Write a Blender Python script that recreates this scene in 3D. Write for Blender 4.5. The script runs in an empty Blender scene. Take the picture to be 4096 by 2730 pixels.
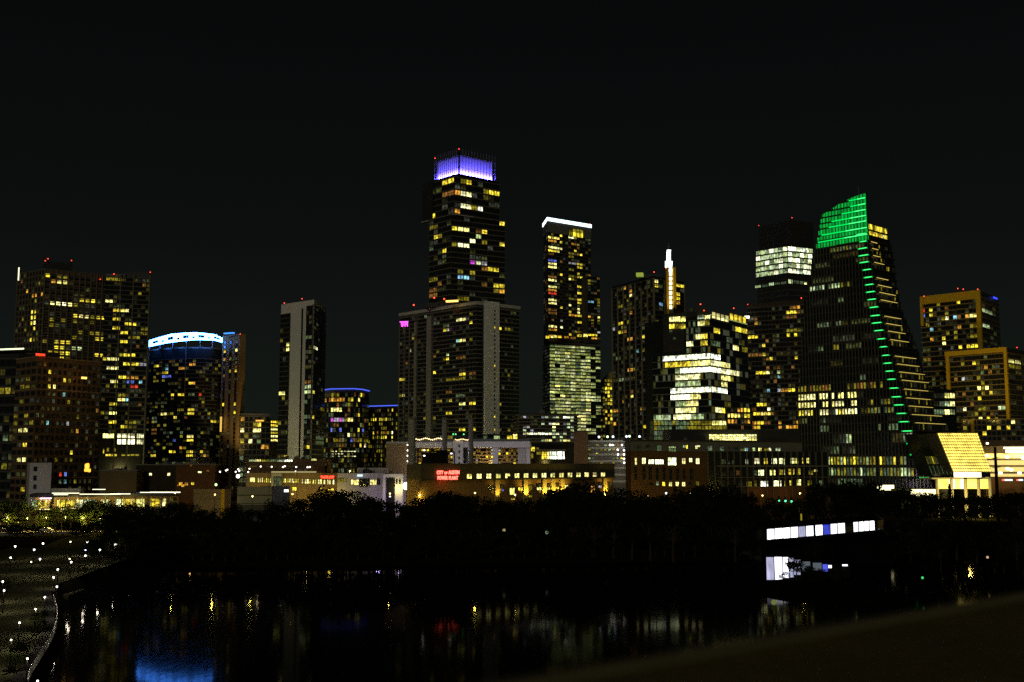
import bpy, math, random
import numpy as np
from mathutils import Vector, Matrix
R = random.Random(11)
sc = bpy.context.scene
C = sc.collection

# ------------------------------------------------------------------ camera, sky, moon, exposure
F, CX, CY, HZ, H = 4400.0, 2048.0, 1365.0, 1857.0, 30.0
PITCH = math.atan((HZ - CY) / F)
cam = bpy.data.objects.new('camera', bpy.data.cameras.new('camera'))
C.objects.link(cam)
cam.location = (0, 0, H)
cam.rotation_euler = (math.pi / 2 + PITCH, 0, 0)
cam.data.sensor_fit = 'HORIZONTAL'
cam.data.sensor_width = 36
cam.data.lens = 36 * F / 4096
cam.data.clip_start = 0.05
cam.data.clip_end = 20000
cam.data.dof.use_dof = True
cam.data.dof.focus_distance = 550
cam.data.dof.aperture_fstop = 1.5
sc.camera = cam

world = bpy.data.worlds.new('World')
sc.world = world
world.use_nodes = True
nt = world.node_tree
nt.nodes.clear()
sky = nt.nodes.new('ShaderNodeTexSky')
sky.sky_type = 'NISHITA'
sky.sun_disc = False
sky.sun_elevation = math.radians(15)
sky.sun_rotation = math.radians(194)
sky.air_density = 1.0
sky.dust_density = 4.0
bg1 = nt.nodes.new('ShaderNodeBackground')
bg1.inputs[1].default_value = 0.0001
nt.links.new(sky.outputs[0], bg1.inputs[0])
bg2 = nt.nodes.new('ShaderNodeBackground')          # town glow in the night air, strongest low over the horizon, the same all round
gtc = nt.nodes.new('ShaderNodeTexCoord'); gsp = nt.nodes.new('ShaderNodeSeparateXYZ'); gab = nt.nodes.new('ShaderNodeMath'); gab.operation = 'ABSOLUTE'
nt.links.new(gtc.outputs['Generated'], gsp.inputs[0]); nt.links.new(gsp.outputs[2], gab.inputs[0])
grp = nt.nodes.new('ShaderNodeValToRGB'); nt.links.new(gab.outputs[0], grp.inputs[0])
grp.color_ramp.elements[0].position = 0.0; grp.color_ramp.elements[0].color = (.72, .98, .78, 1)
grp.color_ramp.elements[1].position = 1.0; grp.color_ramp.elements[1].color = (.14, .14, .15, 1)
for gp, gc in ((.09, (.55, .74, .62)), (.2, (.36, .42, .39)), (.38, (.22, .23, .24))):
    ge = grp.color_ramp.elements.new(gp); ge.color = (*gc, 1)
nt.links.new(grp.outputs[0], bg2.inputs[0])
bg2.inputs[1].default_value = 0.0105
add = nt.nodes.new('ShaderNodeAddShader')
nt.links.new(bg1.outputs[0], add.inputs[0])
nt.links.new(bg2.outputs[0], add.inputs[1])
wo = nt.nodes.new('ShaderNodeOutputWorld')
nt.links.new(add.outputs[0], wo.inputs[0])

moon = bpy.data.objects.new('moon_light', bpy.data.lights.new('moon_light', 'SUN'))
C.objects.link(moon)
moon.data.energy = 0.26
moon.data.angle = math.radians(6)
moon.data.color = (1.0, 0.95, 0.70)
moon.rotation_euler = (math.radians(74), 0, math.radians(-14))   # from behind the camera and to the left

sc.view_settings.view_transform = 'Standard'
sc.view_settings.look = 'None'
sc.view_settings.exposure = 0
sc.view_settings.gamma = 1
sc.cycles.max_bounces = 4
sc.cycles.diffuse_bounces = 0
sc.cycles.glossy_bounces = 3
sc.cycles.transmission_bounces = 2
sc.cycles.sample_clamp_indirect = 0.3
sc.cycles.use_denoising = False
sc.cycles.use_light_tree = True
sc.cycles.use_adaptive_sampling = False

# ------------------------------------------------------------------ geometry from the picture: rays and planes
CP, SP = math.cos(PITCH), math.sin(PITCH)
def ray(x, y):
    cx, cy = (x - CX) / F, (CY - y) / F
    return np.array([cx, CP - cy * SP, SP + cy * CP])
def P(x, y, Y):
    d = ray(x, y); t = Y / d[1]
    return np.array([d[0] * t, Y, H + d[2] * t])
def atz(x, y, z):
    d = ray(x, y); t = (z - H) / d[2]
    return np.array([d[0] * t, d[1] * t])
def G(x, Y, y=HZ):
    return P(x, y, Y)[:2]
def onplane(x, y, a, d):
    n = np.array([d[1], -d[0]]); r = ray(x, y)
    t = float(np.dot(a, n) / np.dot(r[:2], n))
    return np.array([r[0] * t, r[1] * t, H + r[2] * t])
def proj(p):
    y, z = p[1], p[2] - H; dpt = y * CP + z * SP
    return CX + F * p[0] / dpt, CY - F * (z * CP - y * SP) / dpt
def unit(v):
    return v / np.linalg.norm(v)

# ------------------------------------------------------------------ materials
MATS = {}
def base_mat(name):
    m = bpy.data.materials.new(name); m.use_nodes = True
    MATS[name] = m
    return m, m.node_tree, m.node_tree.nodes['Principled BSDF']
def surf(name, col, rough=0.8, var=0.25, scale=0.15, metal=0.0, spec=0.3, bump=0.0, fine=None):
    m, t, b = base_mat(name)
    tc = t.nodes.new('ShaderNodeTexCoord')
    n = t.nodes.new('ShaderNodeTexNoise'); n.inputs['Scale'].default_value = scale; n.inputs['Detail'].default_value = 6
    t.links.new(tc.outputs['Object'], n.inputs['Vector'])
    mx = t.nodes.new('ShaderNodeMix'); mx.data_type = 'RGBA'
    mx.inputs[6].default_value = (*[c * (1 - var) for c in col], 1)
    mx.inputs[7].default_value = (*[min(1, c * (1 + var)) for c in col], 1)
    t.links.new(n.outputs['Fac'], mx.inputs[0])
    t.links.new(mx.outputs[2], b.inputs['Base Color'])
    b.inputs['Roughness'].default_value = rough
    b.inputs['Metallic'].default_value = metal
    b.inputs['Specular IOR Level'].default_value = spec if rough < .6 else 0.0
    if bump:
        n2 = t.nodes.new('ShaderNodeTexNoise'); n2.inputs['Scale'].default_value = fine or scale * 12; n2.inputs['Detail'].default_value = 4
        t.links.new(tc.outputs['Object'], n2.inputs['Vector'])
        bp = t.nodes.new('ShaderNodeBump'); bp.inputs['Strength'].default_value = bump; bp.inputs['Distance'].default_value = 0.1
        t.links.new(n2.outputs['Fac'], bp.inputs['Height']); t.links.new(bp.outputs['Normal'], b.inputs['Normal'])
    return m
def emit(name, col, s, sample='NONE'):
    m, t, b = base_mat(name)
    b.inputs['Base Color'].default_value = (*[c * .3 for c in col], 1)
    b.inputs['Emission Color'].default_value = (*col, 1)
    b.inputs['Emission Strength'].default_value = s
    m.cycles.emission_sampling = sample
    return m
def window_light():
    m, t, b = base_mat('lit_window_glass')
    oi = t.nodes.new('ShaderNodeObjectInfo')
    tc = t.nodes.new('ShaderNodeTexCoord')
    mp = t.nodes.new('ShaderNodeVectorMath'); mp.operation = 'ADD'
    sc_ = t.nodes.new('ShaderNodeVectorMath'); sc_.operation = 'SCALE'
    cb = t.nodes.new('ShaderNodeCombineXYZ')
    for i in range(3): t.links.new(oi.outputs['Random'], cb.inputs[i])
    t.links.new(cb.outputs[0], sc_.inputs[0]); sc_.inputs['Scale'].default_value = 97.0
    t.links.new(tc.outputs['Object'], mp.inputs[0]); t.links.new(sc_.outputs[0], mp.inputs[1])
    mg = t.nodes.new('ShaderNodeMapping'); mg.inputs['Scale'].default_value = (1.5, 1, 1.1)
    t.links.new(mp.outputs[0], mg.inputs['Vector'])
    n = t.nodes.new('ShaderNodeTexNoise'); n.inputs['Scale'].default_value = 1.7; n.inputs['Detail'].default_value = 3
    t.links.new(mg.outputs[0], n.inputs['Vector'])
    mr = t.nodes.new('ShaderNodeMapRange'); mr.inputs[1].default_value = .34; mr.inputs[2].default_value = .66
    mr.inputs[3].default_value = 0.18; mr.inputs[4].default_value = 1.6
    t.links.new(n.outputs['Fac'], mr.inputs[0])
    # a blind drawn down part of the window, its depth different in each
    sx = t.nodes.new('ShaderNodeSeparateXYZ'); t.links.new(tc.outputs['Object'], sx.inputs[0])
    rb = t.nodes.new('ShaderNodeMath'); rb.operation = 'MULTIPLY'; rb.inputs[1].default_value = 7.31; t.links.new(oi.outputs['Random'], rb.inputs[0])
    rf = t.nodes.new('ShaderNodeMath'); rf.operation = 'FRACT'; t.links.new(rb.outputs[0], rf.inputs[0])
    rm = t.nodes.new('ShaderNodeMath'); rm.operation = 'MULTIPLY_ADD'; rm.inputs[1].default_value = 1.1; rm.inputs[2].default_value = .30; t.links.new(rf.outputs[0], rm.inputs[0])
    gt = t.nodes.new('ShaderNodeMath'); gt.operation = 'GREATER_THAN'; t.links.new(sx.outputs[2], gt.inputs[0]); t.links.new(rm.outputs[0], gt.inputs[1])
    bl_ = t.nodes.new('ShaderNodeMath'); bl_.operation = 'MULTIPLY_ADD'; bl_.inputs[1].default_value = -.62; bl_.inputs[2].default_value = 1.0; t.links.new(gt.outputs[0], bl_.inputs[0])
    mu = t.nodes.new('ShaderNodeMath'); mu.operation = 'MULTIPLY'
    m4 = t.nodes.new('ShaderNodeMath'); m4.operation = 'MULTIPLY'; m4.inputs[1].default_value = 4.0
    t.links.new(oi.outputs['Alpha'], m4.inputs[0])
    m5 = t.nodes.new('ShaderNodeMath'); m5.operation = 'MULTIPLY'; t.links.new(mr.outputs[0], m5.inputs[0]); t.links.new(bl_.outputs[0], m5.inputs[1])
    t.links.new(m4.outputs[0], mu.inputs[0]); t.links.new(m5.outputs[0], mu.inputs[1])
    b.inputs['Base Color'].default_value = (.02, .02, .02, 1)
    b.inputs['Roughness'].default_value = .2
    t.links.new(oi.outputs['Color'], b.inputs['Emission Color'])
    t.links.new(mu.outputs[0], b.inputs['Emission Strength'])
    m.cycles.emission_sampling = 'NONE'
    return m
WL = window_light()
GLASS = surf('dark_glass', (.014, .016, .017), .12, .5, .35, spec=.5)
GLASS2 = surf('tinted_glass_wall', (.022, .024, .022), .22, .5, .08, spec=.45)
CONC = surf('grey_concrete', (.50, .49, .46), .85, .18, .05, bump=.3, fine=.9)
CONCD = surf('weathered_concrete', (.20, .19, .17), .9, .25, .06)
CONCL = surf('pale_concrete', (.52, .50, .46), .85, .15, .05)
TAN = surf('tan_stone', (.34, .24, .13), .9, .2, .07)
GOLD = surf('ochre_metal_panel', (.62, .40, .03), .7, .12, .1)
BRICK = surf('red_brick', (.115, .062, .03), .9, .3, .3, bump=.4, fine=4)
BROWN = surf('brown_brick', (.20, .125, .07), .9, .28, .12)
DARK = surf('dark_metal', (.035, .035, .035), .55, .3, .2)
BLACK = surf('black_steel', (.015, .015, .015), .6, .3, .5)
SLAB = surf('slab_edge_concrete', (.36, .34, .29), .85, .2, .1)
SLABD = surf('dark_slab_edge', (.16, .15, .12), .85, .2, .1)
WHITE = surf('white_render', (.70, .69, .68), .8, .08, .1)
FRAME = surf('window_frame_metal', (.05, .05, .05), .5, .2, .4)
STEEL = surf('galvanised_steel', (.32, .32, .33), .5, .2, .6, metal=.4)
ASPH = surf('asphalt', (.05, .05, .048), .9, .3, .3, bump=.3)
PAVE = surf('concrete_paving', (.26, .25, .23), .9, .2, .4)
BARK = surf('bark', (.05, .038, .028), .95, .4, 1.5)
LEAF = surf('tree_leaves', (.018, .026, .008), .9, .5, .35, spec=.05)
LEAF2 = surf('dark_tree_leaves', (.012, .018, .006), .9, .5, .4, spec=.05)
LEAF_LIT = surf('lit_street_leaves', (.06, .09, .02), .85, .5, .4, spec=.1)  # brighter leaf copy, with the lamplight on the street trees put into its colour
RED_E = emit('red_beacon_glow', (1, .07, .03), 3)
PURP = surf('crown_panel', (.62, .62, .66), .6, .08, .4)

# ------------------------------------------------------------------ mesh helpers
def link(o, parent=None):
    C.objects.link(o)
    if parent is not None: o.parent = parent
    return o
class MB:
    def __init__(s): s.v = []; s.f = []
    def add(s, vs, fs):
        k = len(s.v); s.v += [tuple(map(float, p)) for p in vs]; s.f += [tuple(i + k for i in f) for f in fs]
        return s
    def box(s, x0, y0, z0, x1, y1, z1):
        return s.prism([(x0, y0), (x1, y0), (x1, y1), (x0, y1)], z0, z1)
    def prism(s, pts, z0, z1, top=None):
        n = len(pts); top = top if top is not None else pts
        vs = [(p[0], p[1], z0) for p in pts] + [(p[0], p[1], z1) for p in top]
        fs = [tuple(range(n))[::-1], tuple(range(n, 2 * n))] + [(i, (i + 1) % n, n + (i + 1) % n, n + i) for i in range(n)]
        return s.add(vs, fs)
    def wall(s, a, b, z0, z1, out=.3, inn=0.0, ea=0., eb=0.):
        a = np.array(a, float); b = np.array(b, float); d = unit(b - a); n = np.array([d[1], -d[0]])
        a = a - d * ea; b = b + d * eb
        return s.prism([a + n * out, b + n * out, b - n * inn, a - n * inn], z0, z1)
    def cyl(s, c, r0, r1, z0, z1, n=12):
        A = [2 * math.pi * i / n for i in range(n)]
        return s.prism([(c[0] + r0 * math.cos(t), c[1] + r0 * math.sin(t)) for t in A], z0, z1,
                       [(c[0] + r1 * math.cos(t), c[1] + r1 * math.sin(t)) for t in A])
    def bar(s, p, q, r, n=5):
        p = Vector(p); q = Vector(q); d = (q - p).normalized()
        u = d.orthogonal().normalized(); w = d.cross(u)
        vs = [p + (u * math.cos(2 * math.pi * i / n) + w * math.sin(2 * math.pi * i / n)) * r for i in range(n)]
        vs += [x + (q - p) for x in vs]
        fs = [tuple(range(n))[::-1], tuple(range(n, 2 * n))] + [(i, (i + 1) % n, n + (i + 1) % n, n + i) for i in range(n)]
        return s.add(vs, fs)
    def ball(s, c, r, n=8, m=5, sz=1.0):
        vs = [(c[0], c[1], c[2] - r * sz)]
        for j in range(1, m):
            t = math.pi * j / m
            for i in range(n):
                p = 2 * math.pi * i / n
                vs.append((c[0] + r * math.sin(t) * math.cos(p), c[1] + r * math.sin(t) * math.sin(p), c[2] - r * sz * math.cos(t)))
        vs.append((c[0], c[1], c[2] + r * sz)); L = len(vs) - 1
        fs = [(0, 1 + (i + 1) % n, 1 + i) for i in range(n)]
        for j in range(m - 2):
            a = 1 + j * n
            fs += [(a + i, a + (i + 1) % n, a + n + (i + 1) % n, a + n + i) for i in range(n)]
        a = 1 + (m - 2) * n
        fs += [(a + i, a + (i + 1) % n, L) for i in range(n)]
        return s.add(vs, fs)
    def mesh(s, name, mat, off=(0, 0, 0)):
        me = bpy.data.meshes.new(name)
        me.from_pydata([(x - off[0], y - off[1], z - off[2]) for x, y, z in s.v], [], s.f)
        me.update()
        for m in (mat if isinstance(mat, (list, tuple)) else [mat]): me.materials.append(m)
        return me
def meta(o, label=None, cat=None, group=None, kind=None):
    for k, v in (('label', label), ('category', cat), ('group', group), ('kind', kind)):
        if v: o[k] = v
    return o
class Thing:
    def __init__(s, name, label, cat, loc, group=None):
        s.o = bpy.data.objects.new(name, None); C.objects.link(s.o)
        s.loc = np.array([float(loc[0]), float(loc[1]), float(loc[2])]); s.o.location = s.loc
        meta(s.o, label, cat, group); s.nw = 0
        s.cells = []
    def part(s, name, mb, mat, parent=None, label=None, kind=None):
        o = bpy.data.objects.new(name, mb.mesh(name, mat, s.loc)); link(o, parent or s.o)
        meta(o, label, kind=kind)
        return o
    def inst(s, name, me, loc, rz=0, scale=(1, 1, 1), parent=None):
        o = bpy.data.objects.new(name, me); link(o, parent or s.o)
        o.location = np.array(loc) - s.loc; o.rotation_euler = (0, 0, rz); o.scale = scale
        return o
def single(name, mb, mat, label, cat, group=None, kind=None):
    v = np.array(mb.v); loc = np.array([v[:, 0].mean(), v[:, 1].mean(), v[:, 2].min()])
    o = bpy.data.objects.new(name, mb.mesh(name, mat, loc)); o.location = loc
    link(o); meta(o, label, cat, group, kind)
    return o
def point(name, loc, watts, col, r=.3, parent=None, spot=None, aim=None, blend=.6):
    L = bpy.data.lights.new(name, 'SPOT' if spot else 'POINT'); L.energy = watts; L.color = col; L.shadow_soft_size = r
    o = bpy.data.objects.new(name, L); C.objects.link(o)
    if parent is not None: o.parent = parent.o; o.location = np.array(loc) - parent.loc
    else: o.location = loc
    if spot:
        L.spot_size = math.radians(spot); L.spot_blend = blend
        d = Vector(aim) - Vector(loc)
        o.rotation_euler = d.to_track_quat('-Z', 'Y').to_euler()
    return o

# window panes: unit boxes with a frame and one to three lights, scaled per window (x along the wall, -y outwards)
def win_mesh(n, rows, pane):
    mb = MB(); fr = []
    fx, fz = .035, .05
    mb.box(0, -.45, 0, 1, 0, 1); npane = len(mb.f)
    mb.f = []; mb.v = []
    xs = [i / n for i in range(n + 1)]; zs = [i / rows for i in range(rows + 1)]
    mb.box(fx / 2, -.5, fz / 2, 1 - fx / 2, 0, 1 - fz / 2); npane = len(mb.f)
    for x in xs:
        w = fx if x in (0, 1) else fx * .8
        mb.box(max(0, x - w), -1, 0, min(1, x + w), -.001, 1)
    for z in zs:
        w = fz if z in (0, 1) else fz * .6
        for i in range(n):
            mb.box(xs[i] + fx, -.96, max(0, z - w), xs[i + 1] - fx, -.002, min(1, z + w))
    me = mb.mesh('window', [pane, FRAME])
    me.polygons.foreach_set('material_index', [0] * npane + [1] * (len(mb.f) - npane))
    return me
WIN = {(n, r, l): win_mesh(n, r, WL if l else GLASS) for n in (1, 2, 3, 4) for r in (1, 2, 3) for l in (0, 1)}
COL = {'y': (1, .79, .05, 1.45), 'p': (1, .91, .26, 1.95), 'w': (1, .98, .44, 2.1), 'W': (.92, 1, .62, 3.0), 'o': (1, .47, .05, .9),
       'd': (.98, .82, .05, .27), 'g': (.78, 1, .46, .8), 'c': (.35, .85, 1, .8), 'b': (.16, .25, 1, .9), 'm': (1, .12, .95, .8),
       'r': (1, .07, .03, 1.0), 'l': (.90, .90, .95, .5), 'e': (.62, .92, .42, .17), 'q': (1, .45, .08, .22), 'k': (.85, .95, .60, .05), 'z': (.60, .66, .32, .02), 'Y': (1, .80, .16, 2.3), 'u': (1, .82, .16, .045), 'v': (.82, .95, .26, .07), 'G': (.80, .94, .26, .55), 'H': (.92, 1, .38, .95)}
def put_window(B, a, d, u0, u1, z0, z1, c, n=None, rows=1, th=.22, out=.0, parent=None):
    d = np.array(d); rz = math.atan2(d[1], d[0]); nrm = np.array([d[1], -d[0]])
    w = u1 - u0; h = z1 - z0
    if n is None: n = max(1, min(4, round(w / max(h, .1) / .75)))
    p = a + d * u0 + nrm * out
    o = B.inst('window', WIN[(n, rows, 1 if c else 0)], (p[0], p[1], z0), rz, (w, th, h), parent)
    if c:
        k = COL[c]; j = R.uniform(.55, 1.3)
        o.color = (k[0], k[1] * R.uniform(.92, 1.05), k[2] * R.uniform(.8, 1.25), k[3] * j / 4)
    return o
def boxes(ox, oy, s, txt):
    out = []
    for tok in txt.split():
        q = tok.split(',')
        out.append((ox + float(q[0]) / s, oy + float(q[1]) / s, ox + float(q[2]) / s, oy + float(q[3]) / s, q[4]))
    return out
def free_windows(B, a, b, bx, rows=1, out=.02, n=None, th=.22):
    a = np.array(a); d = unit(np.array(b) - a)
    for x0, y0, x1, y1, c in bx:
        p = onplane(x0, y1, a, d); q = onplane(x1, y0, a, d)
        put_window(B, a, d, float(np.dot(p[:2] - a, d)), float(np.dot(q[:2] - a, d)), p[2], q[2], None if c == '-' else c, n=n, rows=rows, out=out, th=th)
def facade(B, a, b, z0, z1, nf, nb, lit=(), fill=.06, pal='ddq', mu=.06, lo=.22, hi=.06, out=.02, cells=None, th=.22, rows=1, skip=None, n=None, dark=True, dim=.26):
    """grid of window panes on the wall a-b: lit boxes of the picture choose their cells, the rest stays dark or dimly lit"""
    a = np.array(a, float); b = np.array(b, float); Lw = np.linalg.norm(b - a); d = (b - a) / Lw
    fh = (z1 - z0) / nf; bw = Lw / nb; st = {}
    for x0, y0, x1, y1, c in lit:
        p = onplane(x0, (y0 + y1) / 2, a, d); q = onplane(x1, (y0 + y1) / 2, a, d)
        zt = onplane((x0 + x1) / 2, y0, a, d)[2]; zb = onplane((x0 + x1) / 2, y1, a, d)[2]
        u0 = float(np.dot(p[:2] - a, d)) / bw; u1 = float(np.dot(q[:2] - a, d)) / bw
        k0 = (zb - z0) / fh; k1 = (zt - z0) / fh
        ks = [k for k in range(nf) if k0 - .15 <= k + .5 <= k1 + .15] if k1 - k0 > 1.4 else [int(math.floor((k0 + k1) / 2))]
        js = [j for j in range(nb) if u0 - .1 <= j + .5 <= u1 + .1] or [int(math.floor((u0 + u1) / 2))]
        for k in ks:
            for j in js:
                if 0 <= k < nf and 0 <= j < nb: st[(k, j)] = c
    for k in range(nf):
        for j in range(nb):
            if skip and skip(k, j): continue
            c = st.get((k, j))
            if c is None and R.random() < fill: c = R.choice(pal)
            if c is None and dark and R.random() < dim: c = R.choice('uvzuk')
            B.cells.append((a, d, j * bw + mu * bw, (j + 1) * bw - mu * bw, z0 + k * fh + lo * fh, z0 + (k + 1) * fh - hi * fh, c, out, th, rows, n, dark))
def finish(B, limit=300):
    lit = sorted([c for c in B.cells if c[6]], key=lambda c: -COL[c[6]][3]); dk = [c for c in B.cells if not c[6] and c[11]]
    over = lit[limit:]; lit = lit[:limit]
    R.shuffle(dk)
    solo = lit[:limit] + dk[:max(0, limit - len(lit))]
    rest = dk[max(0, limit - len(lit)):]
    for a, d, u0, u1, z0, z1, c, out, th, rows, n, _ in solo:
        put_window(B, a, d, u0, u1, z0, z1, c, rows=rows, out=out, th=th, n=n)
    for code in sorted(set(c[6] for c in over)):
        mb = MB()
        for a, d, u0, u1, z0, z1, c, out, th, rows, n, _ in over:
            if c == code: mb.wall(a + d * u0, a + d * u1, z0, z1, out + .08, -out)
        nm = 'dim_pane_' + code
        B.part('dim_window_panes', mb, MATS.get(nm) or emit(nm, COL[code][:3], COL[code][3] * .8), kind='stuff')
    if rest:
        mb = MB()
        for a, d, u0, u1, z0, z1, c, out, th, rows, n, _ in rest:
            nrm = np.array([d[1], -d[0]])
            mb.wall(a + d * u0, a + d * u1, z0, z1, out + .08, -out)
        B.part('window_panes', mb, GLASS, kind='stuff')
def offset_poly(pts, r):
    pts = [np.array(p, float) for p in pts]; n = len(pts); out = []
    area = sum(pts[i][0] * pts[(i + 1) % n][1] - pts[(i + 1) % n][0] * pts[i][1] for i in range(n))
    s = 1 if area > 0 else -1
    for i in range(n):
        p0, p1, p2 = pts[i - 1], pts[i], pts[(i + 1) % n]
        d1, d2 = unit(p1 - p0), unit(p2 - p1)
        n1 = np.array([d1[1], -d1[0]]) * s; n2 = np.array([d2[1], -d2[0]]) * s
        k = unit(n1 + n2); out.append(p1 + k * r / max(.35, float(np.dot(k, n1))))
    return out
def close(chain, depth=None):
    """plan chain of the visible walls, left to right, closed at the back"""
    ch = [np.array(p, float) for p in chain]
    if len(ch) == 3 and depth is None: return ch + [ch[0] + ch[2] - ch[1]]
    d = unit(ch[-1] - ch[0]); bk = np.array([-d[1], d[0]]) * (depth or 25)
    return ch + [ch[-1] + bk, ch[0] + bk]
def slabs(B, poly, zs, t=.45, r=.35, mat=None, name='floor_slab'):
    mb = MB(); o = offset_poly(poly, r); mb.prism([(p[0] - B.loc[0], p[1] - B.loc[1]) for p in o], 0, t)
    me = mb.mesh(name, mat or SLAB)
    for z in zs: B.inst(name, me, (B.loc[0], B.loc[1], z))
def piers(B, a, b, us, z0, z1, w=.5, out=.4, mat=None, name='pier'):
    a = np.array(a); d = unit(np.array(b) - a); rz = math.atan2(d[1], d[0])
    mb = MB().box(-w / 2, -out, 0, w / 2, .1, z1 - z0); me = mb.mesh(name, mat or SLAB)
    for u in us:
        p = a + d * u; B.inst(name, me, (p[0], p[1], z0), rz)
def lin(n, L, e=0.): return [e + (L - 2 * e) * i / (n - 1) for i in range(n)]
def length(a, b): return float(np.linalg.norm(np.array(b) - np.array(a)))
def beacon(B, x, y, Y=None, mast=1.2, r=.34):
    p = P(x, y, Y); m = B.part('beacon_mast', MB().bar((p[0], p[1], p[2] - mast - 1.5), (p[0], p[1], p[2]), .12), BLACK)
    B.part('beacon', MB().ball(p, r), RED_E, parent=m)
def tower(name, label, chain, z0, z1, mat, depth=None, cat='tower', part='walls', top=None):
    poly = close(chain, depth); cx = sum(p[0] for p in poly) / len(poly); cy = sum(p[1] for p in poly) / len(poly)
    B = Thing(name, label, cat, (cx, cy, z0)); B.poly = poly
    B.part(part, MB().prism(poly, z0, z1), mat)
    return B
def zat(x, y, Y): return float(P(x, y, Y)[2])
GZ = 8.0   # street level of the town

# ------------------------------------------------------------------ the ground, water
def shore_land():
    """left park: plan polygon of the lawn, traced along the railing"""
    pts = [(520, 2238, 4), (400, 2282, 3.5), (330, 2312, 3.2), (250, 2338, 3), (216, 2378, 3), (232, 2440, 3), (226, 2490, 3), (205, 2545, 3), (165, 2610, 3), (130, 2665, 3), (112, 2730, 3), (95, 2850, 3)]
    return [atz(x, y, z) for x, y, z in pts]
SH = shore_land()
def land_h(X, Y):
    far = 338 + 10 * math.sin(X / 60.0) + (14 if X > 70 else 0) * min(1, (X - 70) / 30 if X > 70 else 0)
    if X > 150: far -= min(60, (X - 150) * .9)
    d1 = Y - far
    # lawn: left of the shore polyline
    xs = np.interp(-Y, [-p[1] for p in SH], [p[0] for p in SH])
    d2 = (xs - X) if Y < SH[0][1] + 30 else -99
    if Y < 40: d2 = -99
    h1 = np.interp(d1, [-14, -2, 4, 40, 90], [-3, -.6, 2.0, 5.2, GZ])
    base = np.interp(Y, [120, 200, 300, 372, 392], [2.6, 3.0, 4.2, 6.0, 6.4])
    added_mound = 1.3 - ((X - 72) / 21.0) ** 2 * 2 - ((Y - 266) / 28.0) ** 2 * 1.3  # added mound under the lower panels, shaped to cut off their reflection
    h1 = max(h1, added_mound, -3)
    h2 = np.interp(d2, [-5, -.5, .3, 3], [-3, -.8, base - .25, base])
    return float(max(h1, h2))
gx = np.concatenate([[-6000, -2500, -1000, -600], np.arange(-420, -150, 12), np.arange(-150, -20, 2.0), np.arange(-20, 420, 10), [450, 600, 1000, 2500, 6000]])
gy = np.concatenate([[-300, 0, 40], np.arange(60, 120, 10), np.arange(120, 330, 3.0), np.arange(330, 460, 5), [480, 520, 600, 800, 1200, 2500, 9000]])
vs = [(x, y, land_h(x, y)) for y in gy for x in gx]
nx = len(gx)
fs = [(j * nx + i, j * nx + i + 1, (j + 1) * nx + i + 1, (j + 1) * nx + i) for j in range(len(gy) - 1) for i in range(nx - 1)]
GROUND = surf('lawn_and_soil', (.012, .012, .008), .95, .45, .12, bump=.5, fine=1.2)
me = MB().add(vs, fs).mesh('ground', GROUND)
for p in me.polygons: p.use_smooth = True
link(meta(bpy.data.objects.new('ground', me), kind='structure'))

wm, t, b = base_mat('lake_water')
b.inputs['Base Color'].default_value = (.004, .006, .006, 1); b.inputs['Roughness'].default_value = .06; b.inputs['Specular IOR Level'].default_value = .0015; b.inputs['IOR'].default_value = 1.33
tc = t.nodes.new('ShaderNodeTexCoord')
mpn = t.nodes.new('ShaderNodeMapping'); mpn.inputs['Scale'].default_value = (.55, .16, 1)
n1 = t.nodes.new('ShaderNodeTexNoise'); n1.inputs['Scale'].default_value = 1.0; n1.inputs['Detail'].default_value = 3
bp = t.nodes.new('ShaderNodeBump'); bp.inputs['Strength'].default_value = .07; bp.inputs['Distance'].default_value = .1
t.links.new(tc.outputs['Object'], mpn.inputs['Vector']); t.links.new(mpn.outputs[0], n1.inputs['Vector'])
t.links.new(n1.outputs['Fac'], bp.inputs['Height']); t.links.new(bp.outputs['Normal'], b.inputs['Normal'])
me = MB().add([(-3000, -200, 0), (3000, -200, 0), (3000, 420, 0), (-3000, 420, 0)], [(0, 1, 2, 3)]).mesh('lake_water', wm)
link(meta(bpy.data.objects.new('lake_water', me), kind='structure'))

# ================================================================== TOWERS
C1 = lambda s: boxes(0, 1000, 1.307, s)
C2 = lambda s: boxes(900, 1100, 1.65, s)
C3 = lambda s: boxes(1500, 550, 2.09, s)
C4 = lambda s: boxes(1550, 1150, 1.743, s)
C5 = lambda s: boxes(2050, 850, 1.568, s)
C6 = lambda s: boxes(2500, 900, 1.425, s)
C7 = lambda s: boxes(3100, 700, 1.742, s)
C8 = lambda s: boxes(3000, 1450, 1.742, s)

# --- dark slab with a lit roof edge at the far left
z1 = zat(40, 1418, 560)
a, b = G(-120, 560, 1418), G(63, 552, 1700)
B = tower('dark_apartment_block', 'dark block with a glowing pale roof line at the left edge', [a, b], GZ, z1, DARK, 30, 'building')
facade(B, a, b, GZ + 4, z1 - 3, 15, 8, C1('0,740,45,780,d 0,1105,25,1130,d 0,1140,25,1170,d 15,1000,40,1012,e'), fill=.05, pal='ez')
slabs(B, B.poly, [GZ + 4 + i * (z1 - GZ - 7) / 15 for i in range(16)], .3, .25, SLABD)
B.part('roof_canopy', MB().wall(a, G(108, 550, 1412), z1 + .5, z1 + 1.2, 2.5, 8), DARK)
B.part('roof_light_line', MB().wall(a, G(108, 550, 1412), z1 + 1.25, z1 + 1.95, 2.6, -2.2), emit('pale_green_line', (.86, 1, .55), 1.8))
finish(B)

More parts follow.
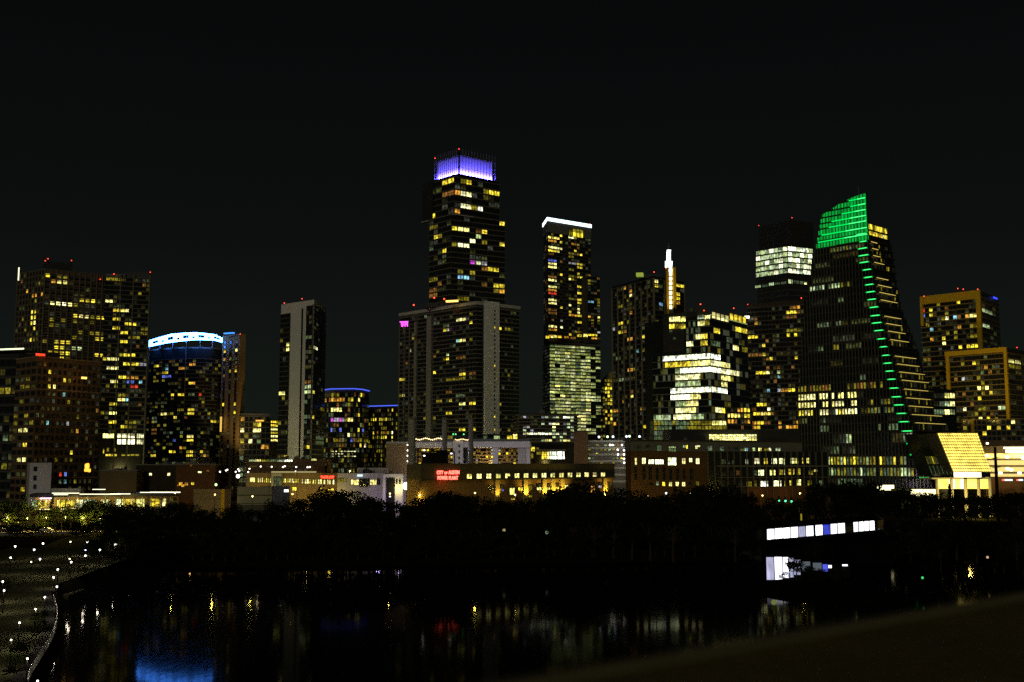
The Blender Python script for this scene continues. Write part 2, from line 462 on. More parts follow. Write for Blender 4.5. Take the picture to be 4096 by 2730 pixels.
# --- tall twin tower (left)
Y0 = 650
z1 = zat(180, 1078, Y0)
c = P(180, 1078, Y0)[:2]; a = P(74, 1068, 668)[:2]; b = P(432, 1124, 672)[:2]
B = tower('apartment_tower', 'tall brown apartment tower with many yellow windows and grid walls at left', [a, c, b], GZ, z1, surf('umber_panel', (.17, .125, .085), .8, .25, .1))
W = C1('230,130,243,138,y 305,138,355,146,d 305,168,345,194,p 272,165,298,187,o 268,256,292,277,p 303,257,341,284,w 350,262,375,284,p 402,273,416,290,d 428,266,458,290,y 468,270,498,290,y 383,325,415,356,y 425,327,457,358,p 468,333,495,358,d 506,331,540,363,y 262,352,286,373,d 310,355,335,372,d 262,385,282,400,d 423,424,446,440,d 505,425,537,446,d 505,454,535,478,y 290,473,330,495,y 342,473,367,495,y 290,500,330,522,y 376,511,406,530,g 420,514,440,528,g 255,530,282,550,y 290,532,328,553,y 338,532,364,553,y 253,560,268,574,p 305,558,325,575,y 338,568,350,580,d 498,540,533,562,y 497,597,528,622,y 380,450,405,470,d 480,430,495,445,d')
WL2 = C1('145,218,155,238,o 165,218,178,240,o 190,218,203,240,o 212,220,223,242,o 160,310,172,340,y 184,312,198,337,y 160,345,172,368,y 184,345,196,366,y 160,372,172,398,y 180,377,192,396,p 115,345,125,365,d 130,400,145,420,d 182,405,194,425,y 153,466,166,488,y 178,470,188,485,d 187,263,194,270,d')
nf = 40; fh = (z1 - GZ - 4) / nf
facade(B, a, c, GZ + 4, z1, nf, 9, WL2, fill=.03, pal='dqz', rows=1, lo=.2, hi=.1, mu=.2)
facade(B, c, b, GZ + 4, z1 - 2, nf, 11, W, fill=.035, pal='ddqz', lo=.2, hi=.14, mu=.15)
piers(B, c, b, lin(12, length(c, b)), GZ, z1, .55, .5, surf('tan_pier', (.24, .18, .12), .8, .2, .1))
piers(B, a, c, lin(10, length(a, c)), GZ, z1, .45, .4, MATS['tan_pier'])
slabs(B, B.poly, [GZ + 4 + i * fh for i in range(nf + 1)], .5, .22, SLABD)
B.part('roof_block', MB().prism(close([P(180, 1060, 655)[:2], P(290, 1060, 662)[:2]], 14), z1, zat(180, 1046, 655)), DARK)
B.part('corner_light', MB().wall(P(73, 1115, 667)[:2], P(77, 1115, 667)[:2], zat(75, 1122, 666), zat(75, 1070, 666), .6, -.3), emit('corner_lamp_glow', (1, .95, .6), 1.6))
for q in ((181, 1044, 655), (192, 1036, 655), (286, 1043, 662), (401, 1118, 668)): beacon(B, *q)
finish(B)
# its glassy right-hand neighbour
z1 = zat(440, 1108, 640)
a, b = P(424, 1108, 640)[:2], P(602, 1104, 648)[:2]
B = tower('glass_apartment_tower', 'glass apartment tower with warm balconies and lit lobby floors beside the brown tower', [a, b], GZ, z1, GLASS2, 30)
W = C1('550,255,585,274,p 585,310,625,334,y 628,313,682,338,p 583,343,626,367,y 662,378,722,402,y 587,403,622,424,y 738,410,765,430,d 624,430,662,456,y 735,440,783,460,d 624,460,660,484,y 665,440,730,458,d 538,568,560,594,y 565,572,615,592,p 655,548,700,572,y 638,574,718,600,y 725,580,775,604,l 555,600,615,623,p 615,660,652,686,y 655,664,714,683,o 568,687,614,711,p 653,692,690,714,b 690,697,715,712,r 722,697,745,712,c 615,745,648,768,d 612,775,648,797,p 650,777,678,793,c 565,800,612,826,y 563,830,610,856,p 567,888,598,904,y 645,890,720,912,d 625,918,640,935,y 645,920,692,938,d 560,145,585,160,d 598,147,630,165,d 720,230,728,250,d')
nf = 35; fh = (z1 - zat(440, 1735, 640)) / nf; zb = z1 - nf * fh
facade(B, a, b, zb, z1, nf, 11, W, fill=.06, pal='dqkz', lo=.2, hi=.1, mu=.08)
slabs(B, B.poly, [zb + i * fh for i in range(nf + 1)], .4, .5, SLABD)
piers(B, a, b, [length(a, b) * f for f in (.33, .62, .99)], GZ, z1 + 2, .7, .75, SLABD)
free_windows(B, a, b, C1('536,958,604,985,p 610,958,708,985,w 714,960,757,986,w 610,990,708,1018,w 714,992,757,1018,w 538,1040,545,1066,y 558,1035,570,1055,d 595,1035,605,1055,d 550,1068,612,1079,y 632,1068,730,1078,d'), n=4)
B.part('roof_fin', MB().wall(P(500, 1090, 646)[:2], b, z1, zat(520, 1098, 645) + 1.5, .2, .3), DARK)
B.part('roof_terrace', MB().wall(P(424, 1108, 642)[:2], P(500, 1108, 644)[:2], z1, z1 + 2.2, 0, 9), CONCD)
beacon(B, 601, 1090, 648); beacon(B, 456, 1097, 642, r=.35)
finish(B)

# --- brick apartment house (front left)
Y0 = 500
z1 = zat(110, 1424, Y0)
a, c, b = P(66, 1432, 515)[:2], P(150, 1424, Y0)[:2], P(405, 1462, 530)[:2]
B = tower('brick_apartment_house', 'brown brick apartment house with small scattered windows in front of the left tower', [a, c, b], GZ - 1, z1, BROWN, None, 'building')
W = C1('240,623,262,650,y 322,680,336,702,y 350,683,368,705,d 233,718,260,746,y 283,724,300,744,p 240,905,250,925,c 340,910,356,926,l 402,958,415,976,o 376,1040,388,1060,y 375,1092,384,1106,d 232,1155,252,1168,y 302,1175,313,1188,r 330,1177,342,1190,b 328,1222,345,1236,c 405,865,425,895,d 350,775,372,795,d 295,1195,305,1230,e 220,1085,245,1108,k 190,855,205,870,e 320,735,330,750,c 435,1120,445,1135,q 500,830,512,850,q')
W2 = C1('118,708,158,735,d 120,803,135,820,d 115,850,137,873,d 105,948,147,975,p 115,995,130,1012,y 97,1088,145,1115,p 100,1232,118,1252,y 150,660,165,680,d')
nf = 20
facade(B, c, b, GZ + 2, z1 - 2, nf, 13, W, fill=.05, pal='kqzd', lo=.25, hi=.15, mu=.24, rows=1, n=2)
facade(B, a, c, GZ + 2, z1 - 2, nf, 4, W2, fill=.04, pal='dkz', lo=.25, hi=.15, mu=.12, n=3)
slabs(B, B.poly, [GZ + 2 + i * (z1 - GZ - 4) / nf for i in (0, 4, 16)] + [z1 - .6], .6, .3, TAN, 'string_course')
B.part('roof_house', MB().prism(close([P(150, 1422, 506)[:2], P(240, 1436, 512)[:2]], 10), z1, z1 + 2.6), DARK)
p = P(160, 1432, 503)
B.part('red_roof_glow', MB().wall(P(143, 1428, 499)[:2], P(178, 1434, 502)[:2], z1 + .1, z1 + 1.0, .5, .2), emit('red_glow', (1, .06, .02), 1.6))  # glowing red bar along the roof edge
B.part('wall_lamp', MB().wall(P(323, 1512, 516)[:2], P(343, 1515, 518)[:2], zat(330, 1517, 517), zat(330, 1509, 517), 1.0, -.5), emit('amber_lamp', (1, .55, .1), 2.4))
pb = P(333, 1522, 512); point('wall_lamp_light', (pb[0] - 1, pb[1] - 5, pb[2]), 220, (1, .5, .12), .4, B)
# white stair bay at its foot
a2, b2 = P(118, 1900, 478)[:2], P(205, 1900, 482)[:2]
B.part('pale_stair_bay', MB().wall(a2, b2, GZ - 1, zat(150, 1852, 480), 0, 16), CONCL)
free_windows(B, a2, b2, boxes(0, 1850, 3.361, '450,60,500,120,- 445,180,495,245,- 445,300,490,360,-'), n=1)
pb = P(120, 2010, 470); point('stair_light', (pb[0] + 6, 462, 14), 900, (.95, .85, 1), .5, B)
finish(B)
SG = Thing('orange_wall_sign', 'small glowing orange sign low on the brick apartment house', 'sign', P(345, 1895, 506))
t = emit('orange_neon', (1, .42, .04), 2.2)
A = P(333, 1890, 507)
def neon(B, segs, Y, mat, r=.22, ox=0, oy=0, s=1., name='neon_tube'):
    mb = MB()
    for q in segs:
        p0, p1 = P(ox + q[0] / s, oy + q[1] / s, Y), P(ox + q[2] / s, oy + q[3] / s, Y); mb.bar(p0, p1, r)
    return B.part(name, mb, mat)
neon(SG, [(1150, 30, 1150, 80), (1150, 30, 1190, 20), (1190, 20, 1190, 78), (1165, 45, 1180, 70), (1152, 80, 1190, 80), (1170, 30, 1170, 78), (1160, 40, 1160, 78), (1180, 30, 1180, 70)], 500, t, .35, 0, 1850, 3.361, 'arrow')
neon(SG, [(1140, 92, 1140, 120), (1140, 92, 1158, 92), (1158, 92, 1158, 120), (1140, 120, 1158, 120), (1168, 92, 1168, 125), (1180, 92, 1180, 128), (1195, 88, 1195, 128), (1212, 88, 1212, 122), (1195, 128, 1212, 124)], 500, t, .25, 0, 1850, 3.361, 'lettering')
SG.part('backing', MB().wall(P(334, 1890, 501)[:2], P(364, 1890, 501)[:2], zat(345, 1893, 501), zat(345, 1853, 501), .1, 1.2), BLACK)

# --- tower with glowing blue-white crown
Y0 = 780
z1 = zat(745, 1392, Y0); zt = zat(770, 1334, Y0)
xs = [(597, 800), (640, 791), (690, 784), (745, 780), (800, 779), (850, 783), (897, 792)]
ch = [P(x, 1392, Y)[:2] for x, Y in xs]
B = tower('curved_tower', 'curved glass tower with a glowing blue and white crown', ch, GZ, z1, GLASS2, 30)
W = C1('815,567,845,583,d 918,556,980,573,y 1090,520,1145,540,d 865,612,885,622,c 862,637,885,650,y 845,655,908,670,b 815,595,832,606,y 945,605,960,618,o 995,600,1024,616,o 813,637,828,652,d 800,685,830,700,d 985,697,992,710,y 1008,700,1022,716,o 1040,620,1058,640,d 903,752,918,766,y 930,752,974,768,y 838,850,876,869,p 930,825,955,840,d 980,823,1018,838,y 987,848,1016,864,y 900,875,918,892,y 1035,898,1056,914,d 1097,902,1130,914,y 1040,750,1055,765,r 985,978,1013,992,p 985,998,1013,1014,y 1035,995,1055,1015,l 800,985,825,1005,d 933,1020,948,1036,o 893,1053,925,1068,y 980,1048,1012,1080,y 1042,1045,1056,1058,y 800,930,820,960,q 850,1020,870,1040,d 903,995,915,1010,b 788,1070,810,1082,y 1120,625,1135,640,d 1080,850,1095,865,d 940,950,952,962,e 1060,1060,1075,1075,o')
nf = 34; zb = GZ + 5; fh = (z1 - zb - 8) / nf
for i in range(len(ch) - 1):
    facade(B, ch[i], ch[i + 1], zb, z1 - 8, nf, 4, [w for w in W if xs[i][0] <= (w[0] + w[2]) / 2 < xs[i + 1][0]], fill=.075, pal='ddqkze', lo=.2, hi=.08, mu=.05)
slabs(B, B.poly, [zb + i * fh for i in range(nf + 1)], .35, .45, surf('blue_grey_slab', (.16, .155, .14), .8, .2, .1))
piers(B, ch[0], ch[1], [0], GZ, z1, .8, .6, SLABD); piers(B, ch[3], ch[4], [0], GZ, z1, .6, .6, SLABD)
# crown: band of bright panels between two rails, open gaps between them
CB = emit('crown_white_blue', (.05, .24, 1), 36); CBL = emit('crown_edge_blue', (.05, .28, 1), 1.6)
def crown_z(x): return zat(x, np.interp(x, [597, 680, 770, 850, 897], [1352, 1336, 1333, 1338, 1356]), 782)
def crown_low(x): return zat(x, np.interp(x, [597, 660, 770, 850, 897], [1378, 1371, 1363, 1362, 1368]), 782)
crown = B.part('crown_ring', MB().prism(offset_poly(B.poly, .3), z1 - .5, z1 + .5), SLABD)
for i, x in enumerate(range(600, 895, 12)):
    x2 = x + 12
    def cp(xx):
        return np.array([np.interp(xx, [q[0] for q in xs], [p[k] for p in ch]) for k in (0, 1)])
    for lo_, hi_ in (((0, .36), (.64, 1.0)) if i % 4 in (1, 2) else ((0, 1.0),)):
        pass
    segs = [(.0, .30), (.72, 1.0)] if i % 5 in (1, 2) else ([(0, 1.0)] if i % 5 != 4 else [(0, .22), (.5, 1.0)])
    for lo_, hi_ in segs:
        zl, zh = crown_low(x), crown_z(x)
        B.part('crown_panel', MB().wall(cp(x), cp(x2), zl + (zh - zl) * lo_, zl + (zh - zl) * hi_, .9, -.6), CB, parent=crown)
for i in range(7):
    p = ch[i]; B.part('crown_post', MB().cyl(p, .25, .25, z1, crown_z(xs[i][0]) - .1, 6), STEEL, parent=crown)
for i in range(5):
    m = (ch[i] + ch[i + 1]) / 2; n = unit(np.array([m[0], m[1]]))
    q = m - n * 5
    point('crown_wash', (q[0], q[1], z1 + 3.2), 4000, (.04, .22, 1), .6, B, 120, (m[0], m[1], z1 - 9))
finish(B)
# tan end wall slab of the same block
z2 = zat(930, 1340, 775)
a, b = P(890, 1346, 782)[:2], P(960, 1340, 768)[:2]
B = tower('tan_end_tower', 'narrow tan slab with slit windows right of the blue crowned tower', [a, b], GZ, z2, TAN, 5)
facade(B, a, b, GZ + 4, z2 - 4, 36, 3, C1('1185,523,1196,546,y 1228,522,1240,546,p 1180,575,1190,590,o 1213,558,1222,576,d 1205,628,1213,646,d 1223,625,1234,650,y 1178,795,1188,812,y 1220,800,1232,815,y 1220,848,1230,862,y 1240,1060,1250,1080,y'), fill=.04, pal='dqk', mu=.33, lo=.1, hi=.12, n=1)
B.part('blue_canopy_light', MB().wall(P(900, 1347, 770)[:2], P(938, 1341, 766)[:2], z2 - .2, z2 + .6, 1.6, .2), CBL)
B.part('pier_light', MB().wall(P(884, 1690, 777)[:2], P(889, 1690, 776)[:2], zat(886, 1728, 776), zat(886, 1668, 776), .8, -.3), emit('amber_strip', (1, .62, .12), .9))
beacon(B, 961, 1337, 768, .4)
q = P(940, 1860, 742); B.part('uplight_fitting', MB().box(q[0] - .6, q[1] - .6, GZ, q[0] + .6, q[1] + .6, 24), BLACK); point('added_slab_light', (q[0], q[1] - 1, 26), 42000, (1, .66, .2), .8, B, 70, P(925, 1560, 775), .9)  # added spot on an unseen mast, put in to warm the tan wall
finish(B)

# --- small blocks between the towers
z2 = zat(1010, 1655, 760)
a, b = P(962, 1655, 760)[:2], P(1080, 1655, 765)[:2]
B = tower('mid_rise_flats', 'mid rise block with a few square lit flats left of the grey slab tower', [a, b], GZ, z2, CONCD, 22, 'building')
facade(B, a, b, GZ + 5, z2 - 2, 13, 7, C2('90,938,130,960,o 95,1000,125,1020,p 200,965,215,990,d 200,1000,235,1022,p 104,1098,124,1124,y 145,1097,165,1122,w 168,1097,190,1122,w 245,1130,287,1152,o 147,1068,158,1085,d 205,980,225,996,y'), fill=.22, pal='ekez', lo=.15, hi=.06, mu=.06)
slabs(B, B.poly, [GZ + 5 + i * (z2 - GZ - 7) / 13 for i in range(14)], .4, .5, SLABD)
B.part('balcony_light', MB().wall(P(1024, 1686, 757)[:2], P(1055, 1686, 757)[:2], zat(1040, 1686.5, 757), zat(1040, 1681, 757), 1, 0), emit('amber_lamp2', (1, .5, .08), 1.3))
finish(B)
z2 = zat(1095, 1680, 790)
a, b = P(1078, 1680, 790)[:2], P(1114, 1682, 800)[:2]
B = tower('striped_office_block', 'narrow office block with six stacked bright yellow window bands', [a, b], GZ, z2, CONCD, 20, 'building')
for i in range(6):
    y = 970 + 24.2 * i
    free_windows(B, a, b, C2('%d,%d,%d,%d,%s' % (300, y - 6, 347, y + 7, 'yypypp'[i])), n=4)
slabs(B, B.poly, [zat(1095, 1100 + (982 + 24.2 * i) / 1.65, 790) for i in range(-1, 8)], .6, .3, CONCD)
finish(B)

# --- grey slab tower
Y0 = 680
z1 = zat(1257, 1199, Y0)
c = P(1257, 1199, Y0)[:2]; a = atz(1125, 1219, z1); b = atz(1304, 1232, z1)
B = tower('grey_slab_tower', 'pale grey concrete slab tower with glass corner and two red beacons', [a, c, b], GZ, z1, surf('silver_concrete', (.78, .77, .73), .85, .14, .04, bump=.3, fine=.7))
La = length(a, c)
zt = zat(1225, 1240, Y0); nf = 36; zb = GZ + 6; fh = (zt - zb) / nf
def sub(a, c, f0, f1): a = np.array(a); c = np.array(c); return a + (c - a) * f0, a + (c - a) * f1
s0 = sub(a, c, .0, .30); s1 = sub(a, c, .78, .97); s2 = sub(a, c, .63, .68)
W = C2('370,432,395,455,d 408,453,434,475,p 410,480,434,499,p 362,787,392,810,p 372,815,392,832,d 358,982,380,1003,d 355,1180,385,1200,d 400,1180,415,1198,y 385,540,400,560,k')
B.part('glass_bay', MB().wall(*s0, zb, zt, .25, 0), GLASS2); B.part('glass_bay', MB().wall(*s1, zb, zt + 3, .25, 0), GLASS2); B.part('slot', MB().wall(*s2, zb, zt + 2, .06, 0), BLACK)
facade(B, *s0, zb, zt, nf, 3, W, fill=.03, pal='dkz', dim=.12, out=.26, lo=.16, mu=.05)
facade(B, *s1, zb, zt, nf, 2, C2('538,918,565,941,p 535,695,570,712,q 537,735,568,760,g 537,762,570,780,g 540,400,570,420,e 540,1120,552,1138,y 535,940,560,960,e'), fill=.12, pal='kez', out=.26, lo=.16, mu=.05)
facade(B, c, b, zb, z1 - 4, nf + 1, 6, C2('575,925,590,945,y 580,755,590,775,y 585,480,605,495,w 600,1065,655,1085,e 598,980,615,1000,e 600,1090,650,1105,e 625,880,650,890,d'), fill=.06, pal='kez', dim=.1, lo=.16, mu=.04)
slabs(B, [s0[0], s0[1], s0[1] + np.array([0, 3.]), s0[0] + np.array([0, 3.])], [zb + i * fh for i in range(nf)], .3, .3, SLABD)
slabs(B, [c, b, b + np.array([-2., 3]), c + np.array([-2., 3])], [zb + i * fh for i in range(nf + 1)], .4, .5, SLABD, 'balcony_edge')
piers(B, a, c, [La * .985], GZ, z1 - 3, .5, .6, SLABD, 'corner_column')
B.part('glass_side', MB().wall(c, b, GZ, z1 - 3, .03, 0), GLASS2)
for q in ((1137, 1213, 690), (1208, 1196, 684)): beacon(B, *q, mast=.3)
finish(B)

# --- rounded block with a blue roof line
Y0 = 800
pts = [(1300, 1559, 812), (1325, 1557, 803), (1415, 1559, 800), (1449, 1563, 808), (1476, 1571, 826)]
z1 = zat(1370, 1558, 800)
ch = [P(x, 1558, Y)[:2] for x, y, Y in pts]
B = tower('rounded_apartment_block', 'rounded apartment block with thin blue light around its roof', ch, GZ, z1, CONCD, 30, 'building')
W = C2('685,826,700,842,o 705,826,720,842,o 728,826,745,842,o 758,826,770,842,o 775,826,790,842,o 735,762,745,780,y 768,762,778,780,y 890,785,905,800,y 660,815,672,825,o 705,895,735,912,p 738,895,765,912,p 835,830,850,840,y 875,835,895,845,p 700,963,720,975,m 725,963,745,975,l 750,963,770,975,m 775,963,795,975,l 808,965,850,980,p 872,920,890,935,y 705,1030,720,1040,b 750,1035,768,1045,b 870,1010,890,1028,g 900,1012,912,1028,b 870,1030,890,1048,y 808,1055,820,1072,w 825,1075,860,1092,l 830,1095,850,1110,b 720,1095,750,1115,d 870,1095,895,1115,g 915,1120,928,1142,w 895,1128,905,1142,y 800,935,815,950,d 880,1075,895,1090,d')
nf = 18; zb = GZ + 8; fh = (z1 - 2 - zb) / nf
for i in range(4):
    facade(B, ch[i], ch[i + 1], zb, z1 - 2, nf, (3, 8, 4, 3)[i], [w for w in W if pts[i][0] <= (w[0] + w[2]) / 2 < pts[i + 1][0]], fill=.28, pal='dqdkez', lo=.12, hi=.06, mu=.08)
slabs(B, B.poly, [zb + i * fh for i in range(nf + 1)], .3, .3, SLABD)
RB = emit('roof_line_blue', (.08, .14, 1), 1.2)
mb = MB()
for i in range(4): mb.wall(ch[i], ch[i + 1], z1 + .1, z1 + .75, .7, -.1)
B.part('roof_light_line', mb, RB)
for i in range(3):
    y = 1162 + 16 * i
    free_windows(B, ch[1], ch[2], C2(' '.join('%d,%d,%d,%d,%s' % (x, y, x + 16, y + 7, R.choice('wwgw')) for x in range(702, 850, 21) if R.random() < .75)), n=1)
finish(B)
Y0 = 850
z1 = zat(1530, 1626, Y0)
a, b = P(1475, 1626, 858)[:2], P(1592, 1628, 846)[:2]
B = tower('yellow_lit_flats', 'olive toned apartment block with a straight blue roof line', [a, b], GZ, z1, surf('olive_render', (.30, .27, .14), .85, .2, .1), 25, 'building')
facade(B, a, b, GZ + 6, z1 - 1.5, 17, 14, C2('955,868,975,885,w 980,940,995,952,y 1022,938,1030,955,y 1032,938,1040,955,y 1053,938,1064,955,y 980,1043,992,1057,y 1095,1028,1105,1038,w 1035,1048,1068,1072,y 1095,890,1110,900,y 1095,1078,1108,1088,y 960,955,970,970,d 1053,960,1064,975,y'), fill=.34, pal='dddqez', lo=.2, hi=.1, mu=.2)
piers(B, a, b, lin(8, length(a, b)), GZ, z1, .5, .4, MATS['olive_render'])
slabs(B, B.poly, [z1 - 1], .8, .3, SLABD, 'cornice')
B.part('roof_light_line', MB().wall(a, b, z1 + .1, z1 + .8, .6, -.1), RB)
finish(B)

# --- residential tower in front (J): left wing, glass face, grey core, right glass
Y0 = 540
z1 = zat(1906, 1206, Y0)
c = P(1906, 1206, Y0)[:2]; a = atz(1601, 1254, z1); b = atz(2076, 1226, z1)
B = tower('grey_residential_tower', 'broad dark residential tower with grey concrete core below the purple crowned tower', [a, c, b], GZ, z1, surf('dark_facade_panel', (.10, .095, .085), .8, .25, .1))
W = C4('485,222,547,258,p 572,222,600,255,y 572,178,600,205,d 398,287,408,316,y 415,284,440,316,g 488,355,515,388,c 515,355,546,376,p 570,355,587,376,d 415,455,440,485,g 413,500,430,526,y 398,505,408,525,d 508,580,550,612,y 570,582,610,606,q 293,598,330,625,y 420,628,467,655,d 490,628,555,650,d 293,470,340,490,q 190,360,218,378,d 155,425,166,465,g 118,530,138,560,q 95,632,130,648,y 85,735,112,775,d 113,740,128,772,p 400,712,450,735,q 350,770,385,800,d 430,765,442,790,y 490,757,552,775,e 506,800,550,838,p 563,800,610,832,y 420,850,442,885,y 300,900,330,920,d 505,980,545,1006,y 597,980,616,1004,y 330,245,355,270,e 480,490,550,500,q')
nf = 30; zb = zat(1906, 1745, Y0); fh = (z1 - 3 - zb) / nf
Lj = length(a, c)
facade(B, a, c, zb, z1 - 3, nf, 24, W, fill=.04, pal='dkzze', dim=.14, lo=.24, hi=.06, mu=.07, skip=lambda k, j: j in (5, 9, 10))
B.part('pale_pier', MB().wall(*sub(a, c, .375, .435), GZ, z1 - 4, .55, 0), surf('dim_pier', (.30, .29, .25), .85, .2, .08))
B.part('wing_pier', MB().wall(*sub(a, c, .205, .235), GZ, z1 - 6, .5, 0), MATS['dim_pier'])
piers(B, a, c, [Lj * f for f in (.0, .07, .14)], GZ, z1 - 6, .5, .5, CONCD)
s = sub(c, b, .03, .17); B.part('dark_slot', MB().wall(*sub(c, b, .0, .16), GZ, z1 - 2, .1, 0), GLASS)
core = sub(c, b, .165, .50); CO = B.part('concrete_core', MB().wall(*core, GZ, z1 + .6, 1.2, 0), MATS['silver_concrete'])
cd = unit(b - c); cn = np.array([cd[1], -cd[0]])
for i in range(nf):
    zz = zb + i * fh + fh * .35; m = core[0] + (core[1] - core[0]) * .62 + cn * 1.2
    c_ = 'y' if i in (1, 4, 16, 25) else None
    put_window(B, m, cd, 0, .8, zz, zz + fh * .45, c_, n=1, th=.1, parent=CO).location[2] -= 0
W2 = C4('742,263,760,298,p 773,265,783,290,y 742,306,760,342,d 742,396,758,436,p 742,440,758,476,p 742,716,758,745,p 825,272,862,298,d 742,890,758,925,q 830,985,845,1005,d 845,595,858,610,d')
r0 = sub(c, b, .51, 1.0)
facade(B, *r0, zb, z1 - 3, nf, 7, W2, fill=.02, pal='dkz', dim=.1, lo=.2, hi=.06, mu=.06)
slabs(B, B.poly, [zb + i * fh for i in range(nf + 1)], .5, .45, SLABD)
B.part('roof_parapet', MB().prism(offset_poly(B.poly, .5), z1 - 1.6, z1), CONC)
B.part('roof_terrace_light', MB().wall(P(1784, 1216, 545)[:2], P(1830, 1208, 543)[:2], z1 + .3, z1 + 1.1, .3, 1), emit('terrace_amber', (1, .62, .12), 2.6))
B.part('penthouse_block', MB().prism(close([P(1700, 1190, 560)[:2], P(1930, 1190, 560)[:2]], 12), z1, z1 + 2.2), DARK)
for q in ((1655, 1221, 552), (1737, 1192, 552), (1777, 1197, 550)): beacon(B, *q, mast=1.5, r=.45)
neon(B, [(85, 242, 145, 240), (100, 258, 108, 258), (108, 244, 108, 270), (95, 270, 108, 272), (122, 246, 138, 246), (122, 246, 122, 274), (122, 259, 138, 259), (138, 246, 138, 274), (97, 250, 97, 262)], 556, emit('magenta_neon', (1, .12, .9), 1.6), .32, 1550, 1150, 1.743, 'magenta_window_neon')
finish(B)

# --- tall tower with purple crown (three shifted stages)
Y0 = 640
T = None
def stage(xl, yl, xc, yc, xr, yr, Y, zb):
    z = zat(xc, yc, Y); return [atz(xl, yl, z), P(xc, yc, Y)[:2], atz(xr, yr, z)], zb, z
ch1, _, zs1 = stage(1697, 735, 1818, 699, 1998, 733, Y0, 0)
zs1b = zat(1806, 857, Y0)
ch2 = [atz(1719, 880, zs1b), P(1806, 857, Y0)[:2], atz(2019, 884, zs1b)]
K = Thing('purple_crowned_tower', 'tallest tower, dark glass stages under a glowing purple crown', 'tower', (*np.mean(close(ch2), axis=0), GZ))
K.part('lower_stage', MB().prism(close(ch2), GZ, zs1b - .6), GLASS2); K.part('upper_stage', MB().prism(close(ch1), zs1b, zs1), GLASS2)
W = C3('580,373,642,398,y 725,365,782,410,d 788,400,798,414,y 570,450,640,495,q 672,452,700,482,o 724,452,780,496,w 925,452,945,475,d 965,458,1035,500,y 672,582,694,605,o 724,580,780,625,w 838,585,862,594,d 876,605,913,648,W 500,640,515,655,y')
W2 = C3('998,675,1035,712,y 1043,688,1058,722,y 455,728,520,772,d 650,757,700,790,y 702,757,765,795,p 826,775,875,808,q 886,790,907,812,y 826,815,876,850,g 885,868,922,902,d 826,870,852,898,w 530,793,550,830,d 486,852,498,868,y 630,888,690,930,d 690,888,780,930,w 558,913,595,950,y 1043,900,1057,930,y 778,1022,827,1072,m 877,1038,922,1082,l 850,1042,872,1060,g 885,1085,910,1112,q 925,1090,1030,1130,y 626,1108,656,1146,y 672,1105,716,1140,d 712,1145,776,1185,c 778,1140,808,1150,d 452,1188,514,1230,d 882,1215,905,1238,q 998,1224,1032,1258,y 1043,1235,1056,1262,y 998,1268,1035,1305,d 1043,1268,1078,1310,o 452,1270,514,1355,q 715,1320,775,1350,d 455,930,500,970,e')
f1 = 6; h1 = (zs1 - 1.5 - zs1b) / f1
for i in (0, 1):
    facade(K, ch1[i], ch1[i + 1], zs1b, zs1 - 1.5, f1, (5, 8)[i], [w for w in W if ((w[0] + w[2]) / 2 < 1816) == (i == 0)], fill=.03, pal='qkz', dim=.18, lo=.16, hi=.06, mu=.04)
zk = zat(1806, 1225, Y0); f2 = 17; h2 = (zs1b - .6 - zk) / f2
for i in (0, 1):
    facade(K, ch2[i], ch2[i + 1], zk, zs1b - .6, f2, (5, 9)[i], [w for w in W2 if ((w[0] + w[2]) / 2 < 1812) == (i == 0)], fill=.04, pal='qkzd', dim=.18, lo=.16, hi=.06, mu=.04)
slabs(K, close(ch1), [zs1b + i * h1 for i in range(f1 + 1)], .5, .5, SLABD)
slabs(K, close(ch2), [zk + i * h2 for i in range(f2 + 1)], .5, .5, SLABD)
K.part('stage_soffit', MB().prism(offset_poly(close(ch1), 1.2), zs1b - .6, zs1b), CONC)
# balcony screen on the left shoulder
K.part('balcony_screen', MB().wall(ch1[0], sub(ch1[0], ch1[1], 0, .35)[1], zs1b, zs1 - .3, 1.3, -1.1), DARK)
zc0, zc1 = zat(1836, 694, Y0), zat(1836, 622, Y0)
chc = [atz(1737, 722, zc0), P(1836, 694, Y0)[:2], atz(1982, 724, zc0)]
pc = close(chc)
K.part('crown_backing', MB().prism(offset_poly(pc, -1.4), zs1, zc1), PURP)
cr = K.part('crown_sill', MB().prism(offset_poly(pc, .3), zs1, zc0 - .3), DARK)
for i, nfin in ((0, 13), (1, 13)):
    A_, B_ = chc[i], chc[i + 1]; Lf = length(A_, B_)
    piers(K, A_, B_, lin(nfin, Lf, .4), zc0 - .2, zc1 + 4.2, .16, .25, STEEL, 'crown_fin')
    for f in (.33, 1.0): K.part('crown_rail', MB().wall(A_, B_, zc0 + (zc1 - zc0) * f, zc0 + (zc1 - zc0) * f + .22, .12, .12), STEEL)
    d = unit(B_ - A_); n = np.array([d[1], -d[0]]); m = (A_ + B_) / 2 - n * .35
    L = bpy.data.lights.new('crown_uplight', 'AREA'); L.shape = 'RECTANGLE'; L.size = Lf * .96; L.size_y = .5; L.energy = (12500, 17000)[i]; L.color = (.11, .08, 1)
    o = bpy.data.objects.new('crown_uplight', L); C.objects.link(o); o.parent = K.o
    o.location = np.array([m[0] , m[1], zc0 + .1]) - K.loc
    aim = Vector((-n[0] * .30, -n[1] * .30, 1)).normalized(); xa = Vector((d[0], d[1], 0)); ya = aim.cross(xa) * -1
    za = -aim; ya = za.cross(xa)
    o.rotation_euler = Matrix((xa, ya, za)).transposed().to_euler()
K.part('crown_corner_post', MB().cyl(chc[1], .55, .55, zs1, zc1 + 3.2, 8), BLACK)
beacon(K, 1836, 597, Y0 - 1, 1); beacon(K, 1740, 634, chc[0][1] - .5, .5)
finish(K)

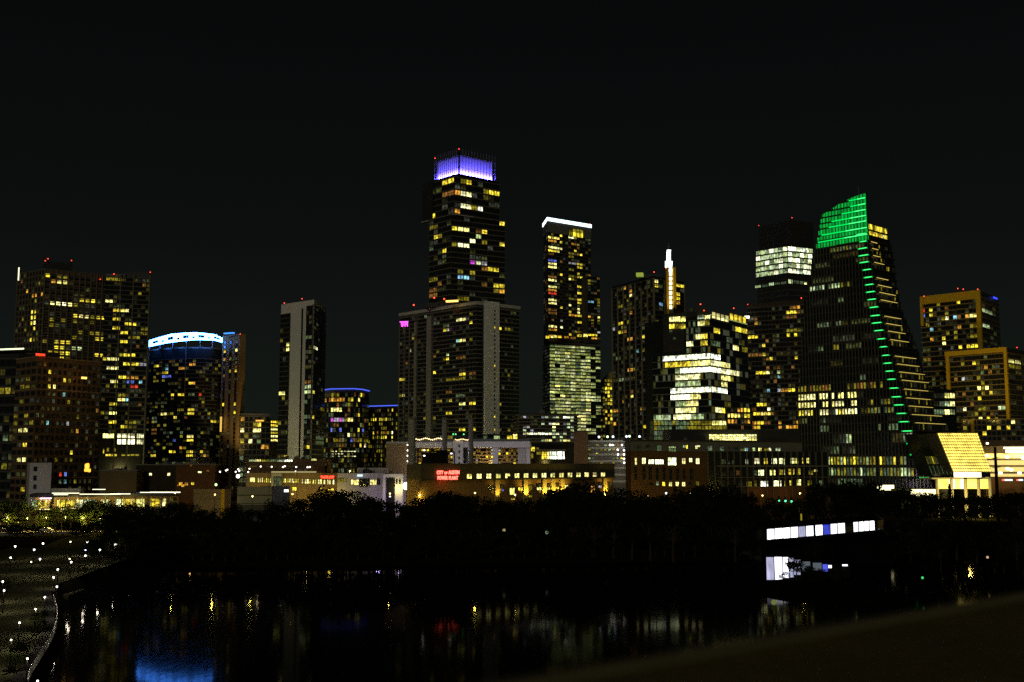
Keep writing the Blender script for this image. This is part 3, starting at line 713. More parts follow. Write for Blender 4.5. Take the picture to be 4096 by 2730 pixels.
# --- tower with white roof frame, office block below
Y0 = 900
zt = zat(2191, 884, Y0)
ch = [atz(2174, 909, zt), P(2191, 884, Y0)[:2], atz(2362, 912, zt)]
zbm = zat(2198, 1352, Y0)
B = tower('white_topped_tower', 'slim tower with a bright white roof edge above a green lit office block', ch, zbm - 3, zt, surf('dark_tower_panel', (.06, .058, .052), .8, .25, .05))
B.part('crown_band', MB().prism(offset_poly(B.poly, .5), zat(2191, 930, Y0), zt - .1), CONCD)
B.part('roof_light_frame', MB().prism(offset_poly(B.poly, .9), zt, zt + 2.7), emit('white_cyan_line', (.72, .96, 1), 2.8))
W = C5('226,152,292,180,Y 226,183,282,197,o 293,145,303,160,y 296,183,318,205,y 348,155,388,178,w 395,163,408,178,d 360,200,385,215,o 412,205,425,222,d 226,215,318,245,p 226,240,275,262,y 226,264,260,278,q 393,240,408,262,y 358,258,370,296,d 373,260,388,296,d 427,265,440,287,y 228,300,272,318,b 226,320,272,357,p 298,310,312,348,q 352,325,398,333,l 402,325,440,362,y 358,358,372,378,d 374,360,388,378,d 290,386,318,405,y 402,382,412,396,y 360,400,388,415,d 226,405,272,420,q 226,422,272,440,p 298,430,310,450,d 358,418,373,438,p 374,418,388,438,d 410,403,440,420,y 226,460,272,480,p 226,490,272,505,o 226,508,272,522,r 298,490,312,512,w 402,462,440,485,y 402,503,440,525,y 226,545,272,582,p 360,540,388,555,d 358,575,373,600,p 402,545,430,582,y 230,605,283,640,q 298,590,312,630,y 358,605,373,625,y 404,605,418,640,p 355,645,398,658,o 402,645,435,662,y 402,682,440,703,y 226,706,272,726,p 226,728,272,745,o 298,680,312,700,l 300,710,312,732,w 360,758,376,775,y 402,765,435,780,y 226,770,310,790,o 370,112,440,152,d')
nf = 32; fh = (zat(2191, 930, Y0) - zbm) / nf
facade(B, ch[1], ch[2], zbm, zbm + nf * fh, nf, 15, W, fill=.04, pal='dqq', lo=.2, hi=.1, mu=.08, skip=lambda k, j: j in (4, 5, 6) and k < nf - 0 and (k * 3 + j) % 2 == 0)
facade(B, ch[0], ch[1], zbm, zbm + nf * fh, nf, 3, [], fill=.2, pal='dq', lo=.2, hi=.1, mu=.08)
slabs(B, B.poly, [zbm + i * fh for i in range(nf)], .3, .12, SLABD)
free_windows(B, ch[1], ch[2], C5('352,112,372,154,d 374,112,440,154,y'), n=3, out=.6)
B.part('roof_slab', MB().prism(B.poly, zt + 2.7, zt + 3.0), DARK)
beacon(B, 2360, 897, ch[2][1], .2)
# lower right wing
zw = zat(2370, 1100, 905)
aw, bw = P(2350, 1100, 912)[:2], P(2399, 1104, 918)[:2]
B.part('side_wing', MB().prism(close([aw, bw], 24), zbm - 3, zw), MATS['dark_tower_panel'])
facade(B, aw, bw, zbm, zw, 21, 4, C5('456,420,485,450,d 480,568,510,575,c 525,545,540,580,d 530,660,543,675,p 465,655,480,668,o 495,680,503,695,d 525,740,545,755,l 490,787,525,802,o 460,395,515,410,y 465,765,535,782,y'), fill=.12, pal='dqk', lo=.2, hi=.1)
finish(B)
# the green office block beneath
zo = zat(2198, 1378, Y0 - 4)
ch = [atz(2172, 1390, zo), P(2198, 1378, Y0 - 4)[:2], atz(2401, 1390, zo)]
B = tower('green_lit_office_block', 'glass office block with every floor lit pale green under the white topped tower', ch, GZ, zo, GLASS2, None, 'building')
nf = 27; zb = zat(2198, 1738, Y0 - 4); fh = (zo - zb) / nf
ev = []
for k in range(nf):
    for j in range(13):
        pass
facade(B, ch[1], ch[2], zb, zo, nf, 10, [], fill=1.0, pal='GGHGHGGGHHGGeHp', lo=.24, hi=.05, mu=.015, skip=lambda k, j: (j in (8, 9) and R.random() < .5) or R.random() < .03, n=4)
facade(B, ch[0], ch[1], zb, zo, nf, 3, [], fill=.8, pal='kzkz', lo=.26, hi=.05, mu=.05, n=4)
slabs(B, B.poly, [zb + i * fh for i in range(nf + 1)], .7, .3, surf('olive_spandrel', (.10, .11, .08), .7, .2, .1), 'spandrel')
B.part('terrace_rail', MB().wall(ch[1], ch[2], zo, zo + 2.2, .3, 0), SLABD)
free_windows(B, ch[1], ch[2], C5('205,775,230,792,y 236,772,278,788,Y 282,774,306,788,y 402,770,432,782,y 440,766,500,782,Y 490,787,530,802,o 505,768,540,782,y 320,778,350,790,o 360,783,395,795,q'), n=2, out=.6)
finish(B, 300)

# --- yellow arched tower behind
Y0 = 960
zz = zat(2430, 1530, Y0)
a, b = P(2408, 1530, Y0)[:2], P(2470, 1530, Y0)[:2]
B = tower('arched_top_block', 'yellow lit block with an arched top peeking behind the spire tower', [a, b], GZ, zz, surf('yellow_stone', (.40, .33, .12), .85, .2, .1), 20, 'building')
mb = MB(); d = unit(b - a); Lr = length(a, b); N = 12
pts = [a + d * Lr * i / N for i in range(N + 1)]; hs = [math.sin(math.pi * min(1, (i + .6) / N) * .62) * 9.5 for i in range(N + 1)]
for i in range(N): mb.prism([pts[i], pts[i + 1], pts[i + 1] + np.array([0, 18.]), pts[i] + np.array([0, 18.])], zz, zz + (hs[i] + hs[i + 1]) / 2)
B.part('arched_roof', mb, MATS['yellow_stone'])
facade(B, a, b, zat(2430, 1700, Y0), zz + 3, 12, 6, C5('572,1128,582,1140,w 572,1172,582,1182,p 590,1258,617,1280,o 585,1100,625,1112,y'), fill=.62, pal='ydyyd', lo=.15, hi=.1, mu=.12)
piers(B, a, b, lin(7, Lr), GZ, zz, .5, .6, MATS['yellow_stone'])
finish(B)
z2 = zat(2360, 1560, 930)
a, b = P(2325, 1560, 930)[:2], P(2420, 1560, 934)[:2]
B = tower('olive_mid_rise', 'dim olive mid rise between the green office block and the arched block', [a, b], GZ, z2, MATS['olive_render'], 20, 'building')
facade(B, a, b, zat(2360, 1790, 930), z2, 18, 9, C5('487,1098,550,1116,p 487,1118,550,1142,y 540,1355,552,1375,l'), fill=.4, pal='dqezd', lo=.2, hi=.1, mu=.1)
slabs(B, B.poly, [zat(2360, 1790, 930) + i * 3.3 for i in range(18)], .3, .2, SLABD)
finish(B)

# --- spire tower
Y0 = 720
z1 = zat(2615, 1104, Y0)
c = P(2615, 1104, Y0)[:2]; a = atz(2449, 1147, z1); b = atz(2736, 1128, z1)
B = tower('spire_tower', 'tall glass tower with vertical ribs and a bright white stepped spire', [a, c, b], GZ, z1, GLASS2)
W = C5('692,483,706,500,o 745,475,755,488,o 740,520,750,542,p 738,610,752,625,o 668,695,702,712,y 715,695,722,708,d 666,748,705,772,y 714,748,722,770,o 730,797,757,815,o 842,730,858,748,o 815,765,823,785,y 780,850,797,868,c 628,735,640,755,l 732,963,755,988,o 760,965,773,985,d 685,1030,697,1048,g 668,1055,677,1073,g 742,1130,768,1155,Y 637,1228,663,1248,o 687,1190,712,1210,o 638,1315,650,1328,o 820,1335,830,1355,y 662,580,690,605,d 800,1220,812,1235,o 650,905,660,920,e 790,920,800,935,k')
nf = 44; zb = GZ + 12; fh = (z1 - 2 - zb) / nf
facade(B, a, c, zb, z1 - 2, nf, 14, W, fill=.06, pal='qdkze', lo=.16, hi=.08, mu=.1)
facade(B, c, b, zb, z1 - 2, nf, 7, C5('902,735,912,745,y 870,410,900,425,p 868,445,920,465,y 910,562,925,573,b 930,585,943,595,m 935,410,945,425,d 1028,448,1065,465,y 1028,500,1042,540,y 1028,575,1042,590,o 920,560,930,575,c'), fill=.05, pal='dkze', lo=.16, hi=.08, mu=.06)
piers(B, a, c, lin(8, length(a, c)), GZ, z1 - 2, 1.0, .7, surf('olive_rib', (.23, .20, .14), .8, .2, .1), 'rib')
piers(B, c, b, lin(4, length(c, b)), GZ, z1 - 2, .6, .6, MATS['olive_rib'], 'rib')
slabs(B, B.poly, [zb + i * fh for i in range(nf + 1)], .35, .3, SLABD)
B.part('roof_canopy', MB().wall(P(2545, 1108, 716)[:2], P(2572, 1108, 715)[:2], z1 - 1, z1 + 1.2, 1, 4), emit('roof_green_yellow', (.75, .95, .12), .32))
B.part('roof_house', MB().prism(close([P(2560, 1100, 728)[:2], P(2640, 1100, 728)[:2]], 12), z1, z1 + 2.5), DARK)
beacon(B, 2558, 1099, 716, .3, .4); beacon(B, 2616, 1089, 716, 1, .4); beacon(B, 2665, 1074, 705, .3, .4); beacon(B, 2697, 1074, 705, .3, .4)
# spire: two warm stone piers with a stack of lit lanterns between
sp = Y0 - 14
SPW = emit('spire_white', (.86, 1, .96), 2.4); SPY = emit('spire_warm', (1, .90, .52), 1.9)
zpt = zat(2680, 1072, sp)
pr = []
for x0, x1, yb in ((2665, 2673, 1328), (2691, 2701, 1232)):
    pr.append(B.part('spire_pier', MB().wall(P(x0, 1072, sp)[:2], P(x1, 1072, sp)[:2], zat(2668, yb, sp), zpt, 2, 3), GOLD))
B.part('spire_wall', MB().wall(P(2673, 1072, sp + 2)[:2], P(2691, 1072, sp + 2)[:2], zat(2668, 1300, sp), zpt + 3, 1, 3), DARK)
segs = [(2668, 2683, 1001, 1006, SPW), (2667, 2682, 1008, 1015, SPW), (2667, 2682, 1017, 1026, SPW), (2667, 2682, 1028, 1044, SPW), (2661, 2689, 1046, 1058, SPW), (2661, 2688, 1060, 1070, SPW), (2676, 2688, 1076, 1088, SPW)]
segs += [(2677, 2688, 1090 + 19 * i, 1103 + 19 * i, SPY) for i in range(8)]
for x0, x1, y0, y1, m in segs:
    B.part('lantern', MB().wall(P(x0, y0, sp)[:2], P(x1, y0, sp)[:2], zat(2675, y1, sp), zat(2675, y0, sp), .9, 1.0), m)
B.part('spire_core', MB().wall(P(2669, 1005, sp + 1)[:2], P(2681, 1005, sp + 1)[:2], zat(2675, 1075, sp), zat(2675, 1000, sp), -.3, 1), STEEL)
B.part('spire_mast', MB().bar(P(2675, 1004, sp + 1), P(2675, 972, sp + 1), .14), STEEL)
q = P(2650, 1330, sp - 16); point('spire_uplight', q, 26000, (1, .72, .16), .6, B, 26, P(2684, 1150, sp), .5)
finish(B)

# --- office tower with brilliant white floors
YL, YC, YR = 662, 640, 684
z1 = zat(2842, 1262, YC)
a, c, b = P(2612, 1420, YL)[:2], P(2842, 1420, YC)[:2], P(2990, 1420, YR)[:2]
doff = unit(c - a)
def on_p(x, y=1420): return onplane(x, y, a, doff)[:2]
ztop = zat(2700, 1424, 655)
B = tower('bright_office_tower', 'glass office tower with brilliant white floors, brightest in the skyline', [on_p(2745, 1300), c, b], GZ, z1, GLASS2, 34)
B.part('left_volume', MB().prism(close([on_p(2652, 1300) + (0, .6), on_p(2790, 1300) + (0, .6)], 20), GZ, zat(2740, 1246, 646)), DARK)
B.part('low_volume', MB().prism(close([a + (0, .1), on_p(2792) + (0, .1)], 28), GZ, zat(2640, 1412, 658)), GLASS2)
d = unit(c - a)
nf = 26; zb = zat(2842, 1735, YC); fh = (zat(2842, 1416 - 26.7 * 6, YC) - zb) / 18
fh = (26.9 * YC / F)
k0 = zat(2842, 900 + 768 / 1.425, YC)     # bottom of the topmost bright row
zb = k0 - 10 * fh
WP = C6('310,665,393,693,w 260,702,385,738,W 372,735,487,765,W 212,745,370,780,W 235,770,372,803,y 372,770,487,800,p 315,810,487,840,W 290,815,312,845,g 290,850,425,885,w 290,893,345,918,g 348,893,425,915,g 260,925,487,958,W 268,968,372,998,W 372,966,430,992,p 290,1003,345,1035,g 348,1003,425,1033,p 290,1040,345,1072,w 348,1040,400,1068,p 275,1080,370,1112,w 380,1078,455,1100,g 170,1085,262,1112,g')
WR = C6('490,735,550,763,W 490,768,550,798,w 552,783,600,797,p 490,810,550,838,W 552,823,655,842,w 555,860,590,875,p 555,900,580,915,p 490,925,575,955,W 522,1040,558,1065,w 500,590,540,605,y 615,563,690,580,d 635,600,690,614,y 432,662,473,678,y 485,660,545,685,e 580,635,600,650,e 620,715,650,728,p 660,715,700,728,d 590,1075,650,1095,Y 555,1060,600,1085,y 580,1015,600,1030,d')
ab = [P(2612, 1420, YL)[:2], c]
facade(B, P(2612, 1420, YL)[:2], c, zb, zb + 11 * fh, 11, 23, WP, fill=.14, pal='kezez', dim=.2, lo=.12, hi=.04, mu=.012, n=2, out=.15)
facade(B, on_p(2745, 1300), c, zb + 11 * fh, zb + 16 * fh, 5, 10, C6('310,665,393,693,w 400,620,437,645,p 440,618,466,645,y 417,552,455,580,p 457,550,487,575,d 432,662,473,678,y'), fill=.25, pal='kez', lo=.14, hi=.05, mu=.03, n=2, out=.15)
facade(B, c, b, zb, zb + 16 * fh, 16, 12, WR, fill=.14, pal='kekzed', dim=.2, lo=.12, hi=.04, mu=.012, n=2, out=.05)
slabs(B, [on_p(2745, 1300), c, b, b + np.array([-10., 20])], [zb + i * fh for i in range(17)], .45, .4, surf('green_slab', (.16, .19, .15), .7, .2, .1))
slabs(B, [a, on_p(2745, 1300), on_p(2745, 1300) + (1, 12), a + (1, 12)], [zb + i * fh for i in range(11)], .45, .4, MATS['green_slab'])
a3, b3 = on_p(2652, 1300), on_p(2790, 1300)
free_windows(B, a3, b3, C6('253,522,284,555,w 286,522,316,555,p 318,522,346,555,p 253,563,284,595,y 286,563,316,595,d 318,563,346,595,y 255,600,270,615,e 275,640,290,655,e'), n=3, out=.1)
free_windows(B, on_p(2745, 1300), c, C6('413,512,452,540,g 455,514,487,540,p'), n=3, out=.2); free_windows(B, c, b, C6('490,520,590,533,p 592,526,688,540,y'), n=4, out=.2)
B.part('roof_light_line', MB().wall(sub(c, b, 0, .0)[0], b, z1 + .1, z1 + .5, .4, -.1), emit('roof_line_yellowgreen', (.8, 1, .3), .5))
B.part('roof_house', MB().prism(close([P(2770, 1240, 668)[:2], P(2825, 1240, 668)[:2]], 10), z1, zat(2800, 1226, 668)), DARK)
beacon(B, 2802, 1218, 668, .3, .45); beacon(B, 2816, 1243, 662, .3, .4); beacon(B, 2935, 1234, 680, 1.2, .4)
# glazed base
ag, bg = P(2615, 1700, 634)[:2], P(2905, 1700, 636)[:2]
B.part('glazed_base', MB().prism(close([ag, bg], 12), GZ, zat(2700, 1682, 634)), GLASS2)
facade(B, ag, bg, zat(2700, 1765, 634), zat(2700, 1682, 634), 4, 20, C6('380,1110,575,1130,d 380,1135,575,1165,d 430,1105,570,1130,p 395,1130,500,1150,d'), fill=.8, pal='eedee', lo=.05, hi=.05, mu=.04, out=.05)
finish(B)

# --- brown dim tower behind
a, b = P(2988, 1218, 770)[:2], P(3215, 1206, 752)[:2]
z1 = zat(2990, 1218, 770)
B = tower('dim_brown_tower', 'dim brown apartment tower between the bright offices and the green sail tower', [a, b], GZ, z1, surf('deep_brown_panel', (.075, .06, .045), .85, .3, .08), 30)
W = C6('752,840,778,868,y 780,840,805,868,y 803,822,830,846,w 820,755,848,772,y 860,828,888,850,g 862,865,888,880,c 805,935,833,952,c 862,935,890,952,l 893,920,932,945,o 940,918,973,942,y 710,640,763,655,y 782,665,795,690,y 785,722,797,748,y 715,725,780,748,q 735,548,762,570,o 735,520,750,540,q 922,495,985,520,y 930,525,985,550,q 958,465,966,485,o 983,460,992,480,o 930,590,992,610,d 915,628,945,655,y 975,625,988,635,y 960,755,985,765,y 755,1015,810,1040,y 808,1045,828,1068,w 735,1075,775,1095,y 780,1072,830,1086,Y 705,1120,745,1140,o 750,1118,780,1140,y 785,1118,830,1140,q 705,1150,745,1170,o 748,1150,780,1168,y 875,1115,893,1145,o 875,1148,893,1168,o 910,1145,945,1168,o 955,1145,995,1168,o 910,1175,945,1195,o 980,1110,992,1140,o 955,1210,970,1222,o 875,1180,893,1200,q 715,1045,745,1068,q 860,900,885,915,k 870,980,890,1020,k')
nf = 30; zb = zat(3100, 1775, 760); fh = (z1 - 3 - zb) / nf
facade(B, a, b, zb, z1 - 3, nf, 16, W, fill=.07, pal='qkzq', lo=.18, hi=.08, mu=.07)
slabs(B, B.poly, [zb + i * fh for i in range(nf + 1)], .35, .35, SLABD)
piers(B, a, b, lin(9, length(a, b)), z1 - 3, z1 + 2, .3, .3, DARK, 'roof_screen_post')
B.part('terrace_lamp', MB().wall(P(2979, 1269, 766)[:2], P(2998, 1269, 765)[:2], zat(2990, 1275, 766), zat(2990, 1266, 766), 1.5, -.3), emit('white_flood', (1, .95, .7), 3))
for q in ((2991, 1219, 770), (3205, 1193, 753)): beacon(B, *q, mast=.4, r=.4)
finish(B)
# front wing of warm flats
a, b = P(2895, 1640, 655)[:2], P(3000, 1640, 660)[:2]
z2 = zat(2950, 1630, 655)
B = tower('amber_flats', 'low wing with amber windows beside the bright office tower', [a, b], GZ, z2, MATS['deep_brown_panel'], 14, 'building')
facade(B, a, b, zat(2950, 1770, 655), z2, 6, 8, C6('585,1122,612,1145,o 668,1050,708,1070,y 670,1075,708,1095,y 590,1070,650,1095,Y 705,1120,745,1140,o 625,1120,645,1140,q'), fill=.2, pal='qoq', mu=.12)
slabs(B, B.poly, [zat(2950, 1770, 655) + i * 3.4 for i in range(6)], .3, .4, SLABD)
finish(B)
a, b = P(2962, 1465, 700)[:2], P(3005, 1465, 700)[:2]
B = tower('narrow_amber_block', 'narrow dark block with a column of amber windows behind the bright offices', [a, b], GZ, zat(2980, 1460, 700), MATS['deep_brown_panel'], 14, 'building')
facade(B, a, b, zat(2980, 1770, 700), zat(2980, 1462, 700), 14, 3, C6('683,845,705,868,y 683,905,705,928,q 683,990,708,1010,y 668,815,690,835,q 668,1050,708,1070,y 670,1075,708,1095,y 683,945,705,955,d'), fill=.1, pal='qz', mu=.1)
slabs(B, B.poly, [zat(2980, 1770, 700) + i * 3.5 for i in range(14)], .3, .3, SLABD)
finish(B)

# --- tower with five white lit top floors
Y0 = 800
zt = zat(3150, 985, Y0)
c = P(3150, 985, Y0)[:2]; a = atz(3025, 1006, zt); b = atz(3251, 996, zt)
zl = zat(3150, 1096, Y0)
B = tower('white_lantern_tower', 'dark tower whose five top floors glow greenish white behind the sail tower', [a, c, b], GZ, zl, DARK)
pt = close([a, c, b])
pb_ = [p for p in pt]; pb_[2] = sub(c, b, 0, .86)[1]; pb_[0] = sub(a, c, -.03, 1)[0]
B.part('lantern_volume', MB().prism(pb_, zl, zt, pt), GLASS2)
fl = 5; fh = (zt - zl) / fl
for i in range(fl):
    z = zl + i * fh; f = (i + .5) / fl
    aa, bb = sub(a, c, -.03 * (1 - f), 1)[0], sub(c, b, 0, .86 + .14 * f)[1]
    for p0, p1, nb in ((aa, c, 7), (c, bb, 6)):
        facade(B, p0, p1, z, z + fh, 1, nb, [], fill=1, pal='WgWWg' if nb == 6 else 'ggWgg', lo=.16, hi=.03, mu=.02, n=3, out=.12)
slabs(B, pt, [zl + i * fh for i in range(fl + 1)], .5, .25, DARK)
free_windows(B, a, c, C6('742,342,775,362,g 780,336,815,358,e 820,328,850,350,g 855,325,885,343,e 890,322,920,340,e'), n=3); free_windows(B, c, sub(c, b, 0, .86)[1], C6('930,312,955,335,g 960,318,990,335,e 995,322,1015,338,e 1020,328,1035,340,w'), n=3)
slabs(B, close([a, c, sub(c, b, 0, .86)[1]]), [zl - 12 - i * 4 for i in range(18)], .3, .25, SLABD)
zu = zat(3166, 880, Y0 + 6); up = close([atz(3036, 908, zu), P(3166, 880, Y0 + 6)[:2], atz(3252, 892, zu)])
B.part('dark_upper_storeys', MB().prism(up, zt, zu), DARK)
slabs(B, up, [zt + (zu - zt) * k / 6 for k in range(1, 6)], .3, .2, DARK)
beacon(B, 3168, 872, Y0 + 5, .4, .35); beacon(B, 3035, 903, up[0][1], .4, .3)
finish(B)

# ================================================================== the green sail tower
o0 = P(3600, 1500, 520)[:2]
dl = unit(np.array([.677, -.736]))            # along the big face, left to right
dr = unit(np.array([.736, .677]))             # along the short face, away to the right
nl = np.array([dl[1], -dl[0]])
S = Thing('sail_tower', 'sail shaped glass tower with a green lit top and green lights down its slanted edge', 'tower', (*(o0 - nl * 18), GZ))
def sl(x, y):
    p = onplane(x, y, o0, dl); return np.array([float(np.dot(p[:2] - o0, dl)), p[2]])
OUT = [(3186, 1990), (3189, 1800), (3194, 1600), (3214, 1300), (3238, 1150), (3272, 960), (3290, 858), (3325, 836), (3375, 803), (3430, 781), (3463, 771),
       (3466, 850), (3472, 940), (3482, 1000), (3500, 1120), (3520, 1230), (3545, 1340), (3570, 1430), (3600, 1540), (3634, 1660), (3665, 1740), (3700, 1840), (3720, 1915), (3740, 1990)]
UV = [sl(x, y) for x, y in OUT]
def u_range(v):
    us = []
    for i in range(len(UV)):
        p, q = UV[i], UV[(i + 1) % len(UV)]
        if (p[1] - v) * (q[1] - v) <= 0 and p[1] != q[1]: us.append(p[0] + (q[0] - p[0]) * (v - p[1]) / (q[1] - p[1]))
    return min(us), max(us)
def v_range(u):
    vs_ = []
    for i in range(len(UV)):
        p, q = UV[i], UV[(i + 1) % len(UV)]
        if (p[0] - u) * (q[0] - u) <= 0 and p[0] != q[0]: vs_.append(p[1] + (q[1] - p[1]) * (u - p[0]) / (q[0] - p[0]))
    return (min(vs_), max(vs_)) if len(vs_) > 1 else None
def W3(u, v, o=0.): return (*(o0 + dl * u + nl * o), v)
n = len(UV); VB = 12.0
vs = [W3(u, max(v, VB)) for u, v in UV] + [W3(u, max(v, VB), -1.2) for u, v in UV]
fs = [tuple(range(n)), tuple(range(n, 2 * n))[::-1]] + [((i + 1) % n, i, n + i, n + (i + 1) % n) for i in range(n)]
S.part('sail_body', MB().add(vs, fs), surf('black_green_glass', (.013, .017, .014), .15, .5, .1, spec=.5))
strips = [(570, 640, 418), (594, 646, 468), (583, 650, 517), (588, 658, 566), (594, 660, 614), (617, 676, 665), (625, 684, 718), (633, 692, 769), (640, 703, 820), (650, 712, 872), (662, 725, 927), (672, 737, 985), (680, 748, 1036), (693, 762, 1089), (715, 775, 1147), (733, 790, 1202), (748, 805, 1261), (760, 820, 1316), (775, 833, 1371), (788, 848, 1428), (803, 866, 1490), (818, 885, 1551)]
strips = [(3100 + p / 1.742, 3100 + q / 1.742, 700 + y / 1.742) for p, q, y in strips]
strips += [(3000 + p / 1.742, 3000 + q / 1.742, 1450 + y / 1.742) for p, q, y in ((1008, 1077, 301), (1027, 1094, 360), (1042, 1115, 418), (1063, 1137, 483), (1097, 1165, 570), (1121, 1195, 648), (1160, 1225, 727), (1187, 1252, 808))]
GE = emit('green_light_strip', (.0, 1, .13), 1.0); GE2 = emit('mint_light_strip', (.08, 1, .26), 1.8)
fl = []
for i, (x0, x1, y) in enumerate(strips):
    p, q = sl(x0, y), sl(x1, y - (x1 - x0) * .11)
    v = (p[1] + q[1]) / 2; fl.append(v)
    ur = u_range(v)[1]
    S.part('edge_light_strip', MB().prism([W3(p[0], 0, .9)[:2], W3(min(q[0], ur), 0, .9)[:2], W3(min(q[0], ur), 0, .3)[:2], W3(p[0], 0, .3)[:2]], v - .24, v + .24), GE)
    if i != 14: pass
    S.part('strip_core', MB().prism([W3(p[0] + .8, 0, .96)[:2], W3(min(q[0], ur) - .5, 0, .96)[:2], W3(min(q[0], ur) - .5, 0, .9)[:2], W3(p[0] + .8, 0, .9)[:2]], v - .13, v + .13), GE2)
SPB = surf('sail_spandrel', (.045, .045, .04), .6, .2, .2)
for v in fl:
    u0, u1 = u_range(v); S.part('floor_edge', MB().prism([W3(u0, 0, .35)[:2], W3(u1, 0, .35)[:2], W3(u1, 0, .0)[:2], W3(u0, 0, .0)[:2]], v - .55, v + .35), SPB)
# fins over the big face
FIN = surf('sail_fin', (.12, .12, .105), .6, .2, .3)
u = min(p[0] for p in UV) + 1.0; umax = max(p[0] for p in UV)
while u < umax - .5:
    r = v_range(u)
    if r and r[1] - max(r[0], VB) > 2: S.part('fin', MB().prism([W3(u - .09, 0, .9)[:2], W3(u + .09, 0, .9)[:2], W3(u + .09, 0, .3)[:2], W3(u - .09, 0, .3)[:2]], max(r[0], VB + 3), r[1]), FIN)
    u += 1.75
# green top: translucent panels lit from inside, floor by floor
GP, t, b = base_mat('green_lit_panel')
oi = t.nodes.new('ShaderNodeObjectInfo'); mr = t.nodes.new('ShaderNodeMapRange'); mr.inputs[3].default_value = .26; mr.inputs[4].default_value = .55
t.links.new(oi.outputs['Random'], mr.inputs[0]); t.links.new(mr.outputs[0], b.inputs['Emission Strength'])
b.inputs['Emission Color'].default_value = (.0, 1, .11, 1); b.inputs['Base Color'].default_value = (.02, .05, .03, 1); GP.cycles.emission_sampling = 'NONE'
cy = [(162, 520), (204, 530), (245, 470), (286, 400), (324, 380), (371, 330), (418, 305)]
vs_ = [sl(3100 + 632 / 1.742, 700 + y / 1.742)[1] for y, _ in cy]
levels = [UV[10][1]] + vs_ + [vs_[-1] - (vs_[-2] - vs_[-1]) * 1.0]
for i in range(len(levels) - 1):
    vt, vb = levels[i], levels[i + 1]
    ul, ur = u_range(vb + .2); ul2, ur2 = u_range(min(vt - .3, UV[10][1] - .5))
    nb = 22; du = (ur - ul) / nb
    for j in range(nb):
        x0, x1 = ul + j * du, ul + (j + 1) * du
        rr = v_range((x0 + x1) / 2)
        if rr is None: continue
        hi = min(vt - .45, rr[1] - .3); lo = vb + .4
        if hi - lo < .6: continue
        S.part('green_panel', MB().prism([W3(x0 + .12, 0, .24)[:2], W3(x1 - .12, 0, .24)[:2], W3(x1 - .12, 0, .05)[:2], W3(x0 + .12, 0, .05)[:2]], lo, hi), GP)
    if i >= 1:
        x0 = sl(3100 + cy[i - 1][1] / 1.742, 700 + cy[i - 1][0] / 1.742)[0]; ur = u_range(vt)[1]
        S.part('top_light_strip', MB().prism([W3(max(x0, u_range(vt)[0]), 0, 1.0)[:2], W3(ur, 0, 1.0)[:2], W3(ur, 0, .4)[:2], W3(max(x0, u_range(vt)[0]), 0, .4)[:2]], vt - .22, vt + .22), GE)
        xa = ur - (ur - max(x0, u_range(vt)[0])) * .45
        S.part('top_strip_core', MB().prism([W3(xa, 0, 1.08)[:2], W3(ur, 0, 1.08)[:2], W3(ur, 0, 1.0)[:2], W3(xa, 0, 1.0)[:2]], vt - .16, vt + .16), GE2)
q = UV[10]; S.part('roof_mast', MB().bar(W3(q[0] - 5, q[1] - 2, -2), W3(q[0] - 5, q[1] + 4.2, -2), .12), STEEL)
# lit windows between the fins of the big face
def sail_win(x0, y0, x1, y1, c):
    p0, p1 = sl(x0, (y0 + y1) / 2), sl(x1, (y0 + y1) / 2)
    vm = (p0[1] + p1[1]) / 2
    fs_ = sorted(fl)
    below = [v for v in fs_ if v < vm]; above = [v for v in fs_ if v >= vm]
    vb = (below[-1] if below else vm - 2.2) + .5; vt = (above[0] if above else vm + 2) - .65
    uu = min(p[0] for p in UV) + 1.0
    while uu < umax:
        if uu + .9 > p0[0] and uu + .9 < p1[0] and R.random() < .93:
            put_window(S, o0 + dl * 0, dl, uu + .14, uu + 1.61, vb, vt, R.choice(c), n=1, th=.12, out=.02)
        uu += 1.75
for s_ in C7('375,505,490,545,dde 505,498,550,528,de 235,785,350,825,eeg 380,748,540,808,dge 445,862,478,895,e 285,1038,408,1068,ez 428,1030,470,1062,e 230,1208,360,1242,ez 415,1200,458,1228,d 595,1395,640,1430,e'): sail_win(*s_)
for s_ in C8('345,170,560,208,qdo 690,150,940,190,dzq 345,222,465,262,pwp 487,215,560,262,pwp 573,213,655,260,pwy 668,210,748,258,wpp 345,280,465,318,ppw 487,273,560,320,pwp 573,270,655,318,wyp 668,268,748,315,wpp 345,335,465,378,ypp 487,330,560,375,pwp 573,328,655,372,ypw 668,322,748,365,ppw 810,265,1000,305,dez 810,320,1000,360,ded 490,390,560,430,ez 490,440,560,485,e 885,435,925,480,ge 965,440,1035,480,e 560,505,670,565,ezk 675,505,745,565,g 1065,495,1140,560,ge 570,580,750,640,ezk 510,660,1100,720,dedgy 540,735,1150,790,edge 560,830,800,850,ze'): sail_win(*s_)
for i in range(len(fl) - 1):
    vt, vb = fl[i] - .65, fl[i + 1] + .5
    if vt - vb < 1: continue
    uu = min(p[0] for p in UV) + 1.0; ul, ur = u_range(vt)
    run = 0
    while uu < ur - 2:
        if uu > ul + .5:
            if run <= 0 and R.random() < .05: run = R.randrange(3, 10); cc = R.choice('uvzkzv')
            if run > 0: put_window(S, o0, dl, uu + .14, uu + 1.61, vb, vt, cc, n=1, th=.1, out=.012); run -= 1
        uu += 1.75
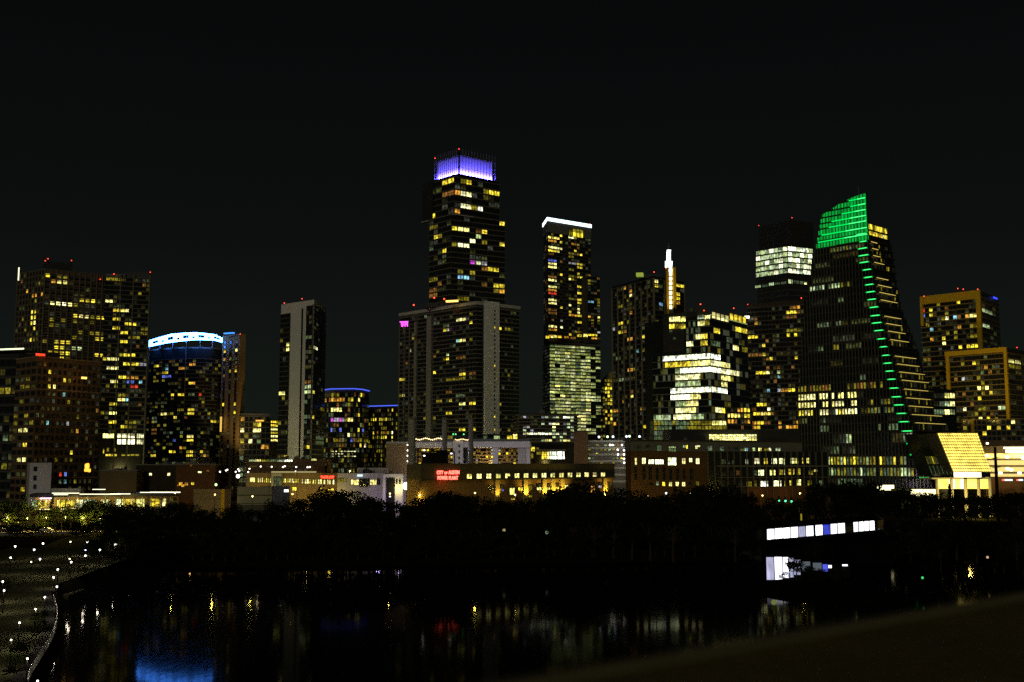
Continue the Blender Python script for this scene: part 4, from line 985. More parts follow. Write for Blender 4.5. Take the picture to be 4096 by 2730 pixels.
# the short face: terraces stepping out floor by floor, each with a lit soffit
SIL = ([700, 880, 1000, 1100, 1200, 1300, 1400, 1500, 1560, 1650, 1740, 1900], [3545, 3550, 3572, 3584, 3602, 3642, 3682, 3702, 3735, 3790, 3805, 3810])
SOF = ([1000, 1040, 1100, 1200, 1300, 1400, 1500, 1600, 1700], [3525, 3540, 3550, 3585, 3600, 3640, 3690, 3720, 3790])
SO = emit('amber_soffit', (1, .76, .16), .95)
fs_ = sorted(fl, reverse=True)
for i in range(len(fs_) - 5):
    v1, v0 = fs_[i], fs_[i + 1]
    ur = u_range(v0)[1]; e0 = o0 + dl * (ur - .4)
    y = strips[i][2]
    xs_ = np.interp(y, *SIL)
    # length so that the far corner meets the silhouette
    L_ = 2.0
    for _ in range(200):
        q = e0 + dr * L_
        if proj((q[0], q[1], v0))[0] > xs_: break
        L_ += .25
    t_ = S.part('terrace_floor', MB().prism([e0, e0 + dr * L_, e0 + dr * L_ - dl * 16, e0 - dl * 16], v0 + .5, v1 - .55), MATS['black_green_glass'])
    S.part('terrace_slab', MB().prism(offset_poly([e0, e0 + dr * L_, e0 + dr * L_ - dl * 16, e0 - dl * 16], .9), v0 - .1, v0 + .45), SPB, parent=t_)
    Ls = 1.0
    while Ls < L_ and proj((*(e0 + dr * Ls), v1))[0] < np.interp(y, [1000, 1020, 1170, 1225, 1300, 1380, 1470, 1537, 1600, 1665, 1700], [3505, 3515, 3577, 3595, 3600, 3652, 3680, 3717, 3760, 3786, 3791]): Ls += .25
    nsof = np.array([dr[1], -dr[0]])
    if i in (0, 5, 10, 15): continue
    pa = e0 + nsof * .95
    S.part('soffit_light', MB().prism([pa + nsof * .3, pa + dr * Ls * R.uniform(.8, 1) + nsof * .3, pa + dr * Ls * .8, pa], v1 - .72, v1 - .57), SO, parent=t_)
    k = 0; u_ = 1.2
    while u_ < L_ - 1.5:
        if R.random() < .34: put_window(S, e0, dr, u_, u_ + 1.3, v0 + .7, v1 - .9, R.choice('dzzz'), n=1, th=.1, out=.02)
        u_ += 1.5
# lit box near the top of the short face
ur = u_range(fl[0] + 4)[1]; e0 = o0 + dl * (ur - .3)
vt, vb = onplane(3475, 893, e0, dr)[2], onplane(3475, 948, e0, dr)[2]
le = float(np.dot(onplane(3549, 930, e0, dr)[:2] - e0, dr))
S.part('upper_terrace_room', MB().prism([e0, e0 + dr * le, e0 + dr * le - dl * 12, e0 - dl * 12], vb - 1, vt), MATS['black_green_glass'])
for k in range(2):
    for j in range(8):
        put_window(S, e0, dr, .3 + (le - .6) * j / 8, .3 + (le - .6) * (j + 1) / 8 - .1, vb + (vt - vb) * k / 2 + .3, vb + (vt - vb) * (k + 1) / 2 - .3, R.choice('yyydp'), n=2, th=.12, out=.02)
# greenish end windows low on the right
ae, be = P(3735, 1570, 532)[:2], P(3822, 1570, 545)[:2]
S.part('rear_wing', MB().prism(close([ae, be], 14), GZ, zat(3780, 1555, 535)), MATS['black_green_glass'])
for k in range(3): free_windows(S, ae, be, C8(' '.join('%d,%d,%d,%d,%s' % (1280 + 37 * j, 215 + 57 * k, 1314 + 37 * j, 250 + 57 * k, R.choice('zze') if j < 2 else R.choice('gpg')) for j in range(4))), n=2)
# glowing louvred hall at the foot and its colonnade
ZT, ZB_ = zat(3825, 1733, 470), zat(3880, 1888, 470)
tl, tr, bl, br = P(3746, 1733, 470), P(3906, 1733, 478), P(3810, 1888, 470), P(3962, 1888, 478)
hall = S.part('louvred_hall', MB().add([bl, br, tr, tl, bl + (0, 14, 0), br + (0, 14, 0), tr + (0, 14, 0), tl + (0, 14, 0)], [(0, 1, 2, 3), (5, 4, 7, 6), (4, 0, 3, 7), (1, 5, 6, 2), (3, 2, 6, 7), (4, 5, 1, 0)]), DARK)
HL, t, b = base_mat('hall_lit_screen')
tc = t.nodes.new('ShaderNodeTexCoord'); n1 = t.nodes.new('ShaderNodeTexNoise'); n1.inputs['Scale'].default_value = .35; n1.inputs['Detail'].default_value = 4
mr = t.nodes.new('ShaderNodeMapRange'); mr.inputs[1].default_value = .3; mr.inputs[2].default_value = .7; mr.inputs[3].default_value = 1.0; mr.inputs[4].default_value = 2.8
t.links.new(tc.outputs['Object'], n1.inputs['Vector']); t.links.new(n1.outputs['Fac'], mr.inputs[0]); t.links.new(mr.outputs[0], b.inputs['Emission Strength'])
b.inputs['Emission Color'].default_value = (1, .74, .10, 1); HL.cycles.emission_sampling = 'NONE'
NB, NR = 17, 13
def hp(f, g, o=.0): p = bl * (1 - f) * (1 - g) + br * f * (1 - g) + tr * f * g + tl * (1 - f) * g; return p - np.array([0, o, 0])
for r_ in range(NR):
    for c_ in range(NB):
        f0, f1, g0, g1 = c_ / NB + .006, (c_ + 1) / NB - .006, r_ / NR + .012, (r_ + 1) / NR - .012
        S.part('hall_pane', MB().add([hp(f0, g0, .9), hp(f1, g0, .9), hp(f1, g1, .9), hp(f0, g1, .9), hp(f0, g0, .7), hp(f1, g0, .7), hp(f1, g1, .7), hp(f0, g1, .7)], [(0, 1, 2, 3), (7, 6, 5, 4), (0, 4, 5, 1), (1, 5, 6, 2), (2, 6, 7, 3), (3, 7, 4, 0)]), HL, parent=hall)
for r_ in range(NR + 1):
    p, q = hp(-.005, r_ / NR, 1.2), hp(1.005, r_ / NR, 1.2)
    S.part('louvre', MB().bar(p, q, .13, 4), surf('louvre_metal', (.55, .45, .25), .5, .1, .3) if r_ == 0 else MATS['louvre_metal'], parent=hall)
for c_ in range(NB + 1): S.part('hall_mullion', MB().bar(hp(c_ / NB, 0, 1.0), hp(c_ / NB, 1, 1.0), .07, 4), MATS['louvre_metal'], parent=hall)
LB = emit('blown_white_band', (1, .90, .50), 2.6)
zb2 = zat(3880, 1910, 468)
S.part('bright_band', MB().wall(P(3826, 1900, 467)[:2], P(3925, 1900, 469)[:2], zb2, zat(3880, 1890, 468), 0, 2), LB)
S.part('band_grille', MB().wall(P(3926, 1900, 469)[:2], P(3962, 1900, 471)[:2], zb2, zat(3880, 1890, 468), 0, 2), DARK)
S.part('colonnade_slab', MB().wall(P(3720, 1912, 462)[:2], P(3962, 1912, 466)[:2], zb2 - .7, zb2 - .1, 1.5, 8), CONCL)
for x in (3748, 3806, 3862, 3914, 3960): S.part('column', MB().cyl(P(x, 1940, 462)[:2], .7, .7, GZ, zb2 - .7, 10), CONCL)
sf = emit('warm_soffit_boards', (1, .60, .12), .85)
for j in range(9):
    x0 = 3752 + j * 22.5; S.part('lobby_screen', MB().wall(P(x0, 1930, 470)[:2], P(x0 + 21.5, 1930, 470)[:2], zat(3800, 1956, 470), zb2 - .8, .1, .2), HL if j not in (2, 4) else LB)
for j in range(4):
    x0 = 3640 + j * 28; S.part('ground_floor_glow', MB().wall(P(x0, 1960, 470)[:2], P(x0 + 26, 1960, 470)[:2], zat(3800, 1984 , 470), zat(3700, 1958 , 470), .1, .2), emit('ground_floor_%d' % j, (1, .88, .45), 2.0 + .5 * (j % 2)))
for j in range(3):
    x0 = 3506 + j * 24; S.part('ground_floor_glow', MB().wall(P(x0, 1950, 492)[:2], P(x0 + 22, 1950, 492)[:2], zat(3520, 1962, 492), zat(3520, 1941, 492), .1, .2), MATS['ground_floor_1'])
S.part('podium', MB().prism(close([P(3600, 1960, 473)[:2], P(3800, 1960, 474)[:2]], 10), GZ, zat(3700, 1957, 473)), DARK)
# dark glass podium wing left of the hall
pw = [P(3668, 1735, 490), P(3758, 1735, 478), P(3822, 1905, 474), P(3728, 1905, 486)]
S.part('podium_wing', MB().add(pw + [p + np.array([0, 16, 0]) for p in pw], [(3, 2, 1, 0), (4, 5, 6, 7), (0, 1, 5, 4), (1, 2, 6, 5), (2, 3, 7, 6), (3, 0, 4, 7)]), MATS['black_green_glass'])
def pwp(f, g, o): p = pw[3] * (1 - f) * (1 - g) + pw[2] * f * (1 - g) + pw[1] * f * g + pw[0] * (1 - f) * g; return p - np.array([.1, o, 0])
for g0, g1, cc in ((.68, .98, 'zzzz'), (.28, .46, 'dedy'), (.04, .24, 'ezez')):
    for j in range(12):
        cl = cc[j % 4]; k = COL[cl]
        o = S.part('podium_pane', MB().add([pwp(j / 12 + .02, g0, .12), pwp((j + 1) / 12 - .02, g0, .12), pwp((j + 1) / 12 - .02, g1, .12), pwp(j / 12 + .02, g1, .12), pwp(j / 12 + .02, g0, .02), pwp((j + 1) / 12 - .02, g0, .02), pwp((j + 1) / 12 - .02, g1, .02), pwp(j / 12 + .02, g1, .02)], [(0, 1, 2, 3), (7, 6, 5, 4), (0, 4, 5, 1), (1, 5, 6, 2), (2, 6, 7, 3), (3, 7, 4, 0)]), WL)
        o.color = (*k[:3], k[3] / 4)
q = P(3850, 1960, 452); point('plaza_light', (q[0], q[1] - 4, GZ + 7), 15000, (1, .72, .14), .8, S)

# ================================================================== ochre framed twin block (right)
Y0 = 640
zt = zat(3922, 1164, Y0)
c = P(3922, 1164, Y0)[:2]; a = atz(3683, 1191, zt); b = P(3992, 1176, 668)[:2]
zl = zat(3950, 1800, Y0)
B = tower('ochre_framed_tower', 'upper apartment tower inside a broad ochre frame at the right', [a, c, b], GZ, zt, surf('brown_glass_wall', (.05, .042, .03), .4, .3, .1))
W = C7('1262,868,1296,898,y 1195,982,1214,1005,w 1235,976,1257,1000,c 1278,970,1295,995,q 1320,965,1338,990,o 1366,960,1414,990,p 1150,988,1168,1008,d 1085,940,1102,955,y 1085,965,1102,985,y 1040,962,1050,988,b 1040,940,1050,955,r 1370,1028,1410,1055,d 1280,1040,1296,1064,o 1200,1085,1216,1105,d 1242,1080,1260,1105,d 1155,1118,1172,1140,y 1155,1157,1175,1175,p 1088,1130,1108,1148,o 1088,1055,1108,1080,c 1375,1105,1405,1125,d 1287,1208,1306,1228,y 1328,1205,1348,1225,y 1376,1195,1425,1220,y')
nf = 20; fh = 20.6 * Y0 / F * 1.0; zb = zt - 4 - nf * fh
facade(B, a, c, zb, zt - 4, nf, 15, W, fill=.06, pal='dqz', lo=.2, hi=.05, mu=.05)
facade(B, c, b, zb, zt - 4, nf, 5, C7('1440,958,1500,985,g 1440,1028,1480,1052,g'), fill=.02, pal='z', lo=.2, hi=.05)
slabs(B, B.poly, [zb + i * fh for i in range(nf + 1)], .5, .6, surf('ochre_slab', (.26, .19, .08), .8, .15, .1))
B.part('frame_beam', MB().wall(a, c, zt - 4.6, zt + .4, 1.4, -.1), GOLD)
B.part('frame_post', MB().wall(*sub(a, c, .93, 1.0), zat(3930, 1400, Y0), zt - 4.6, 1.4, -.1), GOLD); B.part('frame_post', MB().wall(*sub(a, c, .0, .04), zat(3700, 1300, 660), zt - 4.6, 1.4, -.1), GOLD)
for q in ((3696, 1186, 660), (3831, 1155, 646), (3853, 1158, 645), (3911, 1158, 640)): beacon(B, *q, mast=.3, r=.35)
p = P(3976, 1190, 662); B.part('blue_sign', MB().wall(P(3971, 1190, 657)[:2], P(3986, 1194, 663)[:2], zat(3978, 1197, 660), zat(3978, 1190, 660), .6, -.2), emit('blue_sign_glow', (.05, .08, 1), 1.2))
finish(B)
Y1 = 600
zt = zat(4028, 1392, Y1)
c = P(4028, 1392, Y1)[:2]; a = atz(3782, 1412, zt); b = P(4180, 1410, 640)[:2]
B = tower('lower_ochre_framed_block', 'lower apartment block with a slimmer ochre frame at the right edge', [a, c, b], GZ, zt, MATS['brown_glass_wall'])
W = C7('1450,1237,1477,1256,w 1368,1308,1392,1332,y 1415,1305,1433,1325,d 1295,1290,1308,1335,d 1458,1340,1475,1362,o 1295,1415,1310,1438,l 1422,1408,1440,1432,d 1428,1475,1445,1495,p 1463,1475,1485,1500,p 1498,1510,1515,1530,y 1422,1545,1436,1568,y') + C8('1605,170,1620,195,d 1640,170,1660,195,p 1605,215,1622,235,d 1675,205,1690,220,y 1605,240,1620,262,y 1480,315,1497,335,w 1740,300,1780,320,g 1605,320,1630,335,d 1610,375,1625,395,p 1645,375,1668,395,y 1700,380,1715,395,d')
nf = 20; zb = zat(3900, 1745, Y1); fh = (zt - 3 - zb) / nf; fh = 20.5 * Y1 / F * 1.02; nf = int((zt - 3 - zb) / fh); zb = zt - 3 - nf * fh
facade(B, a, c, zb, zt - 3, nf, 16, W, fill=.07, pal='dqez', lo=.2, hi=.05, mu=.05)
facade(B, c, b, zb, zt - 3, nf, 6, C7('1625,1295,1650,1315,p 1660,1295,1690,1320,p 1630,1330,1690,1345,d'), fill=.05, pal='qz', lo=.2, hi=.05)
slabs(B, B.poly, [zb + i * fh for i in range(nf + 1)], .5, .6, MATS['ochre_slab'])
B.part('frame_beam', MB().wall(a, c, zt - 2.2, zt + .4, 1.2, -.1), GOLD)
B.part('frame_post', MB().wall(*sub(a, c, .955, 1.0), zat(4040, 1690, Y1), zt - 2.2, 1.2, -.1), GOLD); B.part('frame_post', MB().wall(*sub(a, c, .015, .065), zat(3790, 1565, Y1), zt - 2.2, 1.2, -.1), GOLD)
beacon(B, 4068, 1391, 615, .2, .3)
finish(B)
a, b = P(3850, 1690, 575)[:2], P(4200, 1680, 560)[:2]
z2 = zat(3950, 1680, 570)
B = tower('ochre_podium', 'stepped podium with long dim balcony bands below the ochre frames', [a, b], GZ, z2, MATS['brown_glass_wall'], 20, 'building')
for fx, fy in ((3850, 1700), (3990, 1690)):
    q = P(fx, fy, 545); B.part('added_flood_box', MB().box(q[0] - .5, q[1] - .5, z2 + .4, q[0] + .5, q[1] + .5, z2 + 1.2), BLACK); point('added_flood', (q[0], q[1] - .8, z2 + 2), 26000, (1, .70, .12), .8, B, 80, P(fx - 20, 1350, 625), .8)  # added spots and their boxes, put in to brighten the ochre frames
facade(B, a, b, zat(3950, 1770, 570), z2, 4, 18, C8('1650,452,1670,472,y 1733,445,1752,470,y 1780,445,1800,472,y 1820,410,1838,430,p 1610,485,1632,505,y 1485,455,1502,475,d'), fill=.08, pal='dqz', mu=.1)
slabs(B, B.poly, [zat(3950, 1770, 570) + i * (z2 - zat(3950, 1770, 570)) / 4 for i in range(5)], .5, .6, MATS['ochre_slab'])
B.part('frame_leg', MB().wall(P(3885, 1690, 570)[:2], P(3898, 1690, 569)[:2], zat(3890, 1760, 570), z2, 1.2, -.1), GOLD)
finish(B)

# ================================================================== low buildings along the lake front
L2 = lambda s: boxes(800, 1700, 2.614, s)      # left low strip
L3 = lambda s: boxes(1600, 1700, 2.614, s)     # power plant
L4 = lambda s: boxes(2400, 1650, 2.353, s)     # library
L5 = lambda s: boxes(3300, 1650, 2.851, s)
L8 = lambda s: boxes(0, 1850, 3.361, s)

def text(B, s, pos, size, mat, ext=.08, rz=0, name='lettering', bev=.0, spacing=1.0, parent=None, sx=1.0):
    cu = bpy.data.curves.new(name, 'FONT'); cu.body = s; cu.size = size; cu.extrude = ext; cu.bevel_depth = bev; cu.space_character = spacing
    cu.resolution_u = 3
    tmp = bpy.data.objects.new('tmp', cu); C.objects.link(tmp); bpy.context.view_layer.update()
    me = bpy.data.meshes.new_from_object(tmp.evaluated_get(bpy.context.evaluated_depsgraph_get())); bpy.data.objects.remove(tmp)
    me.name = name; me.materials.clear(); me.materials.append(mat)
    o = bpy.data.objects.new(name, me); link(o, parent or B.o)
    o.location = np.array(pos) - B.loc; o.rotation_euler = (math.pi / 2, 0, rz); o.scale = (sx, 1, 1)
    return o

# --- old power plant
a, b = P(1676, 1860, 393)[:2], P(2452, 1860, 465)[:2]
dS = unit(b - a); nS = np.array([dS[1], -dS[0]]); Ls = length(a, b)
zr = zat(1760, 1859, 398); zl_ = zat(1876, 1917, 406)
B = tower('old_power_plant', 'long low dark power plant with a row of square yellow windows', [a, b], GZ, zl_, BROWN, 7, 'building', 'lower_wall')
B.part('upper_wall', MB().wall(a, b, zl_ + .02, zr, .9, 7), surf('dark_concrete', (.085, .075, .06), .9, .25, .1))  # upper wall, ledge and coping share a darker concrete
B.part('ledge', MB().wall(a, b, zl_ - .5, zl_, 1.5, 0), MATS['dark_concrete'])
B.part('roof_coping', MB().wall(a, b, zr, zr + .35, 1.1, 1), MATS['dark_concrete'])
cx_ = [721, 824, 925, 1025, 1122, 1219, 1315, 1409, 1502, 1594, 1685, 1774, 1862, 1948, 2034, 2119]
af, bf = a + nS * .9, b + nS * .9
for i, x in enumerate(cx_):
    f = i / 15; w = 26.5 - 4 * f; y1 = 565 - 22 * f; y0 = y1 - 52 + 5 * f
    if i == 4: free_windows(B, af, bf, L3('%f,%f,%f,%f,p %f,%f,%f,%f,p' % (x - w, y0, x - w * .1, y1, x - w * .1, y0, x + w, y1 - 22)), n=1, rows=2)
    else: free_windows(B, af, bf, L3('%f,%f,%f,%f,%s' % (x - w, y0, x + w, y1, 'p')), n=2, rows=2)
free_windows(B, a, b, L3('1143,656,1196,735,p 1232,655,1282,688,y 1332,635,1380,683,d 1427,650,1476,683,p 1427,620,1476,648,- 1525,650,1570,680,p 1525,618,1570,648,- 1618,648,1660,675,y 1618,615,1660,646,- 1710,628,1757,670,p 1990,635,2036,728,o 2070,635,2110,660,l 2070,606,2110,633,- 1037,632,1085,668,- 1060,672,1085,692,b 930,640,980,695,- 1157,765,1198,785,y 2155,606,2195,660,- 1340,735,1380,760,d'), n=2, rows=1)
B.part('red_door_glow', MB().wall(*[onplane(1600 + x / 2.614, 1965, a, dS)[:2] for x in (2000, 2036)], zat(2372, 1979, 460), zat(2372, 1970, 460), .6, -.3), emit('red_door', (1, .12, .04), 2.0))
for x in (1008, 1305, 1500, 1592, 1690, 2136):
    p = onplane(1600 + x / 2.614, 1950, a, dS)
    pr = B.part('pilaster', MB().wall(p[:2] - dS * 1.1, p[:2] + dS * 1.1, GZ, zl_ - .5, .7, 0), surf('pale_pilaster', (.36, .28, .13), .9, .15, .2) if x == 1008 else MATS['pale_pilaster'])
    q = p[:2] + nS * 2.6
    B.part('uplight_fitting', MB().box(q[0] - .4, q[1] - .4, zat(2000, 1998, 410) - .5, q[0] + .4, q[1] + .4, zat(2000, 1998, 410)), BLACK)
    zz = zat(2000, 1998, 410) + .3
    point('uplight', (q[0], q[1], zz), 5200 if x > 1200 else 2200, (1, .68, .08), .5, B, 100, (p[0] , p[1] , zz + 6), .8)
finish(B)
SG = Thing('red_neon_sign', 'two line red neon letter sign on the power plant wall', 'sign', P(1790, 1925, 396))
NE = emit('red_neon', (1, .09, .06), 6, 'AUTO'); NEC = emit('red_neon_core', (1, .30, .24), 3.2)
rzS = math.atan2(dS[1], dS[0])
for s_, x0, x1, yb, hh in (('CITY', 385, 452, 516, 36), ('OF', 463, 496, 516, 24), ('AUSTIN', 508, 622, 516, 38), ('POWER', 392, 498, 574, 38), ('PLANT', 510, 606, 574, 38)):
    p0 = onplane(1600 + x0 / 2.614, 1700 + yb / 2.614, a + nS * 1.5, dS); p1 = onplane(1600 + x1 / 2.614, 1700 + yb / 2.614, a + nS * 1.5, dS)
    size = hh / 2.614 * 396 / F / .72
    o = text(SG, s_, p0, size, NE, .05, rzS, 'letters', .05)
    bpy.context.view_layer.update(); o.scale.x = length(p0[:2], p1[:2]) / o.dimensions.x
q = onplane(1790, 1925, a + nS * 3.2, dS)
point('neon_glow', q, 220, (1, .04, .02), .4, SG)
SG.part('sign_frame', MB().wall(*[onplane(1600 + x / 2.614, 1900, a, dS)[:2] for x in (380, 626)], zat(1790, 1898, 397), zat(1790, 1900, 397) + .25, 1.35, -.95), BLACK)

# dark steel plant frame left of the power plant
FRM = Thing('steel_gantry', 'black steel framework with small lamps behind the neon sign', 'gantry', P(1715, 1920, 415))
mb = MB()
x0s, x1s = 1672, 1818
for x in (1672, 1720, 1756, 1790, 1818):
    FRM.part('post', MB().bar(P(x, 1925, 412), P(x, 1808, 412), .22), BLACK)
for y in (1808, 1845, 1880): FRM.part('rail', MB().bar(P(x0s, y, 412), P(x1s, y, 412), .18), BLACK)
FRM.part('tank', MB().wall(P(1688, 1850, 416)[:2], P(1788, 1850, 416)[:2], GZ, zat(1740, 1812, 416), 0, 8), BLACK)
FRM.part('top_unit', MB().wall(P(1745, 1810, 415)[:2], P(1786, 1810, 415)[:2], zat(1760, 1812, 415), zat(1760, 1801, 415), 0, 5), BLACK)
FRM.part('brace', MB().bar(P(1672, 1880, 412), P(1720, 1845, 412), .12), BLACK); FRM.part('brace', MB().bar(P(1790, 1845, 412), P(1818, 1808, 412), .12), BLACK)
LW = emit('lamp_white', (1, .88, .80), 4.5)
for x, y in ((1697, 1802), (1697, 1824), (1805, 1815)): FRM.part('lamp', MB().ball(P(x, y, 411), .42, sz=.5), LW)

# three chimney stacks
for i, (x0, x1, yt, Y, lab) in enumerate(((1633, 1664, 1674, 425, 'thick dark chimney stack left of the neon sign'), (1768, 1789, 1673, 432, 'slim chimney stack with a lilac lit edge above the neon sign'), (1874, 1894, 1675, 440, 'rightmost slim chimney stack with a lilac lit edge'))):
    p0, p1 = P(x0, yt, Y), P(x1, yt, Y); cx0 = (p0[:2] + p1[:2]) / 2; r = (p1[0] - p0[0]) / 2
    ST = Thing('chimney_stack', lab, 'chimney', (*cx0, GZ), 'power plant chimneys')
    ST.part('shaft', MB().cyl(cx0, r, r, GZ, p0[2], 20), surf('stack_concrete', (.30, .29, .27), .8, .15, .2) if i == 0 else (MATS['stack_concrete']))
    ST.part('rim', MB().cyl(cx0, r + .18, r + .18, p0[2] - .6, p0[2] + .15, 20), CONCD)
    if i:
        zq = zat(x0, 1856, Y)
        point('stack_light', (cx0[0] - r - 1.3, cx0[1] - .6, zq + .4), 2600, (.52, .42, 1), .3, ST, 40, (cx0[0] - r + .3, cx0[1], zq + 13), .5)
    else:
        point('stack_light', (cx0[0] + 6.5, cx0[1] - 5, zat(1660, 1890, Y)), 700, (1, .8, .45), .3, ST, 70, (cx0[0], cx0[1], zat(1660, 1790, Y)), .8)

# --- white framed building behind the plant
Y0 = 486
zt = zat(1800, 1767, Y0); zb = GZ
a, b = P(1545, 1767, Y0 + 2)[:2], P(2120, 1767, Y0 - 2)[:2]
B = Thing('white_framed_building', 'white framed podium building with glowing yellow rooms behind the chimneys', 'building', (*((a + b) / 2), GZ))
back = P(1545, 1770, Y0 + 14)[:2], P(2120, 1770, Y0 + 10)[:2]
B.part('rear_wall', MB().wall(*back, GZ, zt - 2, 0, 10), TAN)
B.part('roof_beam', MB().wall(a, b, zt - 2.6, zt, 0, 14), WHITE)
def wp(x0, x1, y0, name, m, t_=3.0, dy=0.): B.part(name, MB().wall(P(x0, 1800, Y0 + dy)[:2], P(x1, 1800, Y0 + dy)[:2], GZ, zat(1800, y0, Y0), .05, t_), m)
wp(1812, 1852, 1764, 'white_stair_tower', WHITE, 8, -.6)
wp(2105, 2120, 1766, 'end_post', WHITE); wp(1972, 1992, 1775, 'white_pillar', WHITE)
wp(2072, 2104, 1776, 'grey_panel', CONC); wp(1545, 1632, 1776, 'left_wall', TAN, 6)
for y in (1780, 1803, 1828, 1850): free_windows(B, P(1812, 1800, Y0 - .6)[:2], P(1852, 1800, Y0 - .6)[:2], [(1834, y, 1840, y + 10, '-')], n=1, out=.06)
for k in range(9):
    y = 1783 + 8.5 * k; B.part('stair_tread', MB().wall(P(1854, 1800, Y0)[:2], P(1872, 1800, Y0)[:2], zat(1860, y + 2.4, Y0), zat(1860, y, Y0), 0, 1.5), BLACK)
B.part('stair_back', MB().wall(P(1852, 1800, Y0 + 2)[:2], P(1873, 1800, Y0 + 2)[:2], GZ, zt - 2.6, 0, 1), WHITE)
zz0 = zat(1900, 1862, Y0 + 11)
aw, bw = P(1893, 1800, Y0 + 11.6)[:2], P(2074, 1800, Y0 + 10)[:2]
facade(B, aw, bw, zz0, zt - 3, 5, 18, [], fill=.62, pal='ydddqqyql', lo=.25, hi=.15, mu=.1, out=.12)
facade(B, P(1664, 1800, Y0 + 12.6)[:2], P(1812, 1800, Y0 + 12)[:2], zz0, zt - 3, 5, 14, [], fill=.5, pal='yddqdq', lo=.3, hi=.2, mu=.12, out=.12)
facade(B, P(1545, 1800, Y0 + 2)[:2], P(1632, 1800, Y0 + 1)[:2], zz0 - 8, zt - 3, 7, 8, [], fill=.25, pal='ydq', lo=.3, hi=.2, mu=.25, out=.1)
for k in range(1, 5): B.part('rear_floor', MB().wall(P(1660, 1800, Y0 + 12)[:2], P(2080, 1800, Y0 + 10)[:2], zz0 + (zt - 3 - zz0) * k / 5 - .25, zz0 + (zt - 3 - zz0) * k / 5 + .25, 1.2, 0), TAN)
# string of festoon bulbs on the roof terrace
FB = emit('festoon_bulb', (1, .72, .30), 5)
for i in range(15): B.part('festoon_bulb', MB().ball(P(1664 + i * 7.4, 1757 + 3 * math.sin(i * .9), Y0 - 1), .24, 6, 4), FB)
for i in range(12): B.part('festoon_bulb', MB().ball(P(1822 + i * 5.2, 1759 + 2 * math.sin(i * .9), Y0 - 1), .17, 6, 4), FB)
for i in range(7): B.part('wall_lamp', MB().ball(P(1630.5 + (i % 2) * .4, 1781 + 21.5 * i, Y0 - 3), .36, 6, 4), LW)
B.part('roof_rail', MB().wall(P(1664, 1760, Y0)[:2], b, zt, zt + 1.1, -.2, .25), surf('rail_glass', (.10, .11, .10), .3, .2, .3))
finish(B)
q = P(1830, 1880, 452); point('yard_light', (q[0], q[1], 17), 4200, (.85, .78, .9), .6, B); q = P(2040, 1880, 462); point('yard_light', (q[0], q[1], 18), 4200, (.85, .72, 1), .6, B)
q = P(1590, 1900, 455); point('yard_light', (q[0], q[1], 20), 1100, (1, .85, .25), .6, B)
q = P(1950, 1800, 489); point('court_light', (q[0], q[1], 31), 1600, (1, .72, .25), .6, B); q = P(1740, 1800, 489); point('court_light', (q[0], q[1], 31), 1400, (1, .72, .25), .6, B)
PT = Thing('roof_terrace_bar', 'green and amber lit terrace pavilion on the white framed building', 'pavilion', P(1930, 1765, 495))
zt0 = zt + .05
PT.part('canopy', MB().wall(P(1905, 1745, 494)[:2], P(2070, 1748, 492)[:2], zat(1950, 1741, 494), zat(1950, 1738, 494), 2, 6), DARK)
for j, (x0, x1, cc) in enumerate(((1932, 1950, 'e'), (1975, 2000, 'g'), (2028, 2050, 'y'), (2052, 2070, 'y'), (1790, 1812, 'd'), (1760, 1775, 'e'))):
    free_windows(PT, P(1750, 1750, 496)[:2], P(2100, 1750, 494)[:2], [(x0, 1743, x1, 1759, cc)], n=2)
PT.part('rear_wall', MB().wall(P(1750, 1750, 496.2)[:2], P(2100, 1750, 494.2)[:2], zt, zat(1950, 1741, 495), 0, 3), DARK)
neon(PT, [(2058, 1756, 2057, 1740), (2057, 1745, 2068, 1739), (2057, 1744, 2054, 1738)], 489, emit('gold_figure', (1, .7, .2), 2.2), .3, 0, 0, 1, 'gold_statue_light')
for x in (1813, 1823, 1855): PT.part('green_lamp', MB().ball(P(x, 1738, 490), .3, 6, 4), emit('green_lamp_%d' % x, (.1, 1, .25), 2.5))

# --- glass office with white windows and bright lobby
Y0 = 520
a, b = P(2076, 1660, Y0)[:2], P(2310, 1660, Y0 + 4)[:2]
zt = zat(2200, 1655, Y0)
B = tower('white_lit_office', 'low glass office with white lit strips and a dazzling yellow lobby', [a, b], GZ, zt, GLASS2, 18, 'building')
W = C5('60,1288,75,1300,w 75,1290,90,1302,l 180,1318,210,1335,g 245,1322,295,1337,w 315,1320,332,1337,l 60,1350,80,1362,l 115,1355,140,1365,l 62,1370,120,1392,w 120,1372,300,1392,W 245,1347,270,1360,p 205,1430,222,1442,p 230,1430,250,1442,w 328,1430,370,1450,p 255,1405,268,1415,g 110,1470,140,1485,y 328,1283,375,1291,W 375,1355,392,1368,g 300,1405,310,1416,g')
facade(B, a, b, zat(2200, 1770, Y0), zt - 1, 8, 16, W, fill=.28, pal='klzg', lo=.15, hi=.1, mu=.06)
slabs(B, B.poly, [zat(2200, 1770, Y0) + i * (zt - 1 - zat(2200, 1770, Y0)) / 8 for i in range(9)], .5, .4, SLABD)
W = C5('110,1470,140,1500,y 145,1475,165,1495,d 183,1500,198,1550,y 200,1500,214,1550,y 110,1510,130,1545,d 150,1500,180,1520,d 218,1500,228,1550,Y')
free_windows(B, a, b, W, n=1, rows=2); free_windows(B, a, b, C5('232,1498,276,1550,W 281,1498,326,1550,W'), n=3, rows=2)
B.part('lobby_canopy', MB().wall(P(2135, 1800, 517)[:2], P(2262, 1800, 519)[:2], zat(2200, 1803, 518), zat(2200, 1799, 518), .5, 2), CONCD)
q = P(2222, 1850, 508); point('lobby_light', (q[0], q[1], 31), 900, (1, .75, .2), .6, B)
finish(B)

